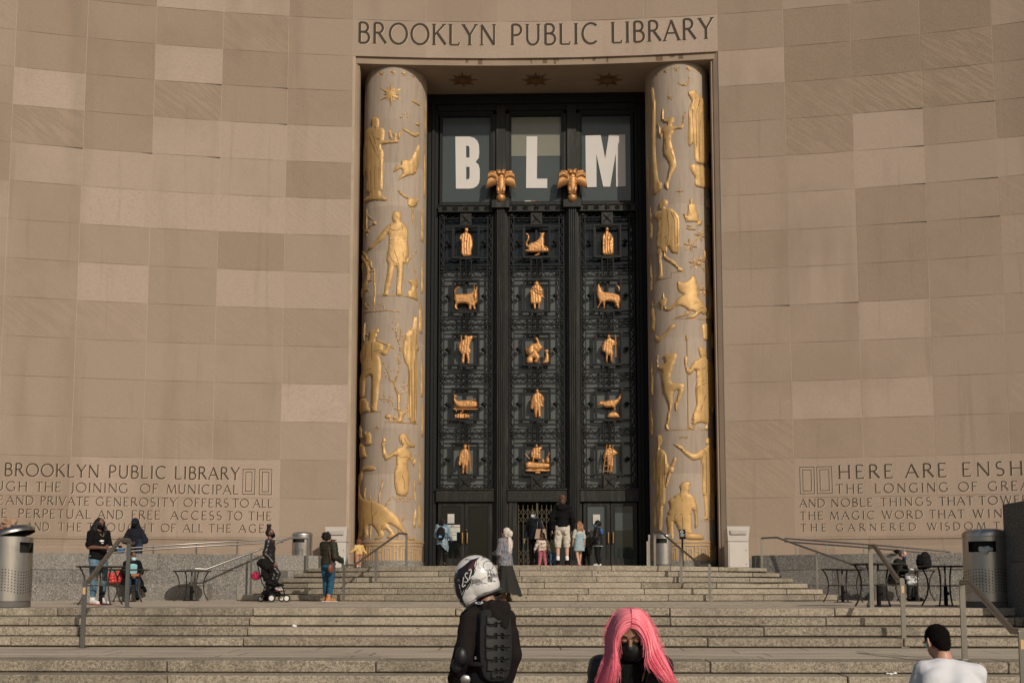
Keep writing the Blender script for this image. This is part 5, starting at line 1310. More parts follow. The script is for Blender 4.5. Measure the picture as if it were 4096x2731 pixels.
def human(label, pos, H, rz, skin_k, J=None, hs=1.0, kw=1.0, head=(0,0,0), curl=.5, vox=.0085, cat='person', footdir=None, group=None, legs_bare=True):
    f = Fig(); f.root = thing('person', pos, label, cat, group, rz)
    f.kb = (1.75-.245*hs-.015)/1.49; f.kw = kw; f.hs = hs; f.k = H/1.75
    j = dict(J0); j.update(J or {}); f.j = {a: Vector((p[0]*kw, p[1]*kw, p[2]*f.kb)) for a, p in j.items()}
    f.hc = f.j['neck'] + Vector((0,-.015,.02)) + (Euler((R_(head[0]), R_(head[2]), R_(head[1]))).to_matrix() @ Vector((0,-.005,.135*hs)))
    f.HM = Euler((R_(head[0]), R_(head[2]), R_(head[1]))).to_matrix()
    f.hd = lambda p: f.hc + f.HM @ (Vector(p)*hs)
    f.skin = skin(skin_k); f.foot = footdir or {}
    m = MB(); J_ = f.j
    # head: skull, jaw, brow, nose, ears
    m.ball(f.hd((0,.008,.02)), tuple(hs*q for q in (.074,.094,.098)), 16, f.HM); m.ball(f.hd((0,-.025,-.045)), tuple(hs*q for q in (.060,.066,.070)), 14, f.HM)
    m.ball(f.hd((0,-.048,-.088)), tuple(hs*q for q in (.034,.034,.026)), 10, f.HM)
    cap(m, f.hd((0,-.088,.012)), .010*hs, f.hd((0,-.108,-.028)), .014*hs, 8); cap(m, f.hd((-.045,-.078,.03)), .012*hs, f.hd((.045,-.078,.03)), .012*hs, 8)
    cap(m, f.hd((-.02,-.090,-.058)), .009*hs, f.hd((.02,-.090,-.058)), .009*hs, 8)
    for s in (-1, 1): m.ball(f.hd((s*.077,.01,-.01)), tuple(hs*q for q in (.012,.020,.033)), 8, f.HM)
    cap(m, J_['neck']+Vector((0,.005,-.02)), .056*kw, f.hd((0,.012,-.06)), .050*hs, 12)
    # trunk
    pel, nk = J_['pel'], J_['neck']
    for t, rx, ry in ((0,.135,.095),(.2,.125,.085),(.45,.125,.088),(.7,.145,.098),(.86,.13,.085),(1,.07,.06)):
        c = pel.lerp(nk, t); m.ball(c, (rx*kw, ry*kw, .10*f.kb), 14)
    for s in 'LR':
        sh, el, wr = J_['sh'+s], J_['el'+s], J_['wr'+s]
        cap(m, nk.lerp(pel,.1), .06*kw, sh, .055*kw); cap(m, sh, .054*kw, el, .041*kw); cap(m, el, .042*kw, el.lerp(wr,.35), .041*kw); cap(m, el.lerp(wr,.35), .041*kw, wr, .027*kw)
        hand(m, el, wr, kw, curl if not isinstance(curl, dict) else curl.get(s, .5), 1 if s == 'L' else -1)
        hp, kn, an = J_['hip'+s], J_['kn'+s], J_['an'+s]
        cap(m, pel, .10*kw, hp, .092*kw); cap(m, hp, .090*kw, kn, .058*kw); cap(m, kn, .056*kw, kn.lerp(an,.35), .056*kw); cap(m, kn.lerp(an,.35), .056*kw, an, .036*kw)
        fd = Vector(f.foot.get(s, (0,-1,0)))
        cap(m, an+Vector((0,.02,-.04)), .034*kw, an+fd*.12*kw+Vector((0,0,-.055)), .026*kw)
    f.body = lpart('body', fin(f, m, vox, 2), f.skin, f.root)
    return f
def fin(f, m, vox, it=2, **k):
    for v in m.v: v *= f.k
    me = remesh(m, vox*max(.55, f.k), it, **k); return me
def hand(m, el, wr, kw, curl, side):
    d = (wr-el).normalized(); n = Vector((-side, 0, 0)) - d*d.dot(Vector((-side,0,0)))
    n = n.normalized() if n.length > .2 else d.orthogonal().normalized()
    w = d.cross(n).normalized()                      # across the palm
    if w.y > 0: w = -w                               # thumb side to the front
    L = kw
    for k, (off, ln) in enumerate(((.030,.070),(.010,.078),(-.010,.073),(-.029,.058))):
        base_ = wr + d*.012*L + w*off*.5*L; kn = wr + d*.085*L + w*off*L
        cap(m, base_, .014*L, kn, .012*L, 6)
        a = curl*.9; d1 = (d*math.cos(a)+n*math.sin(a)); p1 = kn + d1*ln*.55*L
        d2 = (d*math.cos(a*2.1)+n*math.sin(a*2.1)); p2 = p1 + d2*ln*.5*L
        cap(m, kn, .0095*L, p1, .0088*L, 6); cap(m, p1, .0088*L, p2, .0072*L, 6)
    t0 = wr + d*.022*L + w*.022*L; t1 = t0 + (d*.6+w*.75+n*.25).normalized()*.042*L; t2 = t1 + (d*.85+w*.25+n*.45).normalized()*.032*L
    cap(m, t0, .013*L, t1, .0105*L, 6); cap(m, t1, .0105*L, t2, .0085*L, 6)
def torso(f, m, hem, rx=1.0, ry=1.0, top=1.455, flare=0.0, hemw=None):
    """garment shell round the trunk from shoulder line to hem (heights in standing units)"""
    pel, nk = f.j['pel'], f.j['neck']; kb, kw = f.kb, f.kw
    prof = [(1.475,.075,.072),(1.45,.135,.088),(1.41,.182,.104),(1.33,.188,.122),(1.22,.172,.122),(1.10,.158,.115),(1.0,.166,.122),(.92,.176,.130),(.80,.18,.13),(.6,.19,.14),(.4,.2,.15)]
    rings = []
    def samp(z):
        for (za,a,b),(zb,c,d) in zip(prof, prof[1:]):
            if za >= z >= zb:
                t = (za-z)/(za-zb); return a+(c-a)*t, b+(d-b)*t
        return prof[-1][1:]
    zs = [z for z,_,_ in prof if hem < z <= top] + [hem]
    base_ = len(m.v); n = 20; up = (nk-pel)
    for i, z in enumerate(zs):
        a, b = samp(z); t = (z-.96)/(1.47-.96)
        c = pel + up*t if t >= 0 else pel + Vector((0,0,(z-.96)*kb))
        fl = 1+flare*max(0, (1.1-z))*2
        for k in range(n):
            an = 2*math.pi*k/n; m.v.append(c+Vector((a*rx*fl*kw*math.cos(an), b*ry*fl*kw*math.sin(an), 0)))
    for i in range(len(zs)-1):
        for k in range(n):
            k2 = (k+1) % n; m.face(base_+i*n+k2, base_+i*n+k, base_+(i+1)*n+k, base_+(i+1)*n+k2)
    m.face(*[base_+k for k in range(n)]); m.face(*[base_+(len(zs)-1)*n+k for k in reversed(range(n))])
def sleeves(f, m, r=.012, length=1.0, which='LR', puff=0.0):
    kw = f.kw
    for s in which:
        sh, el, wr = f.j['sh'+s], f.j['el'+s], f.j['wr'+s]; top = f.j['neck'].lerp(f.j['pel'], .09)
        cap(m, top, (.066+r)*kw, sh, (.066+r)*kw)
        if length < .5: cap(m, sh, (.060+r)*kw, sh.lerp(el, length*2), (.056+r)*kw)
        else:
            cap(m, sh, (.058+r)*kw, el, (.048+r+puff)*kw); e = el.lerp(wr, (length-.5)*2*.97); cap(m, el, (.048+r+puff)*kw, e, (.036+r)*kw)
def garment(f, name, mat, hem=.93, rx=1.0, ry=1.0, slv=1.0, r=.012, flare=0, extra=None, vox=.013, it=3, puff=0, amp=.010, nsc=9, top=1.455, which='LR'):
    m = MB(); torso(f, m, hem, rx, ry, top, flare)
    if slv: sleeves(f, m, r, slv, which, puff)
    if extra: extra(m)
    return lpart(name, fin(f, m, vox, it, noise_amp=amp*f.k, noise_sc=nsc/f.k), mat, f.root)
def legs(f, name, mat, r=.012, length=1.0, vox=.013, wide=0.0, waist=1.0, amp=.010, flare=0.0, it=3):
    m = MB(); kw = f.kw; pel = f.j['pel']
    m.ball(pel+Vector((0,0,-.01)), ((.150+r)*kw, (.108+r)*kw, .12*f.kb), 16)
    m.ball(pel+Vector((0,.035*kw,-.06*f.kb)), ((.14+r)*kw, (.10+r)*kw, .11*f.kb), 16)
    for s in 'LR':
        hp, kn, an = f.j['hip'+s], f.j['kn'+s], f.j['an'+s]
        cap(m, hp, (.094+r)*kw, hp.lerp(kn,.5), (.080+r+wide*.5)*kw)
        if length <= .5: cap(m, hp.lerp(kn,.5), (.080+r+wide*.5)*kw, hp.lerp(kn, length*2), (.066+r+wide)*kw)
        else:
            cap(m, hp.lerp(kn,.5), (.080+r+wide*.5)*kw, kn, (.060+r+wide)*kw); e = kn.lerp(an, (length-.5)*2)
            cap(m, kn, (.060+r+wide)*kw, kn.lerp(e,.4), (.058+r+wide)*kw); cap(m, kn.lerp(e,.4), (.058+r+wide)*kw, e, (.040+r+wide+flare)*kw)
    return lpart(name, fin(f, m, vox, it, noise_amp=amp*f.k, noise_sc=10/f.k), mat, f.root)
def shoes(f, name, mat, sole=None, high=0.0, big=1.0, which='LR'):
    for s in which:
        an = f.j['an'+s]; fd = Vector(f.foot.get(s, (0,-1,0))); kw = f.kw*big; m = MB()
        h = an+Vector((0,0,-.035)) - fd*.035*kw; t = an+fd*.155*kw+Vector((0,0,-.048))
        cap(m, h, .044*kw, an+fd*.07*kw+Vector((0,0,-.035)), .044*kw); cap(m, an+fd*.07*kw+Vector((0,0,-.035)), .042*kw, t, .034*kw)
        if high: cap(m, an+Vector((0,0,high)), .050*kw, an+Vector((0,0,-.03)), .05*kw)
        for v in m.v: v.z = max(v.z, an.z-.085)
        o = lpart(name, fin(f, m, .010, 2), mat, f.root)
        if sole:
            q = MB(); w = fd.cross(Vector((0,0,1)))
            for (a, b, z) in ((h-fd*.04*kw, t+fd*.03*kw, an.z-.072),):
                cap(q, Vector((a.x,a.y,z)), .045*kw, Vector((b.x,b.y,z)), .042*kw)
            for v in q.v: v.z = an.z-.085 + (v.z-(an.z-.085))*.35 if v.z > an.z-.085 else an.z-.085
            lpart('sole', fin(f, q, .010, 1), sole, o)
def cap_hair(f, m, back=.02, up=.022, r=(.084,.098,.100), n=16):
    m.ball(f.hd((0,back,up)), tuple(f.hs*q for q in r), n, f.HM)
def hair(f, mat, fn, vox=.010, it=1, amp=.008, nsc=30, name='hair'):
    m = MB(); fn(m); return lpart(name, fin(f, m, vox, it, noise_amp=amp*f.k, noise_sc=nsc/f.k), mat, f.root)
def mask(f, mat, straps=True):
    m = MB(); hs = f.hs
    m.ball(f.hd((0,-.052,-.052)), tuple(hs*q for q in (.066,.064,.056)), 14, f.HM); m.ball(f.hd((0,-.075,-.035)), tuple(hs*q for q in (.035,.045,.04)), 12, f.HM)
    o = lpart('face_mask', fin(f, m, .009, 2), mat, f.root)
    if straps:
        q = MB()
        for s in (-1, 1): q.tube([f.hd((s*.062,-.065,-.03)), f.hd((s*.081,.0,-.01))], .004*hs, 5); q.tube([f.hd((s*.060,-.06,-.075)), f.hd((s*.081,.005,-.025))], .004*hs, 5)
        for v in q.v: v *= f.k
        lpart('mask_strap', q.mesh('strap', smooth=True), mat, f.root)
    return o
def eyes(f):
    for s in (-1, 1):
        m = MB(); m.ball(f.hd((s*.032,-.082,.008)), tuple(f.hs*q for q in (.013,.009,.007)), 8, f.HM)
        for v in m.v: v *= f.k
        lpart('eye', m.mesh('eye', smooth=True), plain('dark_eye', (.012,.009,.008), .25), f.root)
def spot(px, ptop, Y, zf):
    return Vector((at(px, 2300, Y).x, Y, zf)), at(px, ptop, Y).z-zf
def prop(f, name, m, mat, vox=None, it=2, smooth=True, amp=0, nsc=10):
    if vox: return lpart(name, fin(f, m, vox, it, noise_amp=amp, noise_sc=nsc), mat, f.root)
    for v in m.v: v *= f.k
    return lpart(name, m.mesh(name, smooth=smooth), mat, f.root)
def m_pattern(name, c1, c2, c3, scale=40, kind='noise', stretch=(1,1,.4)):
    mm, nt, b = newmat(name)
    if kind == 'stripe':
        w = N(nt, 'ShaderNodeTexWave', wave_type='BANDS', bands_direction='Z'); w.inputs['Scale'].default_value = scale; w.inputs['Distortion'].default_value = 1.0
        nt.links.new(coord(nt), w.inputs['Vector']); c = mixc(nt, ramp(nt, w.outputs['Fac'], .45, .6), c1, c2)
    elif kind == 'dots':
        v = N(nt, 'ShaderNodeTexVoronoi'); v.inputs['Scale'].default_value = scale; v.inputs['Randomness'].default_value = .55
        nt.links.new(coord(nt, stretch), v.inputs['Vector'])
        col = mixc(nt, v.outputs['Color'], c2, c3)
        c = mixc(nt, ramp(nt, v.outputs['Distance'], .42, .34), c1, col)
    else:
        n1 = noise_(nt, coord(nt, stretch), scale, 3, .6); n2 = noise_(nt, coord(nt, stretch, (.3,0,0)), scale*1.4, 3, .6)
        c = mixc(nt, ramp(nt, n1, .47, .54), c1, c2); c = mixc(nt, ramp(nt, n2, .56, .62), c, c3)
    base(nt, b, c); b.inputs['Roughness'].default_value = .9
    return mm
BLACK = fabric('black_cloth', (.0045,.0044,.0046)); BLACK2 = fabric('soft_black_cloth', (.0085,.008,.008))
DENIM = fabric('blue_denim', (.055,.115,.19), sc=20); DENIM2 = fabric('dark_denim', (.022,.055,.095), sc=20)
HAIRB = plain('black_hair', (.0065,.005,.0045), .62, 0, .4, 60, .4, .3); HAIRBR = plain('brown_hair', (.075,.034,.017), .5, 0, .35, 60, .4)
WHITE = fabric('white_cloth', (.72,.70,.68)); RUBBER = plain('white_rubber', (.62,.60,.57), .6)
BLUEM = plain('pale_blue_mask', (.46,.62,.66), .8)
# ================================================================== PEOPLE on the steps and the terrace
HEADUP = -6
# -- woman in black T-shirt and ripped jeans, by the left bin
p, H = spot(390, 2068, 20.0, Z_TER)
f = human('woman with long braids and black mask in ripped jeans, reading by the left handrail', p, H, R_(58), 'brown',
          dict(elL=(.225,-.02,1.14), wrL=(.10,-.26,1.10), elR=(-.225,-.02,1.14), wrR=(-.07,-.28,1.13), anL=(.13,.03,.085), anR=(-.11,-.03,.085), knL=(.12,-.03,.5), knR=(-.10,-.05,.5)), head=(8,-8,0), kw=1.04)
garment(f, 'shirt', BLACK, hem=.90, slv=.42, r=.016, rx=1.06, ry=1.05, flare=.12)
legs(f, 'jeans', m_pattern('ripped_denim', (.065,.13,.185), (.11,.185,.245), (.04,.085,.13), 9, 'noise', (1,1,.5)), r=.008, wide=.004, length=.93)
for s, z in (('L', .545), ('R', .50), ('L', .49), ('R', .545)):
    q = MB(); k_ = f.j['kn'+s]; q.ball(Vector((k_.x, k_.y-.055, z*f.kb)), (.05,.035,.022), 10); prop(f, 'torn_knee', q, f.skin)
shoes(f, 'trainers', RUBBER, plain('coral_sole', (.55,.12,.08), .6), high=.05, big=1.12)
mask(f, BLACK)
def dreads(m):
    cap_hair(f, m); rnd = random.Random(3)
    for k in range(34):
        a = R_(rnd.uniform(35, 325)); d = Vector((math.sin(a)*.085, -math.cos(a)*.09+.012, rnd.uniform(-.01,.06)))
        if d.y < -.04: d.y = -.035
        p0 = f.hd(d); L = rnd.uniform(.25, .46); e = p0+Vector((d.x*.5+rnd.uniform(-.03,.03), d.y*.5+.02, -L)); mid = p0.lerp(e, .5)+Vector((d.x*.35, d.y*.35+.01, 0))
        m.tube([p0, mid, e], [.013,.012,.008], 6)
hair(f, HAIRB, dreads, .008, 0)
eyes(f)
q = MB(); q.hexa([(-.02,-.42,1.14),(.17,-.40,1.12),(.17,-.30,1.10),(-.02,-.32,1.12),(-.02,-.43,1.165),(.17,-.41,1.145),(.17,-.31,1.125),(-.02,-.33,1.145)]); prop(f, 'booklet', q, plain('white_booklet', (.65,.63,.62), .7), smooth=False)
q = MB(); q.ball((-.02,-.135,1.27), (.055,.008,.022), 10); q.ball((.0,-.128,1.225), (.03,.008,.010), 8); prop(f, 'shirt_print', q, WHITE)
q = MB(); q.tube([Vector((-.06,-.07,1.45)),Vector((-.03,-.12,1.38)),Vector((.0,-.135,1.36)),Vector((.03,-.12,1.38)),Vector((.06,-.07,1.45))], .005, 6); prop(f, 'necklace', q, M_GOLD)
for s in 'LR':
    w = f.j['wr'+s].lerp(f.j['el'+s], .12); q = MB(); q.ball(w, (.034,.034,.012), 10); prop(f, 'bracelet', q, plain('pale_bracelet', (.5,.42,.28), .5))

# -- hooded figure behind the granite wall
p, H = spot(536, 2074, 27.0, Z_LAND-.105*3.8)
f = human('person in a dark hooded coat standing behind the granite wall', p, H, R_(5), 'dark', dict(elL=(.27,-.02,1.13), wrL=(.10,-.24,1.05), elR=(-.27,-.02,1.13), wrR=(-.10,-.24,1.07), shL=(.135,0,1.39), shR=(-.135,0,1.39)), head=(22,0,0), kw=1.05)
NAVY = fabric('navy_coat', (.012,.014,.020))
garment(f, 'coat', NAVY, hem=.45, slv=.97, r=.03, rx=1.08, ry=1.15, puff=.01)
q = MB(); q.ball(f.hd((0,.03,.03)), (.112,.12,.13), 16, f.HM); q.ball(f.hd((0,.03,-.08)), (.135,.12,.09), 14, f.HM); q.ball(f.hd((0,.04,-.15)), (.16,.12,.07), 14, f.HM)
q2 = MB(); q2.v, q2.f, q2.t, q2.w = list(q.v), list(q.f), list(q.t), list(q.w); prop(f, 'hood', q, NAVY, .012)
q = MB(); q.ball(f.hd((0,-.085,.055)), (.075,.05,.018), 12, f.HM); prop(f, 'cap_brim', q, fabric('charcoal_cap', (.03,.026,.028)), .008)
q = MB(); q.ball(f.hd((0,-.085,-.02)), (.07,.03,.06), 12, f.HM); prop(f, 'face_cover', q, BLACK)
legs(f, 'trousers', BLACK, r=.02)
q = MB(); q.ball((.19,-.24,.95), (.10,.05,.22), 12); prop(f, 'draped_jacket', q, fabric('blue_draped', (.018,.030,.055)), .014, amp=.02, nsc=8)

# -- seated woman in black coat
def seated(px, ptop, Y, zseat, **k): 
    x = at(px, 2300, Y).x; return Vector((x, Y, Z_TER)), at(px, ptop, Y).z
p, zt = seated(527, 2216, 25.15, 1.655)
SITJ = lambda zs: dict(pel=(0,.02,zs+.11), neck=(0,-.05,zs+.60), shL=(.16,-.05,zs+.55), shR=(-.16,-.05,zs+.55), hipL=(.09,0,zs+.09), hipR=(-.09,0,zs+.09), knL=(.12,-.40,zs+.07), knR=(-.12,-.40,zs+.07), anL=(.12,-.42,.085), anR=(-.11,-.38,.085),
                       elL=(.23,-.12,zs+.30), wrL=(.10,-.34,zs+.20), elR=(-.23,-.12,zs+.30), wrR=(-.06,-.34,zs+.20))
f = human('woman in a black coat over a turquoise jumper sitting on the stone bench', p, 1.62, R_(28), 'brown', SITJ(.455), head=(6,30,0))
TURQ = fabric('turquoise_jumper', (.23,.46,.48))
garment(f, 'jumper', TURQ, hem=.98, slv=0, r=.012, rx=1.0)
def coatopen(m):
    for s in (-1, 1):
        cap(m, Vector((s*.13,-.02,1.0)), .075, Vector((s*.13,.02,.60)), .10); cap(m, Vector((s*.15,0,.62)), .10, Vector((s*.22,-.22,.46)), .09)
        cap(m, Vector((s*.12,.05,.95)), .09, Vector((s*.05,.08,.60)), .12)
m = MB(); sleeves(f, m, .028); coatopen(m)
for sx in (-.10,-.05,0,.05,.10): cap(m, Vector((sx,.04,.97)), .065, Vector((sx,.11,.58)), .07)
cap(m, Vector((.17,-.2,.52)), .07, Vector((.32,-.12,.30)), .05); cap(m, Vector((.2,-.1,.5)), .07, Vector((.36,-.02,.26)), .05)
lpart('coat', fin(f, m, .014, 3, noise_amp=.012, noise_sc=9), BLACK, f.root)
legs(f, 'trousers', DENIM2, r=.012); shoes(f, 'shoes', BLACK)
o = mask(f, BLUEM); o.location = (0, 0, -.02)
hair(f, HAIRB, lambda m: (cap_hair(f, m, .022, .02), m.ball(f.hd((0,.06,-.05)), (.06,.05,.06), 10)))
eyes(f)
q = MB(); q.box(-.06,.20,-.46,-.30,.66,.73); prop(f, 'brown_box', q, plain('brown_box', (.26,.085,.035), .6), smooth=False)

# -- woman with a bun and leather jacket climbing beside the stroller
p, H = spot(1078, 2112, 23.75, Z_TER)
f = human('woman with a high bun and black leather jacket stepping up behind a pushchair', p, H, R_(90), 'brown', dict(elL=(.21,.06,1.15), wrL=(.20,-.04,.92), elR=(-.22,.06,1.13), wrR=(-.20,-.13,.92), knR=(-.10,-.24,.66), anR=(-.10,-.12,.30), knL=(.09,.02,.5), anL=(.09,.10,.085)), head=(-3,0,0))
LEATHER = plain('black_leather', (.012,.011,.011), .34, 0, .3, 30, .25)
garment(f, 'leather_jacket', LEATHER, hem=.92, r=.018, rx=1.0, ry=1.05)
garment(f, 'white_top', WHITE, hem=.85, slv=0, rx=.93, ry=.98, top=1.46)
legs(f, 'leggings', LEATHER, r=.004); shoes(f, 'boots', BLACK, high=.06)
mask(f, BLACK); hair(f, plain('dark_brown_hair', (.011,.0055,.0045), .6, 0, .4, 50, .4, .3), lambda m: (cap_hair(f, m, .025, .022), cap(m, f.hd((0,.04,.115)), .050, f.hd((0,.035,.185)), .052), cap(m, f.hd((0,.0,.20)), .03, f.hd((0,.06,.205)), .03))); eyes(f)

# -- woman with olive jacket and red-brown bag
p, H = spot(1312, 2127, 23.3, Z_TER)
f = human('woman in an olive bomber jacket and jeans looking up at the library, tan boots', p, H, R_(146), 'mid', dict(elL=(.26,-.16,1.22), wrL=(.10,-.20,1.47), elR=(-.24,.02,1.12), wrR=(-.19,-.23,1.03), anL=(.11,-.05,.085), anR=(-.09,.05,.085), knL=(.10,-.04,.5)), head=(-16,-10,0), kw=1.12)
OLIVE = fabric('olive_nylon', (.028,.028,.018), .5)
garment(f, 'bomber_jacket', OLIVE, hem=.93, r=.030, rx=1.10, ry=1.18, puff=.01, amp=.016)
garment(f, 'white_shirt', WHITE, hem=.89, slv=0, rx=1.02, ry=1.04)
legs(f, 'jeans', DENIM2 if False else fabric('mid_denim', (.022,.075,.125), sc=20), r=.014)
TAN = plain('tan_boot', (.42,.17,.055), .6); shoes(f, 'boots', TAN, RUBBER, high=.07, big=1.15)
hair(f, HAIRB, lambda m: [cap_hair(f, m, .02, .03, (.105,.115,.115))]+[m.ball(f.hd((.10*math.cos(a)*math.cos(b), .02+.11*math.sin(a)*math.cos(b) if math.sin(a) > -.2 else .0, .03+.11*math.sin(b))), .035, 8) for a in [k*.7 for k in range(9)] for b in (-.4,.2,.8)], .011, 1, .012, 28)
q = MB(); q.ball((-.27,.16,.83), (.055,.10,.125), 14); o = prop(f, 'shoulder_bag', q, plain('russet_leather', (.15,.042,.022), .45), .012)
q = MB(); q.tube([(-.25,.14,.93),(-.20,.14,1.2),(-.10,.12,1.44),(.05,.02,1.47),(.12,-.13,1.36),(-.02,-.16,1.1),(-.24,.02,.93)], .011, 6); prop(f, 'bag_strap', q, plain('russet_strap', (.10,.030,.016), .45))
q = MB(); q.hexa([(-.30,-.30,.93),(-.14,-.36,.88),(-.13,-.35,.88),(-.29,-.29,.93),(-.27,-.29,1.13),(-.11,-.35,1.08),(-.10,-.34,1.08),(-.26,-.28,1.13)]); prop(f, 'paper_packet', q, plain('teal_packet', (.45,.62,.60), .5), smooth=False)
q = MB(); q.box(.055,.13,-.225,-.21,1.44,1.58); prop(f, 'phone', q, plain('phone_black', (.01,.01,.012), .2), smooth=False)

# -- toddler in yellow
p, H = spot(1434, 2154, 28.6, Z_LAND)
f = human('toddler in a yellow patterned jacket walking beside the left column', p, H, R_(-150), 'light', dict(elL=(.25,.02,1.18), wrL=(.40,-.04,1.02), elR=(-.24,.02,1.15), wrR=(-.34,.10,.98), anL=(.10,.10,.085), knL=(.1,.02,.5), anR=(-.10,-.13,.085), knR=(-.1,-.1,.5)), hs=1.62, kw=1.25)
garment(f, 'yellow_jacket', m_pattern('yellow_print', (.52,.32,.09), (.62,.45,.22), (.42,.22,.06), 28), hem=.88, r=.03, rx=1.1, ry=1.2)
legs(f, 'trousers', fabric('dusty_pink', (.36,.19,.13)), r=.02, wide=.01); shoes(f, 'shoes', RUBBER)
CURL = plain('auburn_hair', (.13,.045,.02), .5, 0, .4, 40, .4)
hair(f, CURL, lambda m: [cap_hair(f, m, .015, .02, (.09,.105,.108))]+[m.ball(f.hd((.085*math.cos(a), .015+.095*math.sin(a), z)), .028, 8) for a in [k*.6-.6 for k in range(9)] for z in (-.05,.0,.06)], .010, 1, .010, 30)

# -- reader with backpack at the left doors
p, H = spot(1768, 2066, 30.5, Z_LAND)
f = human('person with a black backpack and faded denim jacket reading the door notices', p, H, R_(172), 'brown', dict(elL=(.23,-.02,1.12), wrL=(.18,-.20,1.0), elR=(-.23,-.02,1.12), wrR=(-.26,-.22,.98), knL=(.11,-.02,.5), anL=(.14,.03,.085)), head=(10,-10,0))
BLEACH = m_pattern('bleached_denim', (.12,.19,.25), (.25,.32,.36), (.07,.12,.175), 7)
def tail(m):
    for k in range(6): cap(m, Vector((-.16+.06*k,.06,.92)), .06, Vector((-.20+.05*k,.07,.84-.05*(5-k)+.0)), .045)
garment(f, 'denim_jacket', BLEACH, hem=.80, r=.022, rx=1.12, ry=1.12, extra=tail, amp=.016)
legs(f, 'leggings', BLACK, r=.006); shoes(f, 'shoes', BLACK)
hair(f, HAIRB, lambda m: [cap_hair(f, m, .02, .02)]+[m.tube([f.hd((x,.07,.0)), f.hd((x*1.2,.10,-.12)), f.hd((x*1.1,.09,-.22))], [.03,.03,.015], 6) for x in (-.06,-.03,0,.03,.06)])
q = MB(); q.ball((0,.20,1.17), (.155,.085,.24), 16); q.ball((0,.26,1.08), (.12,.06,.13), 14); o = prop(f, 'backpack', q, BLACK2, .014)
q = MB(); q.hexa([(-.06,.321,1.03),(.06,.321,1.03),(.06,.326,1.03),(-.06,.326,1.03),(-.05,.319,1.09),(.02,.319,1.11),(.02,.324,1.11),(-.05,.324,1.09)]); prop(f, 'backpack_badge', q, plain('blue_badge', (.16,.32,.55), .6), smooth=False)
for s in (-1, 1):
    q = MB(); q.tube([(s*.10,.13,1.30),(s*.12,.02,1.475),(s*.12,-.10,1.40),(s*.13,-.10,1.2),(s*.14,.12,1.02)], .020, 6); prop(f, 'backpack_strap', q, BLACK2)

# -- woman in a white headscarf and long skirt on the steps
p, H = spot(2022, 2110, 23.55, Z_TER)
f = human('woman in a cream headscarf, woven shawl and long dark skirt', p, H, R_(-122), 'light', dict(elL=(.20,-.06,1.14), wrL=(.06,-.22,1.16), elR=(-.22,-.06,1.14), wrR=(-.04,-.24,1.14)), head=(-4,0,0), kw=1.02)
SHAWL = m_pattern('woven_shawl', (.10,.135,.185), (.25,.205,.19), (.035,.045,.07), 38, 'noise', (1,1,.25))
garment(f, 'shawl', SHAWL, hem=.84, r=.030, rx=1.12, ry=1.25, flare=.10)
q = MB(); rnd = random.Random(5)
for k in range(26):
    a = R_(rnd.uniform(150, 300)); x, y = .21*math.cos(a), .16*math.sin(a); q.tube([(x,y,.90),(x*1.05,y*1.08,.80),(x*1.08+rnd.uniform(-.01,.01),y*1.1,.70)], [.010,.009,.005], 5)
prop(f, 'shawl_fringe', q, SHAWL)
q = MB(); n = 48; lv = 10; b0 = len(q.v)
for i in range(lv+1):
    t = i/lv; z = 1.0-(1.0-.17)*t
    for k in range(n):
        a = 2*math.pi*k/n; fold = 1+(.09*math.sin(a*9+t*1.5)+.05*math.sin(a*5+2))*t
        rx_ = (.155+.17*t**1.2)*fold; ry_ = (.125+.20*t**1.2)*fold
        q.v.append(Vector((rx_*math.cos(a), ry_*math.sin(a)+.06*t, z + (.05*math.sin(a*2+1) if i == lv else 0))))
for i in range(lv):
    for k in range(n): q.face(b0+i*n+k, b0+(i+1)*n+k, b0+(i+1)*n+(k+1)%n, b0+i*n+(k+1)%n)
prop(f, 'long_skirt', q, fabric('dark_skirt', (.024,.024,.021)))
shoes(f, 'boots', plain('brown_boot', (.10,.045,.022), .6), high=.10)
CREAM = fabric('cream_scarf', (.56,.50,.43))
q = MB(); q.ball(f.hd((0,.035,.03)), (.092,.105,.105), 18, f.HM); q.ball(f.hd((0,.115,-.01)), (.075,.09,.085), 14, f.HM); q.ball(f.hd((0,.10,-.075)), (.045,.05,.04), 12); q.ball(f.hd((0,.05,-.06)), (.08,.07,.05), 12)
for s in (-1, 1): cap(q, f.hd((s*.02,.115,-.09)), .026, f.hd((s*.045+.02,.165,-.25)), .040); cap(q, f.hd((s*.045+.02,.165,-.25)), .040, f.hd((s*.03+.04,.18,-.46)), .018)
prop(f, 'headscarf', q, CREAM, .010, amp=.008, nsc=22)
q = MB(); q.ball(f.hd((0,-.01,.04)), (.081,.09,.085), 14, f.HM); prop(f, 'hair', q, HAIRB); eyes(f)

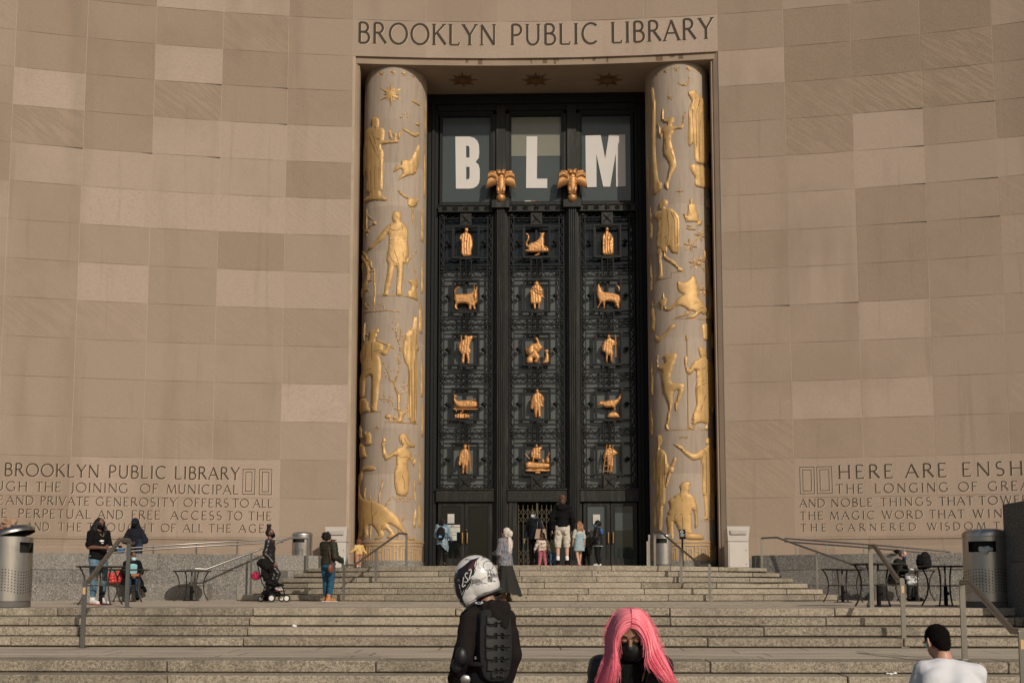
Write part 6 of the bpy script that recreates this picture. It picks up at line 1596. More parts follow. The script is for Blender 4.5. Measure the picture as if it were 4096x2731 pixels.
# -- woman with blue mask by the folding gate
p, H = spot(2137, 2040, 28.4, Z_LAND)
f = human('woman in dark clothes with a pale blue mask in front of the folding gate', p, H, R_(-42), 'brown', dict(elL=(.27,.02,1.16), wrL=(.30,-.02,.92), elR=(-.24,.02,1.12), wrR=(-.27,-.10,.86)), head=(4,-6,0), kw=1.06)
NAVY2 = fabric('dark_navy_blouse', (.010,.013,.018))
garment(f, 'blouse', NAVY2, hem=.84, r=.022, slv=.9, rx=1.05, ry=1.1); legs(f, 'trousers', BLACK, r=.014); shoes(f, 'shoes', BLACK)
mask(f, BLUEM); eyes(f); hair(f, HAIRB, lambda m: (cap_hair(f, m, .02, .022), m.ball(f.hd((0,.09,-.02)), (.05,.05,.06), 10)))
q = MB(); q.hexa([(.16,-.16,.86),(.42,.10,.86),(.46,.06,.86),(.20,-.20,.86),(.20,-.12,1.16),(.40,.08,1.16),(.42,.06,1.16),(.22,-.14,1.16)]); prop(f, 'tote_bag', q, plain('tan_tote', (.30,.20,.125), .6), smooth=False)
q = MB(); q.tube([(.23,-.10,1.15),(.19,-.07,1.42),(.20,.02,1.46),(.26,.06,1.40),(.38,.06,1.15)], .010, 6); prop(f, 'bag_handle', q, plain('tan_handle', (.20,.13,.08), .6))
q = MB(); q.box(-.31,-.26,-.17,-.15,.74,.88); prop(f, 'phone', q, plain('phone_pale', (.28,.24,.18), .3), smooth=False)

# -- toddler with striped leggings
p, H = spot(2170, 2128, 26.75, Z_LAND)
f = human('toddler in a printed jacket and pink striped leggings facing the doors', p, H, R_(183), 'light', dict(elL=(.25,.0,1.15), wrL=(.31,-.05,.95), elR=(-.25,.0,1.15), wrR=(-.30,-.02,.93), anL=(.13,0,.085), anR=(-.13,0,.085)), hs=1.60, kw=1.25)
garment(f, 'printed_jacket', m_pattern('animal_print', (.62,.54,.46), (.38,.12,.03), (.10,.09,.10), 26, 'dots'), hem=.86, r=.028, rx=1.1, ry=1.2)
legs(f, 'leggings', m_pattern('pink_stripes', (.48,.16,.20), (.28,.055,.085), (0,0,0), 9, 'stripe'), r=.018); shoes(f, 'shoes', plain('coral_shoe', (.62,.16,.10), .5))
hair(f, HAIRBR, lambda m: [cap_hair(f, m, .02, .02, (.09,.105,.105))]+[m.tube([f.hd((x,.06,.0)), f.hd((x*1.2,.09,-.09)), f.hd((x*1.5,.07,-.14))], [.035,.033,.015], 7) for x in (-.07,-.035,0,.035,.07)])

# -- child in green, half hidden
p, H = spot(2212, 2138, 27.3, Z_LAND)
f = human('small child in a green jacket and jeans, half hidden by the tall man', p, H, R_(160), 'mid', dict(elR=(-.25,.0,1.2), wrR=(-.30,-.10,1.35), elL=(.24,.0,1.15), wrL=(.28,.02,.95)), hs=1.55, kw=1.22)
garment(f, 'green_jacket', fabric('sage_jacket', (.13,.17,.075)), hem=.86, r=.03, rx=1.1, ry=1.15); legs(f, 'jeans', DENIM, r=.02); shoes(f, 'shoes', BLACK)
hair(f, HAIRB, lambda m: cap_hair(f, m, .02, .02))

# -- tall man in cargo shorts
p, H = spot(2250, 1977, 26.35, Z_LAND)
f = human('tall man in a black hoodie and pale cargo shorts, seen from behind', p, H, R_(182), 'light', dict(elL=(.28,.02,1.15), wrL=(.275,-.05,.90), elR=(-.28,.02,1.15), wrR=(-.275,-.05,.90), anL=(.125,.02,.085), anR=(-.125,.02,.085), knL=(.125,-.01,.5), knR=(-.125,-.01,.5), hipL=(.10,0,.93), hipR=(-.10,0,.93)), kw=.90)
garment(f, 'hoodie', BLACK, hem=.94, r=.035, rx=1.12, ry=1.15, amp=.014, extra=lambda m: m.ball((0,.10,1.42), (.15,.085,.10), 14))
garment(f, 'teal_undershirt', fabric('teal_shirt', (.02,.11,.14)), hem=.90, slv=0, rx=1.04, ry=1.08)
KHAKI = fabric('pale_khaki', (.50,.45,.375), sc=9)
legs(f, 'cargo_shorts', KHAKI, r=.016, length=.52, wide=.022, amp=.012)
for s in (-1, 1):
    q = MB(); q.ball((s*.178,.02,.62), (.022,.06,.075), 12); q.ball((s*.085,.112,.80), (.05,.016,.055), 10); prop(f, 'cargo_pocket', q, KHAKI, .012)
    q = MB(); a_ = f.j['anL' if s > 0 else 'anR']; cap(q, a_+Vector((0,0,.12)), .046, a_+Vector((0,0,-.02)), .042); prop(f, 'sock', q, WHITE, .010)
shoes(f, 'trainers', BLACK, plain('red_sole', (.35,.02,.02), .6), high=.02, big=1.2)
hair(f, HAIRBR, lambda m: (cap_hair(f, m, .018, .022, (.094,.108,.108)), m.ball(f.hd((0,.06,-.06)), (.08,.06,.07), 12)), amp=.012)

# -- girl in denim dress
p, H = spot(2317, 2083, 26.4, Z_LAND)
f = human('girl with long light brown hair in a denim dress and pink shoes, walking', p, H, R_(205), 'light', dict(elL=(.22,-.03,1.14), wrL=(.22,-.10,.90), elR=(-.22,.02,1.13), wrR=(-.25,-.02,.88), anL=(.10,.16,.085), knL=(.10,.02,.5), anR=(-.10,-.16,.085), knR=(-.10,-.10,.5)), hs=1.30, kw=1.02)
garment(f, 'tshirt', fabric('pale_olive_tee', (.40,.41,.36)), hem=1.0, slv=.45, r=.018)
garment(f, 'denim_dress', fabric('washed_denim', (.26,.34,.37)), hem=.60, slv=0, r=.0, rx=1.10, ry=1.14, top=1.36, flare=.10)
shoes(f, 'shoes', plain('pink_shoe', (.62,.22,.26), .5))
BLOND = plain('light_brown_hair', (.24,.115,.05), .45, 0, .35, 60, .4)
hair(f, BLOND, lambda m: [cap_hair(f, m, .018, .02, (.088,.102,.102))]+[m.tube([f.hd((x,.075,.03)), f.hd((x*1.15,.09,-.10)), f.hd((x*1.3,.07,-.22))], [.035,.036,.02], 7) for x in (-.075,-.045,-.015,.015,.045,.075)], amp=.010)

# -- child in black with pink bows
p, H = spot(2347, 2118, 27.9, Z_LAND)
f = human('child in black with pink hair bows, standing behind the girl', p, H, R_(200), 'dark', dict(), hs=1.4, kw=1.1)
garment(f, 'black_coat', BLACK, hem=.6, r=.03, rx=1.1, ry=1.15, flare=.1); legs(f, 'trousers', BLACK, r=.015); shoes(f, 'shoes', BLACK)
hair(f, HAIRB, lambda m: [cap_hair(f, m)]+[m.tube([f.hd((s*.07,.03,.06)), f.hd((s*.11,.05,-.02)), f.hd((s*.10,.05,-.14))], [.03,.032,.015], 6) for s in (-1,1)])
for x, z in ((-.06,.09),(.075,.07)):
    q = MB(); c = f.hd((x,.03,z)); q.ball(c+Vector((-.03,0,0)), (.035,.02,.028), 8); q.ball(c+Vector((.03,0,0)), (.035,.02,.028), 8); prop(f, 'pink_bow', q, plain('pink_bow', (.68,.25,.32), .6))
q = MB(); q.ball((.20,-.02,.80), (.04,.03,.04), 8); prop(f, 'pink_toy', q, plain('pink_bow', (.68,.25,.32), .6))

# -- boy with blue hood
p, H = spot(2392, 2079, 27.0, Z_LAND)
f = human('boy with cornrows and a blue mask in a black jacket with white trim', p, H, R_(-104), 'dark', dict(elL=(.24,-.02,1.14), wrL=(.22,-.20,.97), elR=(-.24,.02,1.13), wrR=(-.24,-.18,.92), anL=(.09,.05,.085)), hs=1.28, kw=1.18)
garment(f, 'jacket', fabric('black_satin', (.012,.012,.013), .45), hem=.80, r=.04, rx=1.12, ry=1.25, amp=.016)
q = MB(); torso(f, q, .825, 1.20, 1.32, .835); prop(f, 'white_trim', q, WHITE); 
q = MB(); torso(f, q, .79, 1.20, 1.32, .80); prop(f, 'white_trim', q, WHITE)
for s in 'LR':
    q = MB(); e, w = f.j['el'+s], f.j['wr'+s]; cap(q, e.lerp(w,.90), .064, e.lerp(w,.94), .064); prop(f, 'cuff_trim', q, WHITE)
q = MB(); q.ball((0,.13,1.30), (.15,.09,.13), 14); cap(q, Vector((-.12,.05,1.40)), .05, Vector((.12,.05,1.40)), .05); prop(f, 'blue_hood', q, fabric('royal_blue', (.035,.11,.33)), .012)
legs(f, 'trousers', BLACK2, r=.018); shoes(f, 'shoes', RUBBER)
mask(f, m_pattern('blue_print_mask', (.04,.16,.26), (.10,.30,.42), (.02,.07,.15), 30)); eyes(f)
hair(f, HAIRB, lambda m: [m.ball(f.hd((0,.016,.022)), (.081*f.hs,.098*f.hs,.098*f.hs), 16)]+[m.tube([f.hd((x,-.05,.09)), f.hd((x*1.1,.03,.118)), f.hd((x,.10,.05)), f.hd((x*.7,.105,-.05))], .012, 5) for x in (-.06,-.03,0,.03,.06)], .008, 0, .0)

# -- man sitting on the right bench
p, zt = seated(3578, 2203, 25.1, 1.655)
f = human('grey-haired man in a dark jacket and blue mask sitting on the right bench', p, 1.74, R_(52), 'light', dict(SITJ(.43), neck=(0,-.13,1.0), shL=(.16,-.13,.95), shR=(-.16,-.13,.95), wrL=(.06,-.44,.68), wrR=(-.04,-.44,.68), elL=(.24,-.2,.72), elR=(-.24,-.2,.72)), head=(26,18,0), kw=1.05)
garment(f, 'jacket', fabric('dark_green_black', (.012,.014,.013)), hem=.90, r=.035, rx=1.1, ry=1.1, extra=lambda m: (cap(m, Vector((0,.0,.60)), .15, Vector((0,-.04,.75)), .15)))
legs(f, 'trousers', fabric('grey_trousers', (.050,.048,.048)), r=.02, wide=.012); shoes(f, 'shoes', BLACK2, big=1.1)
mask(f, fabric('navy_mask', (.025,.055,.14))); eyes(f); hair(f, plain('grey_hair', (.10,.088,.075), .6, 0, .4, 60, .4), lambda m: cap_hair(f, m, .024, .024, (.080,.095,.094)))
# ================================================================== HANDRAILS, BINS, TABLES AND LOOSE THINGS
def handrail(label, paths, posts, rad=.034, group='stainless steel handrails', flat=True, pw=.07, plate=False):
    c = Vector(paths[0][0]); r = thing('handrail', (c.x, c.y, min(p[0][2] for p in posts)), label, 'handrail', group)
    for pts in paths:
        m = MB(); m.tube(pts, rad, 10); obj('rail', m, M_RAIL, r, smooth=40)
    for b, t in posts:
        b = Vector(b); t = Vector(t); m = MB()
        m.box(b.x-pw/2, b.x+pw/2, b.y-.014, b.y+.014, b.z, t.z+.005) if flat else m.tube([b, t], pw/2, 8)
        m.box(b.x-pw*.9, b.x+pw*.9, b.y-.05, b.y+.05, b.z, b.z+.012)
        obj('post', m, M_RAIL, r)
    if plate:
        b = Vector(posts[1][0]); t = Vector(posts[1][1]); m = MB(); m.box(b.x-.022, b.x+.022, b.y-.020, b.y-.0155, t.z-.20, t.z-.09); obj('tan_plate', m, plain('tan_plate', (.52,.36,.17), .6), r)
    return r
zt = at(508, 2161, 17.6).z; zb = at(328.6, 2325, 15.95).z; X = -7.26
handrail('stainless handrail on the lower steps, in front of the woman with braids', [[(X,17.62,zt),(X,17.22,zt),(X,16.05,zb),(X,15.93,zb)]], [((X,17.62,Z_TER),(X,17.62,zt)), ((X,15.93,Z_LOW),(X,15.93,zb))], .04, plate=True)
X = 5.87; zt = at(3473, 2184, 17.6).z; zb = at(3590, 2319, 16.15).z
handrail('stainless handrail on the lower steps, between the bistro tables and the white-shirted man', [[(X,17.62,zt),(X,17.40,zt),(X,16.32,zb),(X,16.15,zb)]], [((X,17.62,Z_TER),(X,17.62,zt)), ((X,16.15,Z_LOW),(X,16.15,zb))], .04, plate=True)
X = 5.69; zt = at(3822, 2327, 13.48).z; zb = at(4047, 2525, 11.9).z
handrail('nearest stainless handrail, at the bottom right beside the man in white', [[(X,13.48,zt),(X,13.25,zt),(X,12.12,zb),(X,11.9,zb)]], [((X,13.48,Z_LOW),(X,13.48,zt)), ((X,11.9,.05),(X,11.9,zb))], .04, plate=True)
for sg, P_, lab in ((-1, (1376,1519,1626,2256,2198,2132), 'slim stainless handrail up the steps beside the woman in the olive jacket'), (1, (2838,2714,2618,2256,2196,2128), 'slim stainless handrail up the steps beside the no-smoking sign')):
    a = at(P_[0], P_[3]+2, 24.2); b = at(P_[2], P_[5]+2, 26.75); mid = a.lerp(b, .56)
    a2 = a.lerp(b, .15); a2.z = a.z; b2 = a.lerp(b, .87); b2.z = b.z
    mid = a2.lerp(b2, .55)
    ml = 25.45; mp = at(P_[1], 2333, ml); mp.z = Z_TER+3*.1495-.02
    t = (ml-a2.y)/(b2.y-a2.y); mt = a2.lerp(b2, t)
    handrail(lab, [[a, a2, b2, b]], [((a.x,a.y,Z_TER),a), ((mt.x,mt.y,mp.z),mt), ((b.x,b.y,Z_LAND-.02),b)], .027, pw=.06)
for sg in (-1, 1):
    if sg < 0:
        lo0, lo1, hi0, hi1 = at(780,2273,25.6), at(826,2275,25.7), at(1162,2150,27.2), at(1231,2152,27.5); pb = (1017, 25.9)
        ra, rb = at(430,2199,25.9), at(1150,2156,28.0)
    else:
        lo0, lo1, hi0, hi1 = at(3498,2270,25.2), at(3452,2271,25.3), at(3107,2148,27.4), at(3046,2151,27.7); pb = (3252, 26.2)
        ra, rb = at(3862,2201,24.9), at(3126,2154,28.0)
    pm = lo1.lerp(hi0, .52)
    side = 'left' if sg < 0 else 'right'
    handrail('sloping stainless handrail at the %s end of the upper steps, along the granite wall' % side, [[lo0, lo1, hi0, hi1]],
             [((lo0.x,lo0.y,Z_TER),lo0), ((pm.x,pm.y,Z_TER+.1),pm), ((hi1.x,hi1.y,Z_LAND-.04),hi1)], .026, pw=.05)
    dz = Vector((0,0,-.085)); mids = []
    ps = []
    for t in (.04,.28,.52,.74,.93):
        q = ra.lerp(rb, t); ps.append(((q.x, wall_y(q.x)+.2 if abs(q.x) > 6.2 else q.y, 2.43), (q.x, wall_y(q.x)+.2 if abs(q.x) > 6.2 else q.y, q.z-.02)))
    path = [ra.lerp(rb, t/10) for t in range(11)]
    path = [Vector((q.x, (wall_y(q.x)+.2) if abs(q.x) > 6.2 else q.y, q.z)) for q in path]
    handrail('double ramp handrail on top of the granite wall, %s of the portal' % side, [path, [q+dz for q in path]], ps, .022, pw=.035)

# ---- steel bins
def steel_bin(cx, cy, z0, H, Rr, slot_deg, label, dome=True, tilt=False, base_m=None):
    t = thing('litter_bin', (cx, cy, z0), label, 'bin', 'round stainless steel litter bins')
    def rot(x, z, a, r): return Vector((cx+r*math.sin(a), cy-r*math.cos(a), z0+z))
    b = MB(); b.lathe([(Rr*.96,0),(Rr*.98,.005),(Rr*.98,.075*H),(Rr*.9,.08*H)], (cx,cy,z0), 40); obj('base', b, plain('bin_base', (.10,.095,.085), .6), t, smooth=30)
    # body with an open slot
    zs = [.08*H, .70*H, .835*H, .905*H]; n = 72; m = MB(); sl = R_(slot_deg); hw = .62
    for i in range(3):
        for k in range(n):
            a0, a1 = 2*math.pi*k/n, 2*math.pi*(k+1)/n; am = (a0+a1)/2
            dlt = math.atan2(math.sin(am-sl), math.cos(am-sl))
            if i == 1 and abs(dlt) < hw: continue
            m.quad(rot(0,zs[i],a0,Rr), rot(0,zs[i],a1,Rr), rot(0,zs[i+1],a1,Rr), rot(0,zs[i+1],a0,Rr))
    obj('body', m, M_STEEL, t, smooth=40)
    m = MB(); m.lathe([(Rr*.80,zs[1]-.06*H),(Rr*.80,zs[2]+.03*H)], (cx,cy,z0), 24); obj('liner', m, plain('bin_dark', (.006,.006,.006), .8), t)
    m = MB()
    for r in range(8):
        for k in range(44):
            a = 2*math.pi*k/44; z = (.20+.038*r)*H + .018*H*math.sin(a*3.5+1)
            c = rot(0, z, a, Rr+.0015); u = Vector((math.cos(a), math.sin(a), 0)); q = .0065*Rr/.36*H/1.4*1.6
            m.poly([c+u*q*math.cos(w)+Vector((0,0,q*1.2*math.sin(w))) for w in [j*math.pi/3 for j in range(6)]])
    tag(obj('perforation', m, plain('bin_dark', (.006,.006,.006), .8), t), kind='stuff')
    m = MB(); pr = [(Rr*1.015,.895*H),(Rr*1.03,.90*H),(Rr*1.03,.925*H),(Rr*.99,.95*H),(Rr*.85,.985*H),(Rr*.5,1.0*H),(.01,1.0*H)]
    m.lathe(pr, (0,0,0), 40, caps=False)
    if tilt:
        M = Matrix.Translation((cx+.03,cy,z0+.9*H+.035)) @ Matrix.Rotation(R_(-17), 4, 'Y') @ Matrix.Translation((0,0,-.9*H))
        m.v = [M @ v for v in m.v]
    else: m.v = [v+Vector((cx,cy,z0)) for v in m.v]
    obj('lid', m, M_RAIL if tilt else M_STEEL, t, smooth=30); return t
p = at(3944, 2300, 17.8); H = at(3944, 2114, 17.8).z-Z_TER
steel_bin(p.x, 17.8, Z_TER, H, .362, -32, 'large round steel bin beside the tall granite pier, half in shade')
q = MB(); a = R_(-22); c = Vector((p.x+.33*math.sin(a), 17.8-.33*math.cos(a), Z_TER+.735*H)); q.ball(c, (.10,.08,.06), 14)
me = remesh(q, .014, 1, noise_amp=.05, noise_sc=11); o = link_mesh('plastic_bag', me, plain('grey_plastic', (.42,.47,.46), .4)); tag(o, 'grey plastic bag poking out of the slot of the large right bin', 'plastic bag')
p = at(40, 2300, 17.75); H = at(40, 2118, 17.75).z-Z_TER
steel_bin(p.x, 17.75, Z_TER, H,   .362, 84, 'large round steel bin with a crooked lid at the left edge', tilt=True)
q = MB(); q.ball((p.x+.05, 17.55, Z_TER+H+.10), (.13,.12,.085), 14); me = remesh(q, .014, 1, noise_amp=.06, noise_sc=14); o = link_mesh('paper_bag', me, plain('brown_paper', (.30,.19,.12), .85)); tag(o, 'crumpled brown paper bag on the crooked lid of the left bin', 'paper bag')
q = MB(); c = at(8, 2121, 17.5); q.lathe([(.032,0),(.042,.09),(.044,.095)], c-Vector((0,0,.05)), 14); o = obj('paper_cup', q, plain('red_cup', (.45,.045,.03), .5), smooth=40); tag(o, 'small red cup on the lid of the left bin', 'cup')
p = at(1209, 2200, 28.2); steel_bin(p.x, 28.2, Z_LAND-.03, at(1209, 2126, 28.2).z-Z_LAND+.03, .29, -12, 'steel bin on the landing by the left book drop')
p = at(2651, 2200, 27.5); steel_bin(p.x, 27.5, Z_LAND-.02, at(2651, 2132, 27.5).z-Z_LAND+.02, .25, -16, 'steel bin on the landing beside the no-smoking sign')

# ---- book drop boxes
M_CREAMP = plain('cream_paint', (.50,.46,.41), .5, 0, .10, 3)
def book_drop(pl, pr_, ptop, Y, label):
    x0, x1 = at(pl, 2200, Y).x, at(pr_, 2200, Y).x; zt = at(pl, ptop, Y).z; z0 = Z_LAND-.03; H = zt-z0; w = x1-x0; D = .62
    t = thing('book_drop', ((x0+x1)/2, Y+D/2, z0), label, 'book drop', 'cream metal book drop boxes')
    m = MB(); ins = .035
    zc = z0+.63*H; yb = Y+D; zb = zt-.155
    m.hexa([(x0+ins,Y+.05,z0),(x1-ins,Y+.05,z0),(x1-ins,yb,z0),(x0+ins,yb,z0),(x0+ins,Y+.05,zc),(x1-ins,Y+.05,zc),(x1-ins,yb,zc),(x0+ins,yb,zc)])
    obj('cabinet', m, M_CREAMP, t, bevel=.006)
    m = MB(); m.hexa([(x0+ins,Y+.045,zc+.012),(x1-ins,Y+.045,zc+.012),(x1-ins,yb,zc+.012),(x0+ins,yb,zc+.012),(x0,Y-.0,zt),(x1,Y-.0,zt),(x1-.02,yb,zb),(x0+.02,yb,zb)]); obj('hood', m, M_CREAMP, t, bevel=.006)
    m = MB(); m.hexa([(x0+.10,Y-.02,zt-.24),(x1-.10,Y-.02,zt-.24),(x1-.10,Y+.06,zt-.24),(x0+.10,Y+.06,zt-.24),(x0+.085,Y-.03,zt-.115),(x1-.085,Y-.03,zt-.115),(x1-.085,Y+.06,zt-.115),(x0+.085,Y+.06,zt-.115)]); obj('drop_flap', m, plain('grey_paint', (.40,.375,.33), .5), t, bevel=.008)
    m = MB(); m.box(x0+ins+.035, x1-ins-.03, Y+.035, Y+.052, z0+.03, zc-.03); d = obj('door', m, M_CREAMP, t, bevel=.004)
    for zz in (zc-.24, z0+.12): 
        k = MB(); k.ball((x1-ins-.075, Y+.03, zz), (.014,.012,.014), 8); obj('knob', k, plain('dark_knob', (.05,.04,.035), .4), d)
    return t, x1, Y, zc, D
book_drop(1298, 1387, 2105, 29.1, 'cream metal book drop box to the left of the gilded blacksmith column')
t, x1, Y, zc, D = book_drop(2909, 3001, 2103, 29.1, 'cream metal book drop box to the right of the gilded dragon column')
m = MB(); xx = x1-.033
m.tube([(xx,Y+.30,zc-.04),(xx,Y+.31,zc-.11)], .012, 5); m.tube([(xx,Y+.28,zc-.16),(xx,Y+.30,zc-.30),(xx,Y+.36,zc-.38),(xx,Y+.42,zc-.31),(xx,Y+.37,zc-.22)], .016, 5); obj('blue_emblem', m, plain('blue_ink', (.05,.10,.22), .6), t)

# ---- no-smoking sign
p = at(2731, 2262, 27.2); zp0, zp1 = at(2731, 2155, 27.2).z, at(2731, 2116, 27.2).z
t = thing('no_smoking_sign', (p.x, 27.2, Z_LAND-.02), 'small black no-smoking sign on a slim post in front of the dragon column', 'sign')
m = MB(); m.tube([(p.x,27.2,Z_LAND-.03),(p.x,27.2,zp0+.05)], .026, 8); m.lathe([(.15,0),(.14,.02),(.03,.03)], (p.x,27.2,Z_LAND-.03), 20); obj('post', m, BLACK2, t)
w = .083; m = MB(); m.box(p.x-w, p.x+w, 27.165, 27.185, zp0, zp1); pn = obj('panel', m, BLACK2, t, bevel=.004)
m = MB(); c = Vector((p.x-.02, 27.160, zp1-.065)); m.tube([c+Vector((.036*math.cos(a),0,.036*math.sin(a))) for a in [k*math.pi/8 for k in range(17)]], .006, 5, caps=False); m.tube([c+Vector((-.026,0,.026)), c+Vector((.026,0,-.026))], .005, 5); m.box(c.x-.02, c.x+.02, 27.159, 27.163, c.z-.005, c.z+.005); obj('symbol', m, plain('white_sign', (.7,.7,.68), .6), pn)
for k, col in enumerate(((.6,.6,.58),(.12,.45,.48),(.6,.6,.58),(.50,.30,.10))):
    m = MB(); z = zp1-.135-.02*k; m.box(p.x-.055, p.x+.055-.018*(k % 2), 27.159, 27.163, z, z+.009); obj('text_line', m, plain('sign_ink_%s' % 'abcd'[k], col, .6), pn)
# slim steel panels leaning by the right doors
a = at(2597, 2262, 27.6); za, zb = at(2597, 2137, 27.6).z, at(2605, 2163, 27.6).z
m = MB(); m.box(a.x-.02, a.x+.035, 27.6, 27.64, Z_LAND-.02, za); m.box(a.x-.075, a.x-.022, 27.55, 27.60, Z_LAND-.02, zb); o = obj('steel_stanchion', m, M_STEEL, bevel=.004); tag(o, 'two slim steel uprights at the right edge of the doors', 'stanchion')

# ---- notices taped to the doors
M_PAPER = plain('notice_paper', (.48,.46,.41), .85, 0, .05, 3)
def notice(x0, y0, x1, y1, label, Y=SY-.045, head=None, blue=False):
    a = at(*T4(x0, y1), Y); b = at(*T4(x1, y0), Y); cx_, cz_ = (a.x+b.x)/2, (a.z+b.z)/2
    t = thing('notice', (cx_, Y, cz_), label, 'notice', 'paper notices on the doors')
    m = MB(); m.box(a.x, b.x, Y, Y+.004, a.z, b.z); obj('sheet', m, M_PAPER, t)
    if blue: m = MB(); m.box(a.x-.012, b.x+.012, Y+.005, Y+.008, a.z-.012, b.z+.012); obj('blue_border', m, plain('blue_border', (.10,.22,.36), .7), t)
    m = MB(); h = b.z-a.z; w = b.x-a.x
    for k in range(5): m.box(a.x+w*.1, b.x-w*(.1+.15*(k % 3)), Y-.002, Y-.0005, a.z+h*(.12+.11*k), a.z+h*(.12+.11*k)+h*.02)
    obj('print', m, plain('grey_print', (.26,.25,.23), .8), t)
    if head:
        m = MB(); hh = h*.16; z0 = b.z-h*.07-hh
        m2 = MB(); m2.box(a.x+w*.0, b.x, Y-.002, Y-.0005, z0-h*.10, z0-h*.05); obj('rule', m2, BLACK2, t)
        x = a.x+w*head[1]
        for ch in head[0]:
            for q in word_quads(ch, x, x+hh*.85, z0, hh, wt=.24): m.quad(*[(X, Y-.003, Z) for X, Z in q])
            x += hh*1.0
        obj('heading', m, BLACK2, t)
    return t
notice(231,777,300,872,'tall white notice at the top of the left glass door')
notice(208,888,264,962,'white city notice behind the reader, left of its twin', head=('NYC', .05))
notice(267,888,358,963,'white notice headed NYC across the left door', head=('NYC', .0))
notice(240,968,322,1046,'blue-edged white notice held by the reader at the left door', head=('NYC', .02), blue=True)
notice(1718,783,1790,880,'white notice on the right-hand door behind the boy')
m = MB(); a = at(*T1(1020,1193), SY+.06); b = at(*T1(1085,1183), SY+.06); m.box(a.x, b.x, SY+.04, SY+.07, a.z, b.z); o = obj('paper_strip', m, M_PAPER); tag(o, 'small pale strip lying on the sill below the letter L', 'paper strip')
c2 = at(*T1(1090,1193), SY+.06); d2 = at(*T1(1127,1183), SY+.06); m = MB(); m.box(c2.x, d2.x, SY+.04, SY+.07, c2.z, d2.z); o = obj('paper_strip', m, plain('red_strip', (.30,.10,.09), .7)); tag(o, 'small reddish strip lying on the sill below the letter L', 'paper strip')

# ---- bistro tables
M_TAB = plain('table_iron', (.040,.033,.024), .5, .3)
def make_table():
    t = thing('bistro_table', (0,0,0), 'x', 'table', 'round iron bistro tables on the terrace')
    m = MB(); m.lathe([(.455,.725),(.465,.73),(.465,.748),(.455,.752),(.01,.752)], (0,0,0), 40, caps=False); m.lathe([(.01,.735),(.45,.735)], (0,0,0), 40, caps=False); obj('tabletop', m, M_TAB, t, smooth=30)
    for k in range(4):
        a = R_(38+90*k); u = Vector((math.cos(a), math.sin(a), 0)); m = MB()
        m.tube([u*r+Vector((0,0,z)) for r, z in ((.435,.73),(.385,.66),(.335,.55),(.315,.43),(.315,.32),(.335,.20),(.385,.09),(.44,.0))], .016, 6); obj('leg', m, M_TAB, t, smooth=True)
    m = MB(); m.tube([(.315*math.cos(a), .315*math.sin(a), .375) for a in [k*math.pi/16 for k in range(33)]], .012, 6, caps=False); obj('ring', m, M_TAB, t, smooth=True)
    m = MB(); m.tube([(0,0,.34),(0,0,.80)], .019, 8); obj('pole', m, M_STEEL, t, smooth=True)
    m = MB(); m.tube([(0,0,.0),(0,0,.36)], .036, 10); m.lathe([(.20,0),(.20,.012),(.04,.02)], (0,0,0), 20); m.box(.03,.07,-.015,.015,.20,.26); obj('umbrella_socket', m, BLACK2, t)
    return t
tab = make_table()
for i, (px, Y, sc, rz, lab) in enumerate(((403,20.0,1.035,10,'iron bistro table in front of the woman in ripped jeans'), (510,23.6,1.02,30,'iron bistro table beside the seated woman in the black coat'),
        (765,24.9,1.0,3,'lone empty iron bistro table in front of the speckled wall, left of the pushchair'), (3371,23.2,1.02,20,'iron bistro table nearest the right end of the upper steps'),
        (3515,18.7,1.06,8,'iron bistro table right behind the lower handrail, the nearest on the right'), (3664,24.6,1.0,40,'iron bistro table carrying the black backpack'),
        (3783,19.4,1.02,15,'iron bistro table partly hidden by the large right bin'))):
    t = tab if i == 0 else copy_tree(tab)
    t.location = (at(px, 2380, Y).x, Y, Z_TER-.004); t.scale = (sc,)*3; t.rotation_euler.z = R_(rz); t['label'] = lab
# ---- bags and other loose things
def blob_thing(name, balls, mat, label, cat, vox=.014, amp=.03, nsc=9):
    m = MB()
    for c, r in balls: m.ball(c, r, 14)
    o = link_mesh(name, remesh(m, vox, 2, noise_amp=amp, noise_sc=nsc), mat); return tag(o, label, cat)
zt_ = Z_TER+.756
c = at(3700, 2282, 24.55); blob_thing('backpack', [((c.x,c.y,zt_+.22),(.15,.12,.22)), ((c.x+.02,c.y-.09,zt_+.15),(.12,.06,.13)), ((c.x-.10,c.y+.02,zt_+.2),(.10,.10,.19))], BLACK2, 'black backpack standing on a bistro table by the right wall', 'backpack', .014, .02)
c = at(3641, 2300, 24.4); blob_thing('plastic_bag', [((c.x,c.y,1.84),(.10,.07,.14)), ((c.x+.03,c.y,1.72),(.13,.09,.10))], plain('white_plastic', (.55,.56,.56), .4), 'white plastic bag hanging beside the seated grey-haired man', 'plastic bag', .012, .05, 12)
REDP = plain('red_plastic', (.55,.055,.045), .4)
c = at(446, 2310, 25.1); blob_thing('plastic_bag', [((c.x,c.y,1.80),(.11,.09,.15))], REDP, 'red plastic bag on the bench behind the ripped jeans, the left one of two', 'plastic bag', .012, .04, 12)
c = at(474, 2308, 25.1); blob_thing('plastic_bag', [((c.x,c.y,1.82),(.12,.10,.17)), ((c.x+.05,c.y,1.76),(.1,.08,.1))], REDP, 'red plastic bag on the bench next to the seated woman in black', 'plastic bag', .012, .04, 12)
c = at(458, 2172, 25.9); blob_thing('holdall', [((c.x,c.y,2.54),(.17,.12,.13)), ((c.x+.12,c.y,2.56),(.12,.10,.10))], BLACK2, 'dark holdall on the wall top behind the woman with braids', 'bag')
c = at(487, 2182, 25.85); blob_thing('blue_bag', [((c.x,c.y-.05,2.51),(.10,.08,.085))], plain('bright_blue', (.03,.14,.30), .6), 'bright blue bag on the wall top beside the hooded person', 'bag')
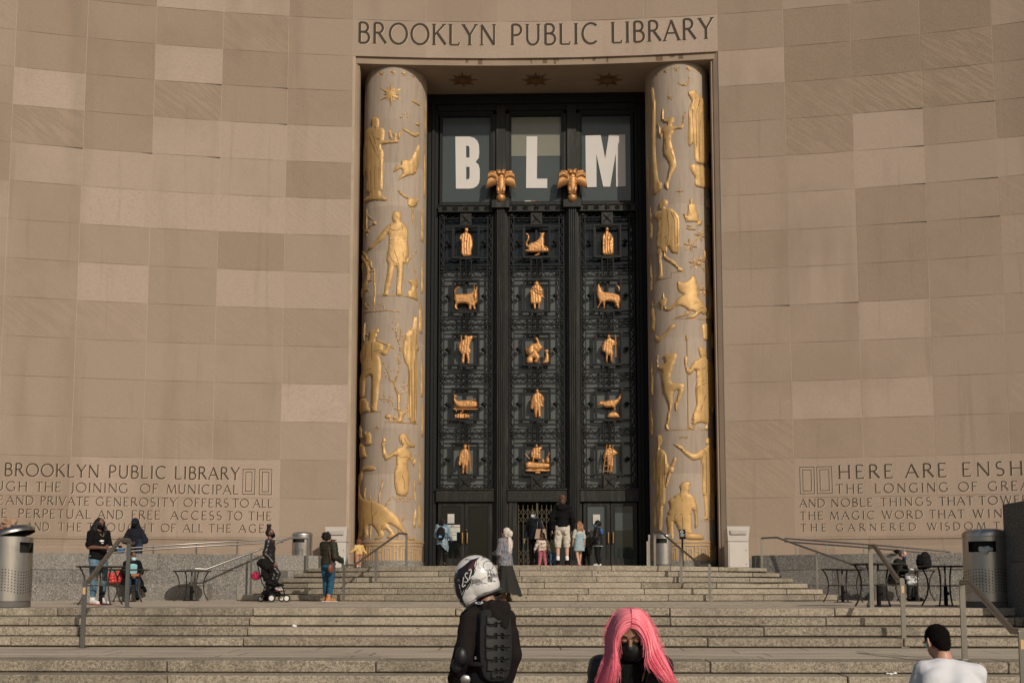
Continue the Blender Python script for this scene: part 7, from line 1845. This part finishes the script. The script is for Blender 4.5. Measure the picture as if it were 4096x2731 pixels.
c = at(3588, 2203, 25.9); blob_thing('cloth_bundle', [((c.x,c.y,2.49),(.10,.08,.06))], BLACK2, 'small dark bundle on the wall top behind the grey-haired man', 'bundle')
def scrap(px, py, z, s, mat, lab, cat='litter', name='paper_scrap'):
    c = ground(px, py, z); blob_thing(name, [((c.x,c.y,z+s[2]*.6), s), ((c.x+s[0]*.7,c.y,z+s[2]*.8), (s[0]*.5,s[1],s[2]))], mat, lab, cat, .008, .02, 30)
scrap(4064, 2466, Z_TER-.15+.0, (.08,.05,.018), WHITE, 'crumpled white paper on a shaded step below the pier')
scrap(3562, 2694, Z_LOW-.1525, (.07,.04,.008), WHITE, 'flattened white napkin on the lowest visible step, right of centre')
scrap(1176, 2505, Z_TER-.15, (.035,.03,.014), WHITE, 'tiny pale litter on the second step, left of centre')
c = ground(1385, 2687, Z_LOW-.1525); m = MB(); m.tube([(c.x-.05,c.y,c.z+.028),(c.x+.05,c.y+.02,c.z+.030)], [.028,.033], 12); o = obj('paper_cup', m, plain('kraft_cup', (.42,.24,.09), .7), smooth=40); tag(o, 'small tan cup lying on the lowest visible step', 'cup')

# ---- pushchair in front of the steps
Z7 = lambda x, y, Y: at(1000+x/3.136, 1950+y/3.136, Y)
SYc = 23.15
t = thing('pushchair', (Z7(290,1400,SYc).x, SYc, Z_TER), 'black folding pushchair with white-hubbed wheels at the foot of the steps', 'pushchair')
for dy in (-.22, .22):
    for q in ([(95,960),(105,920),(150,905)],[(95,960),(150,1190),(185,1240)],[(185,1210),(300,1250),(400,1220),(440,1350)],[(185,1240),(275,1360)],[(185,1240),(150,1350),(140,1385)],[(240,1000),(330,1180),(400,1230)]):
        m = MB(); m.tube([Z7(x, y, SYc+dy) for x, y in q], .014, 6); obj('frame_tube', m, BLACK2, t, smooth=True)
m = MB(); m.tube([Z7(95,960,SYc-.22), Z7(90,940,SYc), Z7(95,960,SYc+.22)], .018, 8); obj('handlebar', m, BLACK2, t, smooth=True)
for (x, y, r, dy) in ((138,1386,.075,.2),(272,1386,.09,-.24),(462,1386,.085,-.2),(400,1384,.085,.2)):
    c = Z7(x, y, SYc+dy); c.z = Z_TER+r; m = MB(); m.lathe([(r*.55,-.022),(r*.9,-.024),(r,-.012),(r,.012),(r*.9,.024),(r*.55,.022)], (0,0,0), 24); m.v = [Vector((c.x+v.x, c.y+v.z, c.z+v.y)) for v in m.v]; w = obj('wheel', m, plain('tyre_black', (.02,.02,.02), .8), t, smooth=40)
    m = MB(); m.lathe([(r*.62,-.027),(r*.62,.027)], (0,0,0), 20); m.v = [Vector((c.x+v.x, c.y+v.z, c.z+v.y)) for v in m.v]; obj('hub', m, RUBBER, w, smooth=40)
def bl(name, pts, mat, vox=.014, amp=.015):
    m = MB()
    for (x, y), r in pts: m.ball(Z7(x, y, SYc), r, 14)
    me = remesh(m, vox, 2, noise_amp=amp, noise_sc=12); return link_mesh(name, me, mat, t)
bl('canopy', [((150,940),(.10,.24,.10)), ((190,960),(.14,.25,.12)), ((235,1000),(.10,.25,.12))], BLACK2)
bl('seat', [((190,1060),(.09,.22,.14)), ((220,1120),(.10,.22,.12)), ((270,1190),(.14,.22,.08)), ((330,1215),(.14,.22,.05)), ((380,1215),(.08,.2,.04))], BLACK2)
bl('basket', [((230,1320),(.17,.20,.08)), ((300,1330),(.17,.20,.07))], BLACK)
bl('footrest', [((400,1290),(.12,.18,.012)), ((350,1295),(.10,.18,.012))], plain('dark_red_strap', (.16,.015,.03), .6), .010, 0)
m = MB(); c = Z7(355,1265,SYc-.10); m.ball(c, (.085,.04,.042), 12); m.ball(c+Vector((.05,0,-.02)), (.06,.04,.03), 10); link_mesh('white_shoe', remesh(m, .010, 1), RUBBER, t)
c = Z7(75,1105,SYc); m = MB(); m.ball(c, (.125,.10,.095), 20); me = remesh(m, .010, 1)
tl = thing('child_helmet', (c.x, c.y, c.z-.08), 'bright pink cycle helmet hanging from the pushchair handle', 'helmet')
link_mesh('shell', me, plain('hot_pink', (.48,.02,.09), .35), tl)
m = MB()
for k in range(5): m.ball((c.x-.08+.04*k, c.y-.088+.012*abs(k-2), c.z+.01), (.010,.02,.040), 8)
obj('vent', m, BLACK, tl)
m = MB(); m.tube([c+Vector((-.09,0,.05)), c+Vector((0,-.02,.13)), c+Vector((.09,0,.05))], .010, 6); obj('chin_strap', m, BLACK2, tl)
# ================================================================== FOREGROUND PEOPLE
# ------------------------------------------------------------------ motorcyclist
Zb = lambda x, y: (1800+x/2.7, 2150+y/2.7)
BY = 7.35
f = human('motorcyclist in a white patterned full-face helmet and black armoured back protector', (at(1950, 2500, BY).x, BY, 0), 1.765, R_(-152), 'mid',
          dict(shL=(.160,.0,1.385), shR=(-.160,.0,1.385), elL=(.245,.06,1.12), wrL=(.235,-.14,.93), elR=(-.23,.02,1.12), wrR=(-.22,-.10,.90)), head=(14,34,0), kw=.88)
HOOD = fabric('black_hoodie', (.013,.010,.0095), .95, .3, .3, 9)
def bulk(m):
    cap(m, Vector((-.09,.05,1.43)), .055, Vector((.05,.09,1.43)), .05); cap(m, Vector((-.10,.08,1.455)), .052, Vector((-.02,.13,1.44)), .058); cap(m, Vector((-.05,.14,1.43)), .062, Vector((-.05,.165,1.33)), .030)
    cap(m, Vector((-.12,.0,1.45)), .045, Vector((-.05,.12,1.47)), .04)
    for a in range(9): m.ball((.078*math.cos(a*.7), .012+.085*math.sin(a*.7), 1.462+.018*math.sin(a*.7)), .040, 10)
    cap(m, Vector((.02,.12,1.45)), .05, Vector((.0,.15,1.40)), .05)
garment(f, 'hoodie', HOOD, hem=.86, r=.024, rx=1.0, ry=1.10, puff=.006, extra=bulk, vox=.010, amp=.009, nsc=7)
legs(f, 'trousers', BLACK, r=.02); shoes(f, 'boots', BLACK, high=.1)
# back protector: mesh carrier with four riveted plates
MESHF = m_pattern('spacer_mesh', (.006,.0065,.006), (.014,.015,.014), (.004,.004,.004), 120, 'dots', (1,1,1))
PLATE = plain('black_plate', (.0085,.0095,.009), .48, 0, .25, 20, .05)
def back_y(x, z): return .150-1.3*x*x + .012*math.cos((z-1.2)*5)
m = MB()
outl = [(-.105,1.45),(-.125,1.34),(-.130,1.15),(-.11,1.00),(-.065,.94),(.065,.94),(.11,1.00),(.130,1.15),(.125,1.34),(.115,1.45)]
V, Fc = tess(smooth_poly(outl, 2), .03); P2 = smooth_poly(outl, 2)
for x, z in V: m.v.append(Vector((x, back_y(x, z)+.004+.012*min(1, edge_dist((x,z),P2)/.02), z)))
for q in Fc: m.face(*q[::-1])
n = len(P2); b0 = len(m.v)
for x, z in P2: m.v += [Vector((x, back_y(x,z)+.006, z)), Vector((x, back_y(x,z)-.05, z))]
for i in range(n): j = (i+1) % n; m.face(b0+2*i, b0+2*i+1, b0+2*j+1, b0+2*j)
bp = prop(f, 'back_protector', m, MESHF)
def plate(z0, z1, w):
    m = MB(); nx, nz = 14, 5; b = 0
    for fr_, dy in ((0,.020),(1,.030)):
        ins = .006 if fr_ else 0
        for i in range(nz+1):
            for k in range(nx+1):
                u = k/nx*2-1; x = u*(w-ins); zz = z0+ins+(z1-z0-2*ins)*i/nz + .010*math.cos(u*math.pi*1.5)*(1 if i == nz else .3)
                m.v.append(Vector((x, back_y(x, zz)+dy, zz)))
    N_ = (nx+1)*(nz+1)
    for i in range(nz):
        for k in range(nx):
            if i in (0, nz-1) and k in (4, 5, 8, 9): continue            # vent slots
            a = N_+i*(nx+1)+k; m.face(a, a+nx+1, a+nx+2, a+1)
    edge = [k for k in range(nx+1)]+[i*(nx+1)+nx for i in range(1,nz+1)]+[nz*(nx+1)+k for k in reversed(range(nx))]+[i*(nx+1) for i in reversed(range(1,nz))]
    for a, b_ in zip(edge, edge[1:]+edge[:1]): m.face(N_+a, N_+b_, b_, a)
    o = prop(f, 'plate', m, PLATE, smooth=False); o.parent = bp
    for sx in (-1, 1):
        for zz in (z0+.014, z1-.012):
            r = MB(); x = sx*(w-.014); r.ball((x, back_y(x, zz)+.031, zz), (.006,.004,.006), 8); q = prop(f, 'rivet', r, plain('rivet', (.05,.05,.05), .3, .6)); q.parent = bp
for z0, z1, w in ((1.345,1.405,.09),(1.262,1.34,.098),(1.178,1.257,.100),(1.095,1.173,.098),(1.015,1.09,.088),(.965,1.01,.055)): plate(z0, z1, w)
# straps, elbow guard
q = MB(); q.tube([Vector((.10,.15,1.06)),Vector((.17,.07,1.06)),Vector((.175,-.03,1.06)),Vector((.12,-.13,1.05))], .020, 6); prop(f, 'side_strap', q, BLACK2)
e_, w_ = f.j['elL'], f.j['wrL']
q = MB(); cap(q, e_.lerp(f.j['shL'],.22), .075, e_.lerp(w_,.55), .066); prop(f, 'elbow_guard', q, BLACK2, .009)
q = MB(); q.ball(e_+Vector((.035,.055,.005)), (.048,.045,.065), 14); q.ball(e_.lerp(w_,.35)+Vector((.045,.05,0)), (.042,.04,.055), 14); eg = prop(f, 'elbow_cup', q, PLATE, .008)
# helmet
hm = f.HM; hc = f.hc + Vector((.046,-.025,.040))
HZ = Euler((R_(20), R_(4), R_(54))).to_matrix()
def hp(p): return hc + HZ @ Vector(p)
m = MB(); m.ball(hp((0,.008,.012)), (.131,.163,.168), 32, HZ); m.ball(hp((0,-.055,-.085)), (.108,.122,.12), 24, HZ); m.ball(hp((0,-.04,-.03)), (.122,.14,.13), 24, HZ); m.ball(hp((0,.03,-.06)), (.121,.132,.12), 24, HZ)
inv = HZ.transposed()
for v in m.v:
    l = inv @ (v-hc); cut = -.125-.42*max(0, -l.y)
    if l.z < cut: v += HZ @ Vector((0,0,(cut-l.z)*.95))
for v in m.v: v *= f.k
helmet_me = remesh(m, .0075, 5)
def m_helmet():
    mm, nt, b = newmat('helmet_paint')
    v = coord(nt); n1 = noise_(nt, coord(nt, (4,4,14), (.5,.4,0)), 1.8, 4, .6)
    c = mixc(nt, ramp(nt, n1, .555, .60), (.60,.59,.57), (.22,.22,.22)); base(nt, b, c); b.inputs['Roughness'].default_value = .22; b.inputs['Coat Weight'].default_value = .6
    return mm
helm = lpart('helmet', helmet_me, m_helmet(), f.root)
hb = bvh_of(helm)
# visor: a dark glossy band round the front, with a raised clear shield
m = MB(); nx, nz = 26, 8; b0 = 0
for i in range(nz+1):
    for k in range(nx+1):
        a = R_(-60+120*k/nx); z = -.035+.125*i/nz; s = math.sqrt(max(.1, 1-((z-.022)/.150)**2))
        m.v.append(hp((.1325*s*math.sin(a), .012-.1655*s*math.cos(a)-.012*(1-i/nz), z)))
for i in range(nz):
    for k in range(nx): a = i*(nx+1)+k; m.face(a, a+1, a+nx+2, a+nx+1)
vis = prop(f, 'visor', m, plain('visor_smoke', (.012,.010,.009), .08)); vis.parent = helm
m = MB(); m.lathe([(.004,0),(.020,.002),(.022,.008),(.012,.012),(.002,.013)], (0,0,0), 16)
Mx = Matrix.Rotation(math.pi/2, 3, 'Y')
for s in (1, -1):
    q = MB(); q.f = list(m.f); q.t = list(m.t); q.w = list(m.w); q.v = [hp(Vector((s*.098, -.108, .035))+Vector((s*v.z, v.y, v.x))) for v in m.v]; o = prop(f, 'visor_pivot', q, PLATE); o.parent = helm
m = MB(); rim = [hp((.116*math.cos(a), .0+.150*math.sin(a), -.125-.42*max(0,-.150*math.sin(a)))) for a in [2*math.pi*k/40 for k in range(41)]]; m.tube(rim, .009, 8, caps=False); o = prop(f, 'rim', m, plain('rim_grey', (.06,.06,.06), .6)); o.parent = helm
m = MB(); m.ball(hp((0,.02,-.130)), (.108,.115,.02), 20, HZ); o = prop(f, 'lining', m, fabric('red_lining', (.045,.004,.006))); o.parent = helm
INK = plain('helmet_ink', (.016,.013,.014), .3); INK2 = plain('helmet_grey', (.16,.16,.16), .35); HW = plain('helmet_white_mark', (.68,.67,.65), .3); MAR = plain('helmet_maroon', (.07,.022,.03), .3)
D = lambda name, polys, mat=INK, off=.0015: decal(name, hb, polys, Zb, mat, helm, off)
band = [(85,345),(150,300),(215,245),(265,225),(330,205),(300,225),(262,262),(268,330),(258,400),(230,450),(205,500),(180,540),(150,560),(130,600),(118,560),(100,480),(80,420)]
D('dark_flash', [band]); D('dark_edge', [[(52,330),(80,420),(96,500),(118,590),(150,690),(190,770),(120,760),(85,690),(60,560),(45,430)]], INK, .0012); D('maroon_flash', [[(195,330),(250,255),(285,240),(262,300),(240,340),(200,375)]], MAR, .0022)
for pts, w in (([(150,420),(143,470),(135,520),(140,528),(170,505)],10),([(196,385),(182,375),(165,392),(168,415),(190,440),(195,462),(178,478),(158,470)],10),([(205,350),(225,335),(232,360),(218,410),(203,455),(228,430),(252,405)],10)): D('white_script', stroke_polys(pts, w), HW, .003)
ring = [(412+54*math.cos(a), 300+52*math.sin(a)) for a in [2*math.pi*k/28 for k in range(29)]]
D('dream_ring', stroke_polys(ring, 6)); 
for k in range(8): D('web_line', stroke_polys([(412+8*math.cos(k*.785), 300+8*math.sin(k*.785)), (412+34*math.cos(k*.785+.35), 300+33*math.sin(k*.785+.35)), (412+50*math.cos(k*.785+.5), 300+49*math.sin(k*.785+.5))], 2), INK2)
for x0, x1 in ((405,408),(430,440),(450,472)): D('feather', [[(x0,352),(x0+8,352),(x1+9,390),(x1+4,412),(x1-4,400),(x1-2,375)]])
D('pattern_patch', [[(406,412),(458,412),(458,476),(406,476)]], INK2)
D('pattern_patch', [[(412,420),(430,420),(430,440),(412,440)],[(436,444),(452,444),(452,468),(436,468)]])
for pts, w in (([(290,225),(285,290),(268,330),(278,345),(262,380)],6),([(310,260),(300,310),(330,330)],4),([(235,500),(290,465),(340,450),(390,420)],4),([(250,450),(235,520)],5),([(335,240),(380,215),(440,235),(470,270)],5),([(130,640),(160,560),(200,500)],10),([(180,555),(215,505),(225,470)],12),([(345,205),(380,210)],9),([(465,463),(490,470)],8)): D('ink_line', stroke_polys(pts, w))
# tag, buckle and strap lettering
hood_o = [c for c in f.root.children if c.name.startswith('hoodie')][0] if False else [o for o in bpy.data.objects if o.parent == f.root and o.name.startswith('hoodie')][0]
hv = bvh_of(hood_o)
decal('blue_tag', hv, [[(265,705),(290,694),(350,692),(366,704),(340,718),(290,718)]], Zb, plain('tag_white', (.5,.55,.6), .5), f.root, .012); decal('blue_tag_print', hv, [[(285,700),(340,698),(345,708),(290,712)]], Zb, plain('tag_blue', (.04,.16,.32), .5), f.root, .0135)
q = MB(); a, b_ = at(*Zb(195,712), BY-.24), at(*Zb(280,665), BY-.22); q.bar(a, b_, .022, .012); o = obj('strap_buckle', q, M_STEEL, f.root, bevel=.003)
sv = bvh_of([o for o in bpy.data.objects if o.parent == f.root and o.name.startswith('hoodie')][0])
decal('strap_lettering', sv, stroke_polys([(285,1300),(285,1275),(300,1278),(302,1298),(285,1304)],6)+[q_ for q_ in stroke_polys([(318,1270),(332,1268),(336,1300),(320,1304),(316,1280)],7)]+stroke_polys([(348,1308),(350,1268),(360,1290),(370,1262),(374,1306)],7), Zb, WHITE, f.root, .02)
ev = bvh_of(eg)
for nm, poly, mt, of in (('orange_badge', [(180,1420),(205,1405),(226,1425),(222,1450),(195,1455),(178,1440)], plain('badge_rim', (.30,.28,.26), .4), .002), ('orange_badge', [(188,1424),(205,1412),(218,1428),(214,1446),(196,1448)], plain('badge_orange', (.62,.10,.03), .4), .0035)): decal(nm, ev, [poly], Zb, mt, f.root, of)
c = at(*Zb(168,1528), BY-.32); q = MB(); q.ball(c, (.036,.014,.036), 16); obj('steel_disc', q, M_STEEL, f.root, smooth=True)

# ------------------------------------------------------------------ woman with long pink hair
Zp = lambda x, y: (2350+x/4.4675, 2380+y/4.4675)
PY = 4.6
f = human('woman with long bright pink hair, black mask and leather jacket, head bowed', (at(2532, 2600, PY).x, PY+.10, 0), 1.555, R_(-4), 'warm', dict(shL=(.145,.0,1.405), shR=(-.145,.0,1.405), elL=(.205,.03,1.13), wrL=(.13,-.22,1.02), elR=(-.205,.03,1.13), wrR=(-.10,-.23,1.04), neck=(0,-.02,1.46)), head=(30,-3,0), vox=.007)
f.kb
LEATHER2 = plain('jacket_leather', (.006,.006,.0065), .42, 0, .3, 30, .3)
garment(f, 'leather_jacket', LEATHER2, hem=.90, r=.016, rx=1.0, ry=1.12, amp=.012, vox=.010)
garment(f, 'black_shirt', BLACK, hem=.95, slv=0, rx=.80, ry=1.16, top=1.45, vox=.010)
legs(f, 'trousers', BLACK, r=.012); shoes(f, 'boots', BLACK, high=.08)
for s in (-1, 1):
    q = MB(); q.hexa([(s*.03,-.155,1.18),(s*.10,-.15,1.20),(s*.10,-.125,1.20),(s*.03,-.13,1.18),(s*.08,-.135,1.42),(s*.165,-.10,1.40),(s*.165,-.075,1.40),(s*.08,-.11,1.42)]); prop(f, 'lapel', q, LEATHER2, .008, 2)
    q = MB(); q.ball((s*.182,-.050,1.400), (.012,.010,.012), 10); prop(f, 'stud', q, M_STEEL)
    q = MB(); q.bar((s*.085,-.02,1.466),(s*.175,-.01,1.440),.045,.012,(0,1,0)); prop(f, 'epaulette', q, LEATHER2, .007, 1)
def lid(s):
    m = MB(); m.ball(f.hd((s*.031,-.079,.010)), tuple(q for q in (.017,.014,.013)), 12, f.HM); prop(f, 'eyelid', m, f.skin)
    m = MB(); m.tube([f.hd((s*(.014+.034*t), -.092+.010*t*t-.0, .003-.008*math.sin(math.pi*t)+.002*t)) for t in [k/8 for k in range(9)]], [.003]*9, 6); prop(f, 'eyelash', m, HAIRB)
    m = MB(); m.tube([f.hd((s*(.012+.042*t), -.093+.014*t*t, .034+.008*math.sin(math.pi*t*.8))) for t in [k/8 for k in range(9)]], [.002,.003,.0034,.0034,.003,.0027,.0023,.002,.0014], 6); prop(f, 'eyebrow', m, HAIRB)
lid(-1); lid(1)
o = mask(f, plain('black_mask', (.006,.007,.0065), .6, 0, .2, 30, .15))
q = MB(); q.ball(f.hd((0,-.070,-.052)), (.060,.050,.046), 16, f.HM); q.ball(f.hd((0,-.05,-.075)), (.068,.062,.055), 16, f.HM); q.ball(f.hd((0,-.098,-.032)), (.026,.024,.030), 12, f.HM); prop(f, 'mask_front', q, o.data.materials[0], .007)
def m_pinkhair():
    mm, nt, b = newmat('pink_hair')
    tone = N(nt, 'ShaderNodeAttribute', attribute_name='tone').outputs['Fac']
    c = mixc(nt, math_(nt, 'MULTIPLY_ADD', tone, .5, .5, clamp=True), (.66,.045,.110), (.97,.29,.345))
    base(nt, b, c); b.inputs['Roughness'].default_value = .42; b.inputs['Sheen Weight'].default_value = .1
    return mm
PINK = m_pinkhair()
HC = f.root.location + f.hc*f.k                              # head centre in the scene
def guide(pts, ys):
    return [at(*Zp(x, y), HC.y+dy) for (x, y), dy in zip(pts, ys)]
YI = [-.085,-.098,-.100,-.094,-.098,-.118,-.150,-.165]; YO = [.0,.01,.02,.02,.01,.0,-.03,-.06]
GI = {-1: guide([(768,582),(668,612),(574,725),(528,860),(520,1010),(528,1210),(525,1400),(480,1640)], YI), 1: guide([(776,582),(884,608),(976,716),(1030,850),(1056,1010),(1078,1200),(1190,1370),(1440,1640)], YI)}
GO = {-1: guide([(757,222),(610,236),(480,330),(395,480),(348,650),(326,900),(285,1160),(120,1640)], YO), 1: guide([(765,222),(900,230),(1010,305),(1105,440),(1180,600),(1250,820),(1370,1080),(1650,1640)], YO)}
def crom(P_, t):
    n = len(P_)-1; x = min(max(t, 0), 1)*n; i = min(int(x), n-1); u = x-i
    p0, p1, p2, p3 = P_[max(0,i-1)], P_[i], P_[i+1], P_[min(n,i+2)]
    return .5*((2*p1)+(p2-p0)*u+(2*p0-5*p1+4*p2-p3)*u*u+(3*p1-p0-3*p2+p3)*u*u*u)
def lock(s, u, t, out=0.0):
    p = crom(GI[s], t).lerp(crom(GO[s], t), u)
    return p + Vector((0, -(.052*math.sin(math.pi*min(1,u*1.0))*(1-.35*t))-out, .018*math.sin(math.pi*u)*(1-t)**2))
m = MB(); rnd = random.Random(12)
for s in (-1, 1):                                            # undercoat
    m.tone = -.5; nu, nt_ = 14, 22; b0 = len(m.v)
    for i in range(nt_+1):
        for k in range(nu+1): m.v.append(lock(s, k/nu, i/nt_, -.012))
    for i in range(nt_):
        for k in range(nu): c_ = b0+i*(nu+1)+k; m.face(c_, c_+1, c_+nu+2, c_+nu+1)
for i in range(4600):
    s = rnd.choice((-1, 1)); u0 = rnd.random(); wisp = rnd.random() < .06
    clump = math.sin(u0*31+s)*.5+.5*math.sin(u0*67+2*s); m.tone = max(-1, min(1, .15+.30*clump+rnd.gauss(0, .42)))
    du = rnd.uniform(-.04, .04) + (rnd.uniform(-.18,.12) if wisp else 0); o0 = rnd.uniform(-.004, .007)+.003*clump; r0 = rnd.uniform(.0008, .0015); t1 = rnd.uniform(.86, 1.0)
    ph = rnd.uniform(0, 6); pts = []
    for k in range(15):
        t = t1*k/14; u = u0+du*t*t+.006*math.sin(t*9+ph)
        pts.append(lock(s, max(-.03, min(1.06, u)), t, o0+(.006 if wisp else 0)*t))
    m.tube(pts, [r0*.7]+[r0]*12+[r0*.7, r0*.3], 3, caps=False)
    nf = 14*3; t0_ = m.tone; m.t[-nf:] = [max(-1, min(1, t0_+.25-.85*((j//3)/13)**1.4)) for j in range(nf)]
for i in range(130):                                         # flyaways
    s = rnd.choice((-1, 1)); u = rnd.choice((rnd.uniform(.9, 1.05), rnd.uniform(-.05, .1))); m.tone = rnd.uniform(-.2, .9); t0 = rnd.uniform(0, .6); L = rnd.uniform(.2, .5); o = rnd.uniform(.004, .02); ph = rnd.uniform(0, 6)
    side = Vector((s*(1 if u > .5 else -1), 0, 0))
    m.tube([lock(s, u, min(1, t0+L*k/8), .004)+side*o*(k/8)*(1+.3*math.sin(k*.5+ph))+Vector((0, 0, .010*math.sin(k*.8+ph)*k/8)) for k in range(9)], [.0007]*8+[.0003], 3, caps=False)
m.v = [(Vector(v)-f.root.location) for v in m.v]; Ri = Matrix.Rotation(-f.root.rotation_euler.z, 3, 'Z'); m.v = [Ri @ v for v in m.v]
me = m.mesh('hair', smooth=True, attrs=True, weld=False); hr = lpart('hair', me, PINK, f.root)
q = MB(); q.ball(f.hd((0,.022,.020)), (.092,.098,.108), 18, f.HM); q.ball(f.hd((0,.06,-.06)), (.085,.07,.09), 14, f.HM)
for x in (-.09,-.05,0,.05,.09): cap(q, f.hd((x,.06,-.06)), .05, f.hd((x*1.2,.08,-.10))+Vector((0,.01,-.36)), .035)
o = prop(f, 'back_hair', q, plain('pink_back_hair', (.62,.09,.15), .45, 0, .3, 50, .4), .010)
pp_ = [lock(-1, u, 0).lerp(lock(1, u, 0), .5)+Vector((0,-.006,.004)) for u in (0,.2,.4,.6,.8)]; q = MB(); q.tube([Ri @ (p-f.root.location) for p in pp_], .0025, 5); o = lpart('hair_parting', q.mesh('p', smooth=True), plain('parting', (.20,.075,.05), .7), f.root)
print('HEAD', [tuple(round(c) for c in proj(f.root.location+Matrix.Rotation(f.root.rotation_euler.z,3,'Z')@(f.hd(p)*f.k))) for p in ((0,-.08,.09),(0,-.1,0),(0,-.09,-.1),(0,0,.118))])
q = MB()
for s in (-1, 1):
    for k in range(14): u = k/13; q.ball((s*(.075-.050*u), -.10-.06*u, 1.43-.165*u), (.006,.006,.008), 6)
prop(f, 'gold_chain', q, M_GOLD)
q = MB(); q.hexa([(-.034,-.172,1.245),(.034,-.172,1.245),(.034,-.162,1.245),(-.034,-.162,1.245),(-.034,-.170,1.262),(.034,-.170,1.262),(.034,-.160,1.262),(-.034,-.160,1.262)])
for k in range(9): q.ball((-.032+.008*k,-.172,1.262+.004*(k%2)), .005, 6)
prop(f, 'name_pendant', q, m_gold('pale_gold', (.62,.46,.30), (.3,.2,.1), .3, .8), smooth=False)
q = MB(); q.tube([(.055+.034*math.cos(a), -.180, 1.165+.036*math.sin(a)) for a in [R_(50+26*k) for k in range(11)]], .006, 6); q.tube([(-.05,-.178,1.20),(-.05,-.182,1.13),(-.01,-.182,1.13)], .006, 6); prop(f, 'shirt_lettering', q, WHITE)

# ------------------------------------------------------------------ man in the white T-shirt
WY = 7.1
zs = .45
f = human('short-haired man in a white T-shirt with mint earbuds, seen from behind', (at(3816, 2600, WY).x, WY, 0), 1.735, R_(-172), 'pink',
          dict(pel=(0,.02,.56), neck=(.03,-.10,1.095), shL=(.185,-.11,1.03), shR=(-.195,-.05,1.01), hipL=(.09,0,.54), hipR=(-.09,0,.54), knL=(.16,-.42,.52), knR=(-.16,-.42,.52), anL=(.14,-.42,.085), anR=(-.14,-.40,.085),
               elL=(.26,-.20,.70), wrL=(.12,-.40,.62), elR=(-.27,-.17,.71), wrR=(-.10,-.41,.62)), head=(24,8,0), kw=.91, hs=.97, vox=.007)
print('TEE', [tuple(round(c) for c in proj(f.root.location+Matrix.Rotation(f.root.rotation_euler.z,3,'Z')@(f.hd(p)*f.k))) for p in ((0,0,.118),(.08,0,0),(-.08,0,0),(0,.05,-.1))])
TEE = plain('white_tee', (.58,.59,.61), .9, 0, .03, 5, .15)
m = MB(); pel, nk = f.j['pel'], f.j['neck']; n = 28; zz = [(0,.165,.125),(.15,.168,.13),(.35,.176,.135),(.55,.192,.14),(.72,.205,.138),(.84,.20,.118),(.92,.155,.095),(.985,.085,.072)]
for i, (t, rx, ry) in enumerate(zz):
    c = pel.lerp(nk, t) + Vector((0, .05*math.sin(t*math.pi), 0))
    for k in range(n): a = 2*math.pi*k/n; m.v.append(c+Vector((rx*math.cos(a)*1.06, ry*math.sin(a), 0)))
for i in range(len(zz)-1):
    for k in range(n): m.face(i*n+k, i*n+(k+1)%n, (i+1)*n+(k+1)%n, (i+1)*n+k)
m.face(*[k for k in reversed(range(n))]); m.face(*[(len(zz)-1)*n+k for k in range(n)])
sleeves(f, m, .026, .42)
me = fin(f, m, .010, 5)
new = []
for co, no in [(v.co.copy(), v.normal.copy()) for v in me.vertices]:      # folds drawn from the shoulders to the waist
    w = math.sin(co.x*26+co.z*34+2.2*mnoise.noise(co*5))*max(0, mnoise.noise(co*3.1+Vector((5,1,2)))+.15)
    new.extend(co+no*(.024*w+.008*mnoise.noise(co*9)))
me.vertices.foreach_set('co', new); me.update()
lpart('tshirt', me, TEE, f.root)
legs(f, 'trousers', fabric('navy_trousers', (.02,.024,.035)), r=.02); shoes(f, 'trainers', RUBBER)
DK = plain('short_dark_hair', (.008,.0055,.004), .95, 0, .6, 160, 1.0, .15)
hair(f, DK, lambda m: (m.ball(f.hd((0,.024,.030)), (.080,.092,.097), 24, f.HM), m.ball(f.hd((0,.058,-.020)), (.062,.050,.060), 18, f.HM), m.ball(f.hd((0,.062,-.052)), (.048,.036,.045), 14, f.HM)), .006, 2, .003, 90)
ho = [q for q in bpy.data.objects if q.parent == f.root and q.name.startswith('hair')][0]
m = MB(); rnd = random.Random(4); vs_ = ho.data.vertices
for i in range(2600):                                        # short hairs breaking up the edge
    v = vs_[rnd.randrange(len(vs_))]; d = (v.normal*.8+Vector((rnd.uniform(-.4,.4), .3, -.55))).normalized()
    m.tube([v.co-v.normal*.002, v.co+d*rnd.uniform(.004, .010)], [.0011, .0004], 3, caps=False)
lpart('hair_ends', m.mesh('hair_ends', weld=False), DK, f.root)
for s in (-1, 1):
    q = MB(); q.tube([f.hd((s*.080,.022,.026)), f.hd((s*.090,.030,.018)), f.hd((s*.093,.028,-.008)), f.hd((s*.086,.018,-.036)), f.hd((s*.079,.006,-.042))], [.005,.007,.007,.006,.004], 8); q.ball(f.hd((s*.080,.012,-.006)), (.006,.016,.026), 10, f.HM); prop(f, 'ear', q, skin('light'))
    q = MB(); q.ball(f.hd((s*.090,-.004,-.014)), (.009,.009,.012), 10, f.HM); q.tube([f.hd((s*.091,-.006,-.018)), f.hd((s*.089,-.012,-.038))], .005, 6); prop(f, 'earbud', q, plain('mint_earbud', (.25,.58,.50), .35))
st_ = MB(); c = f.root.location; st_.box(c.x-.26, c.x+.26, c.y-.20, c.y+.20, 0, .435); o = obj('stone_seat', st_, M_GRANITE, bevel=.012, attrs=True); tag(o, 'low granite block under the man in white', 'stone seat')
bpy.data.scenes.remove(WORK)
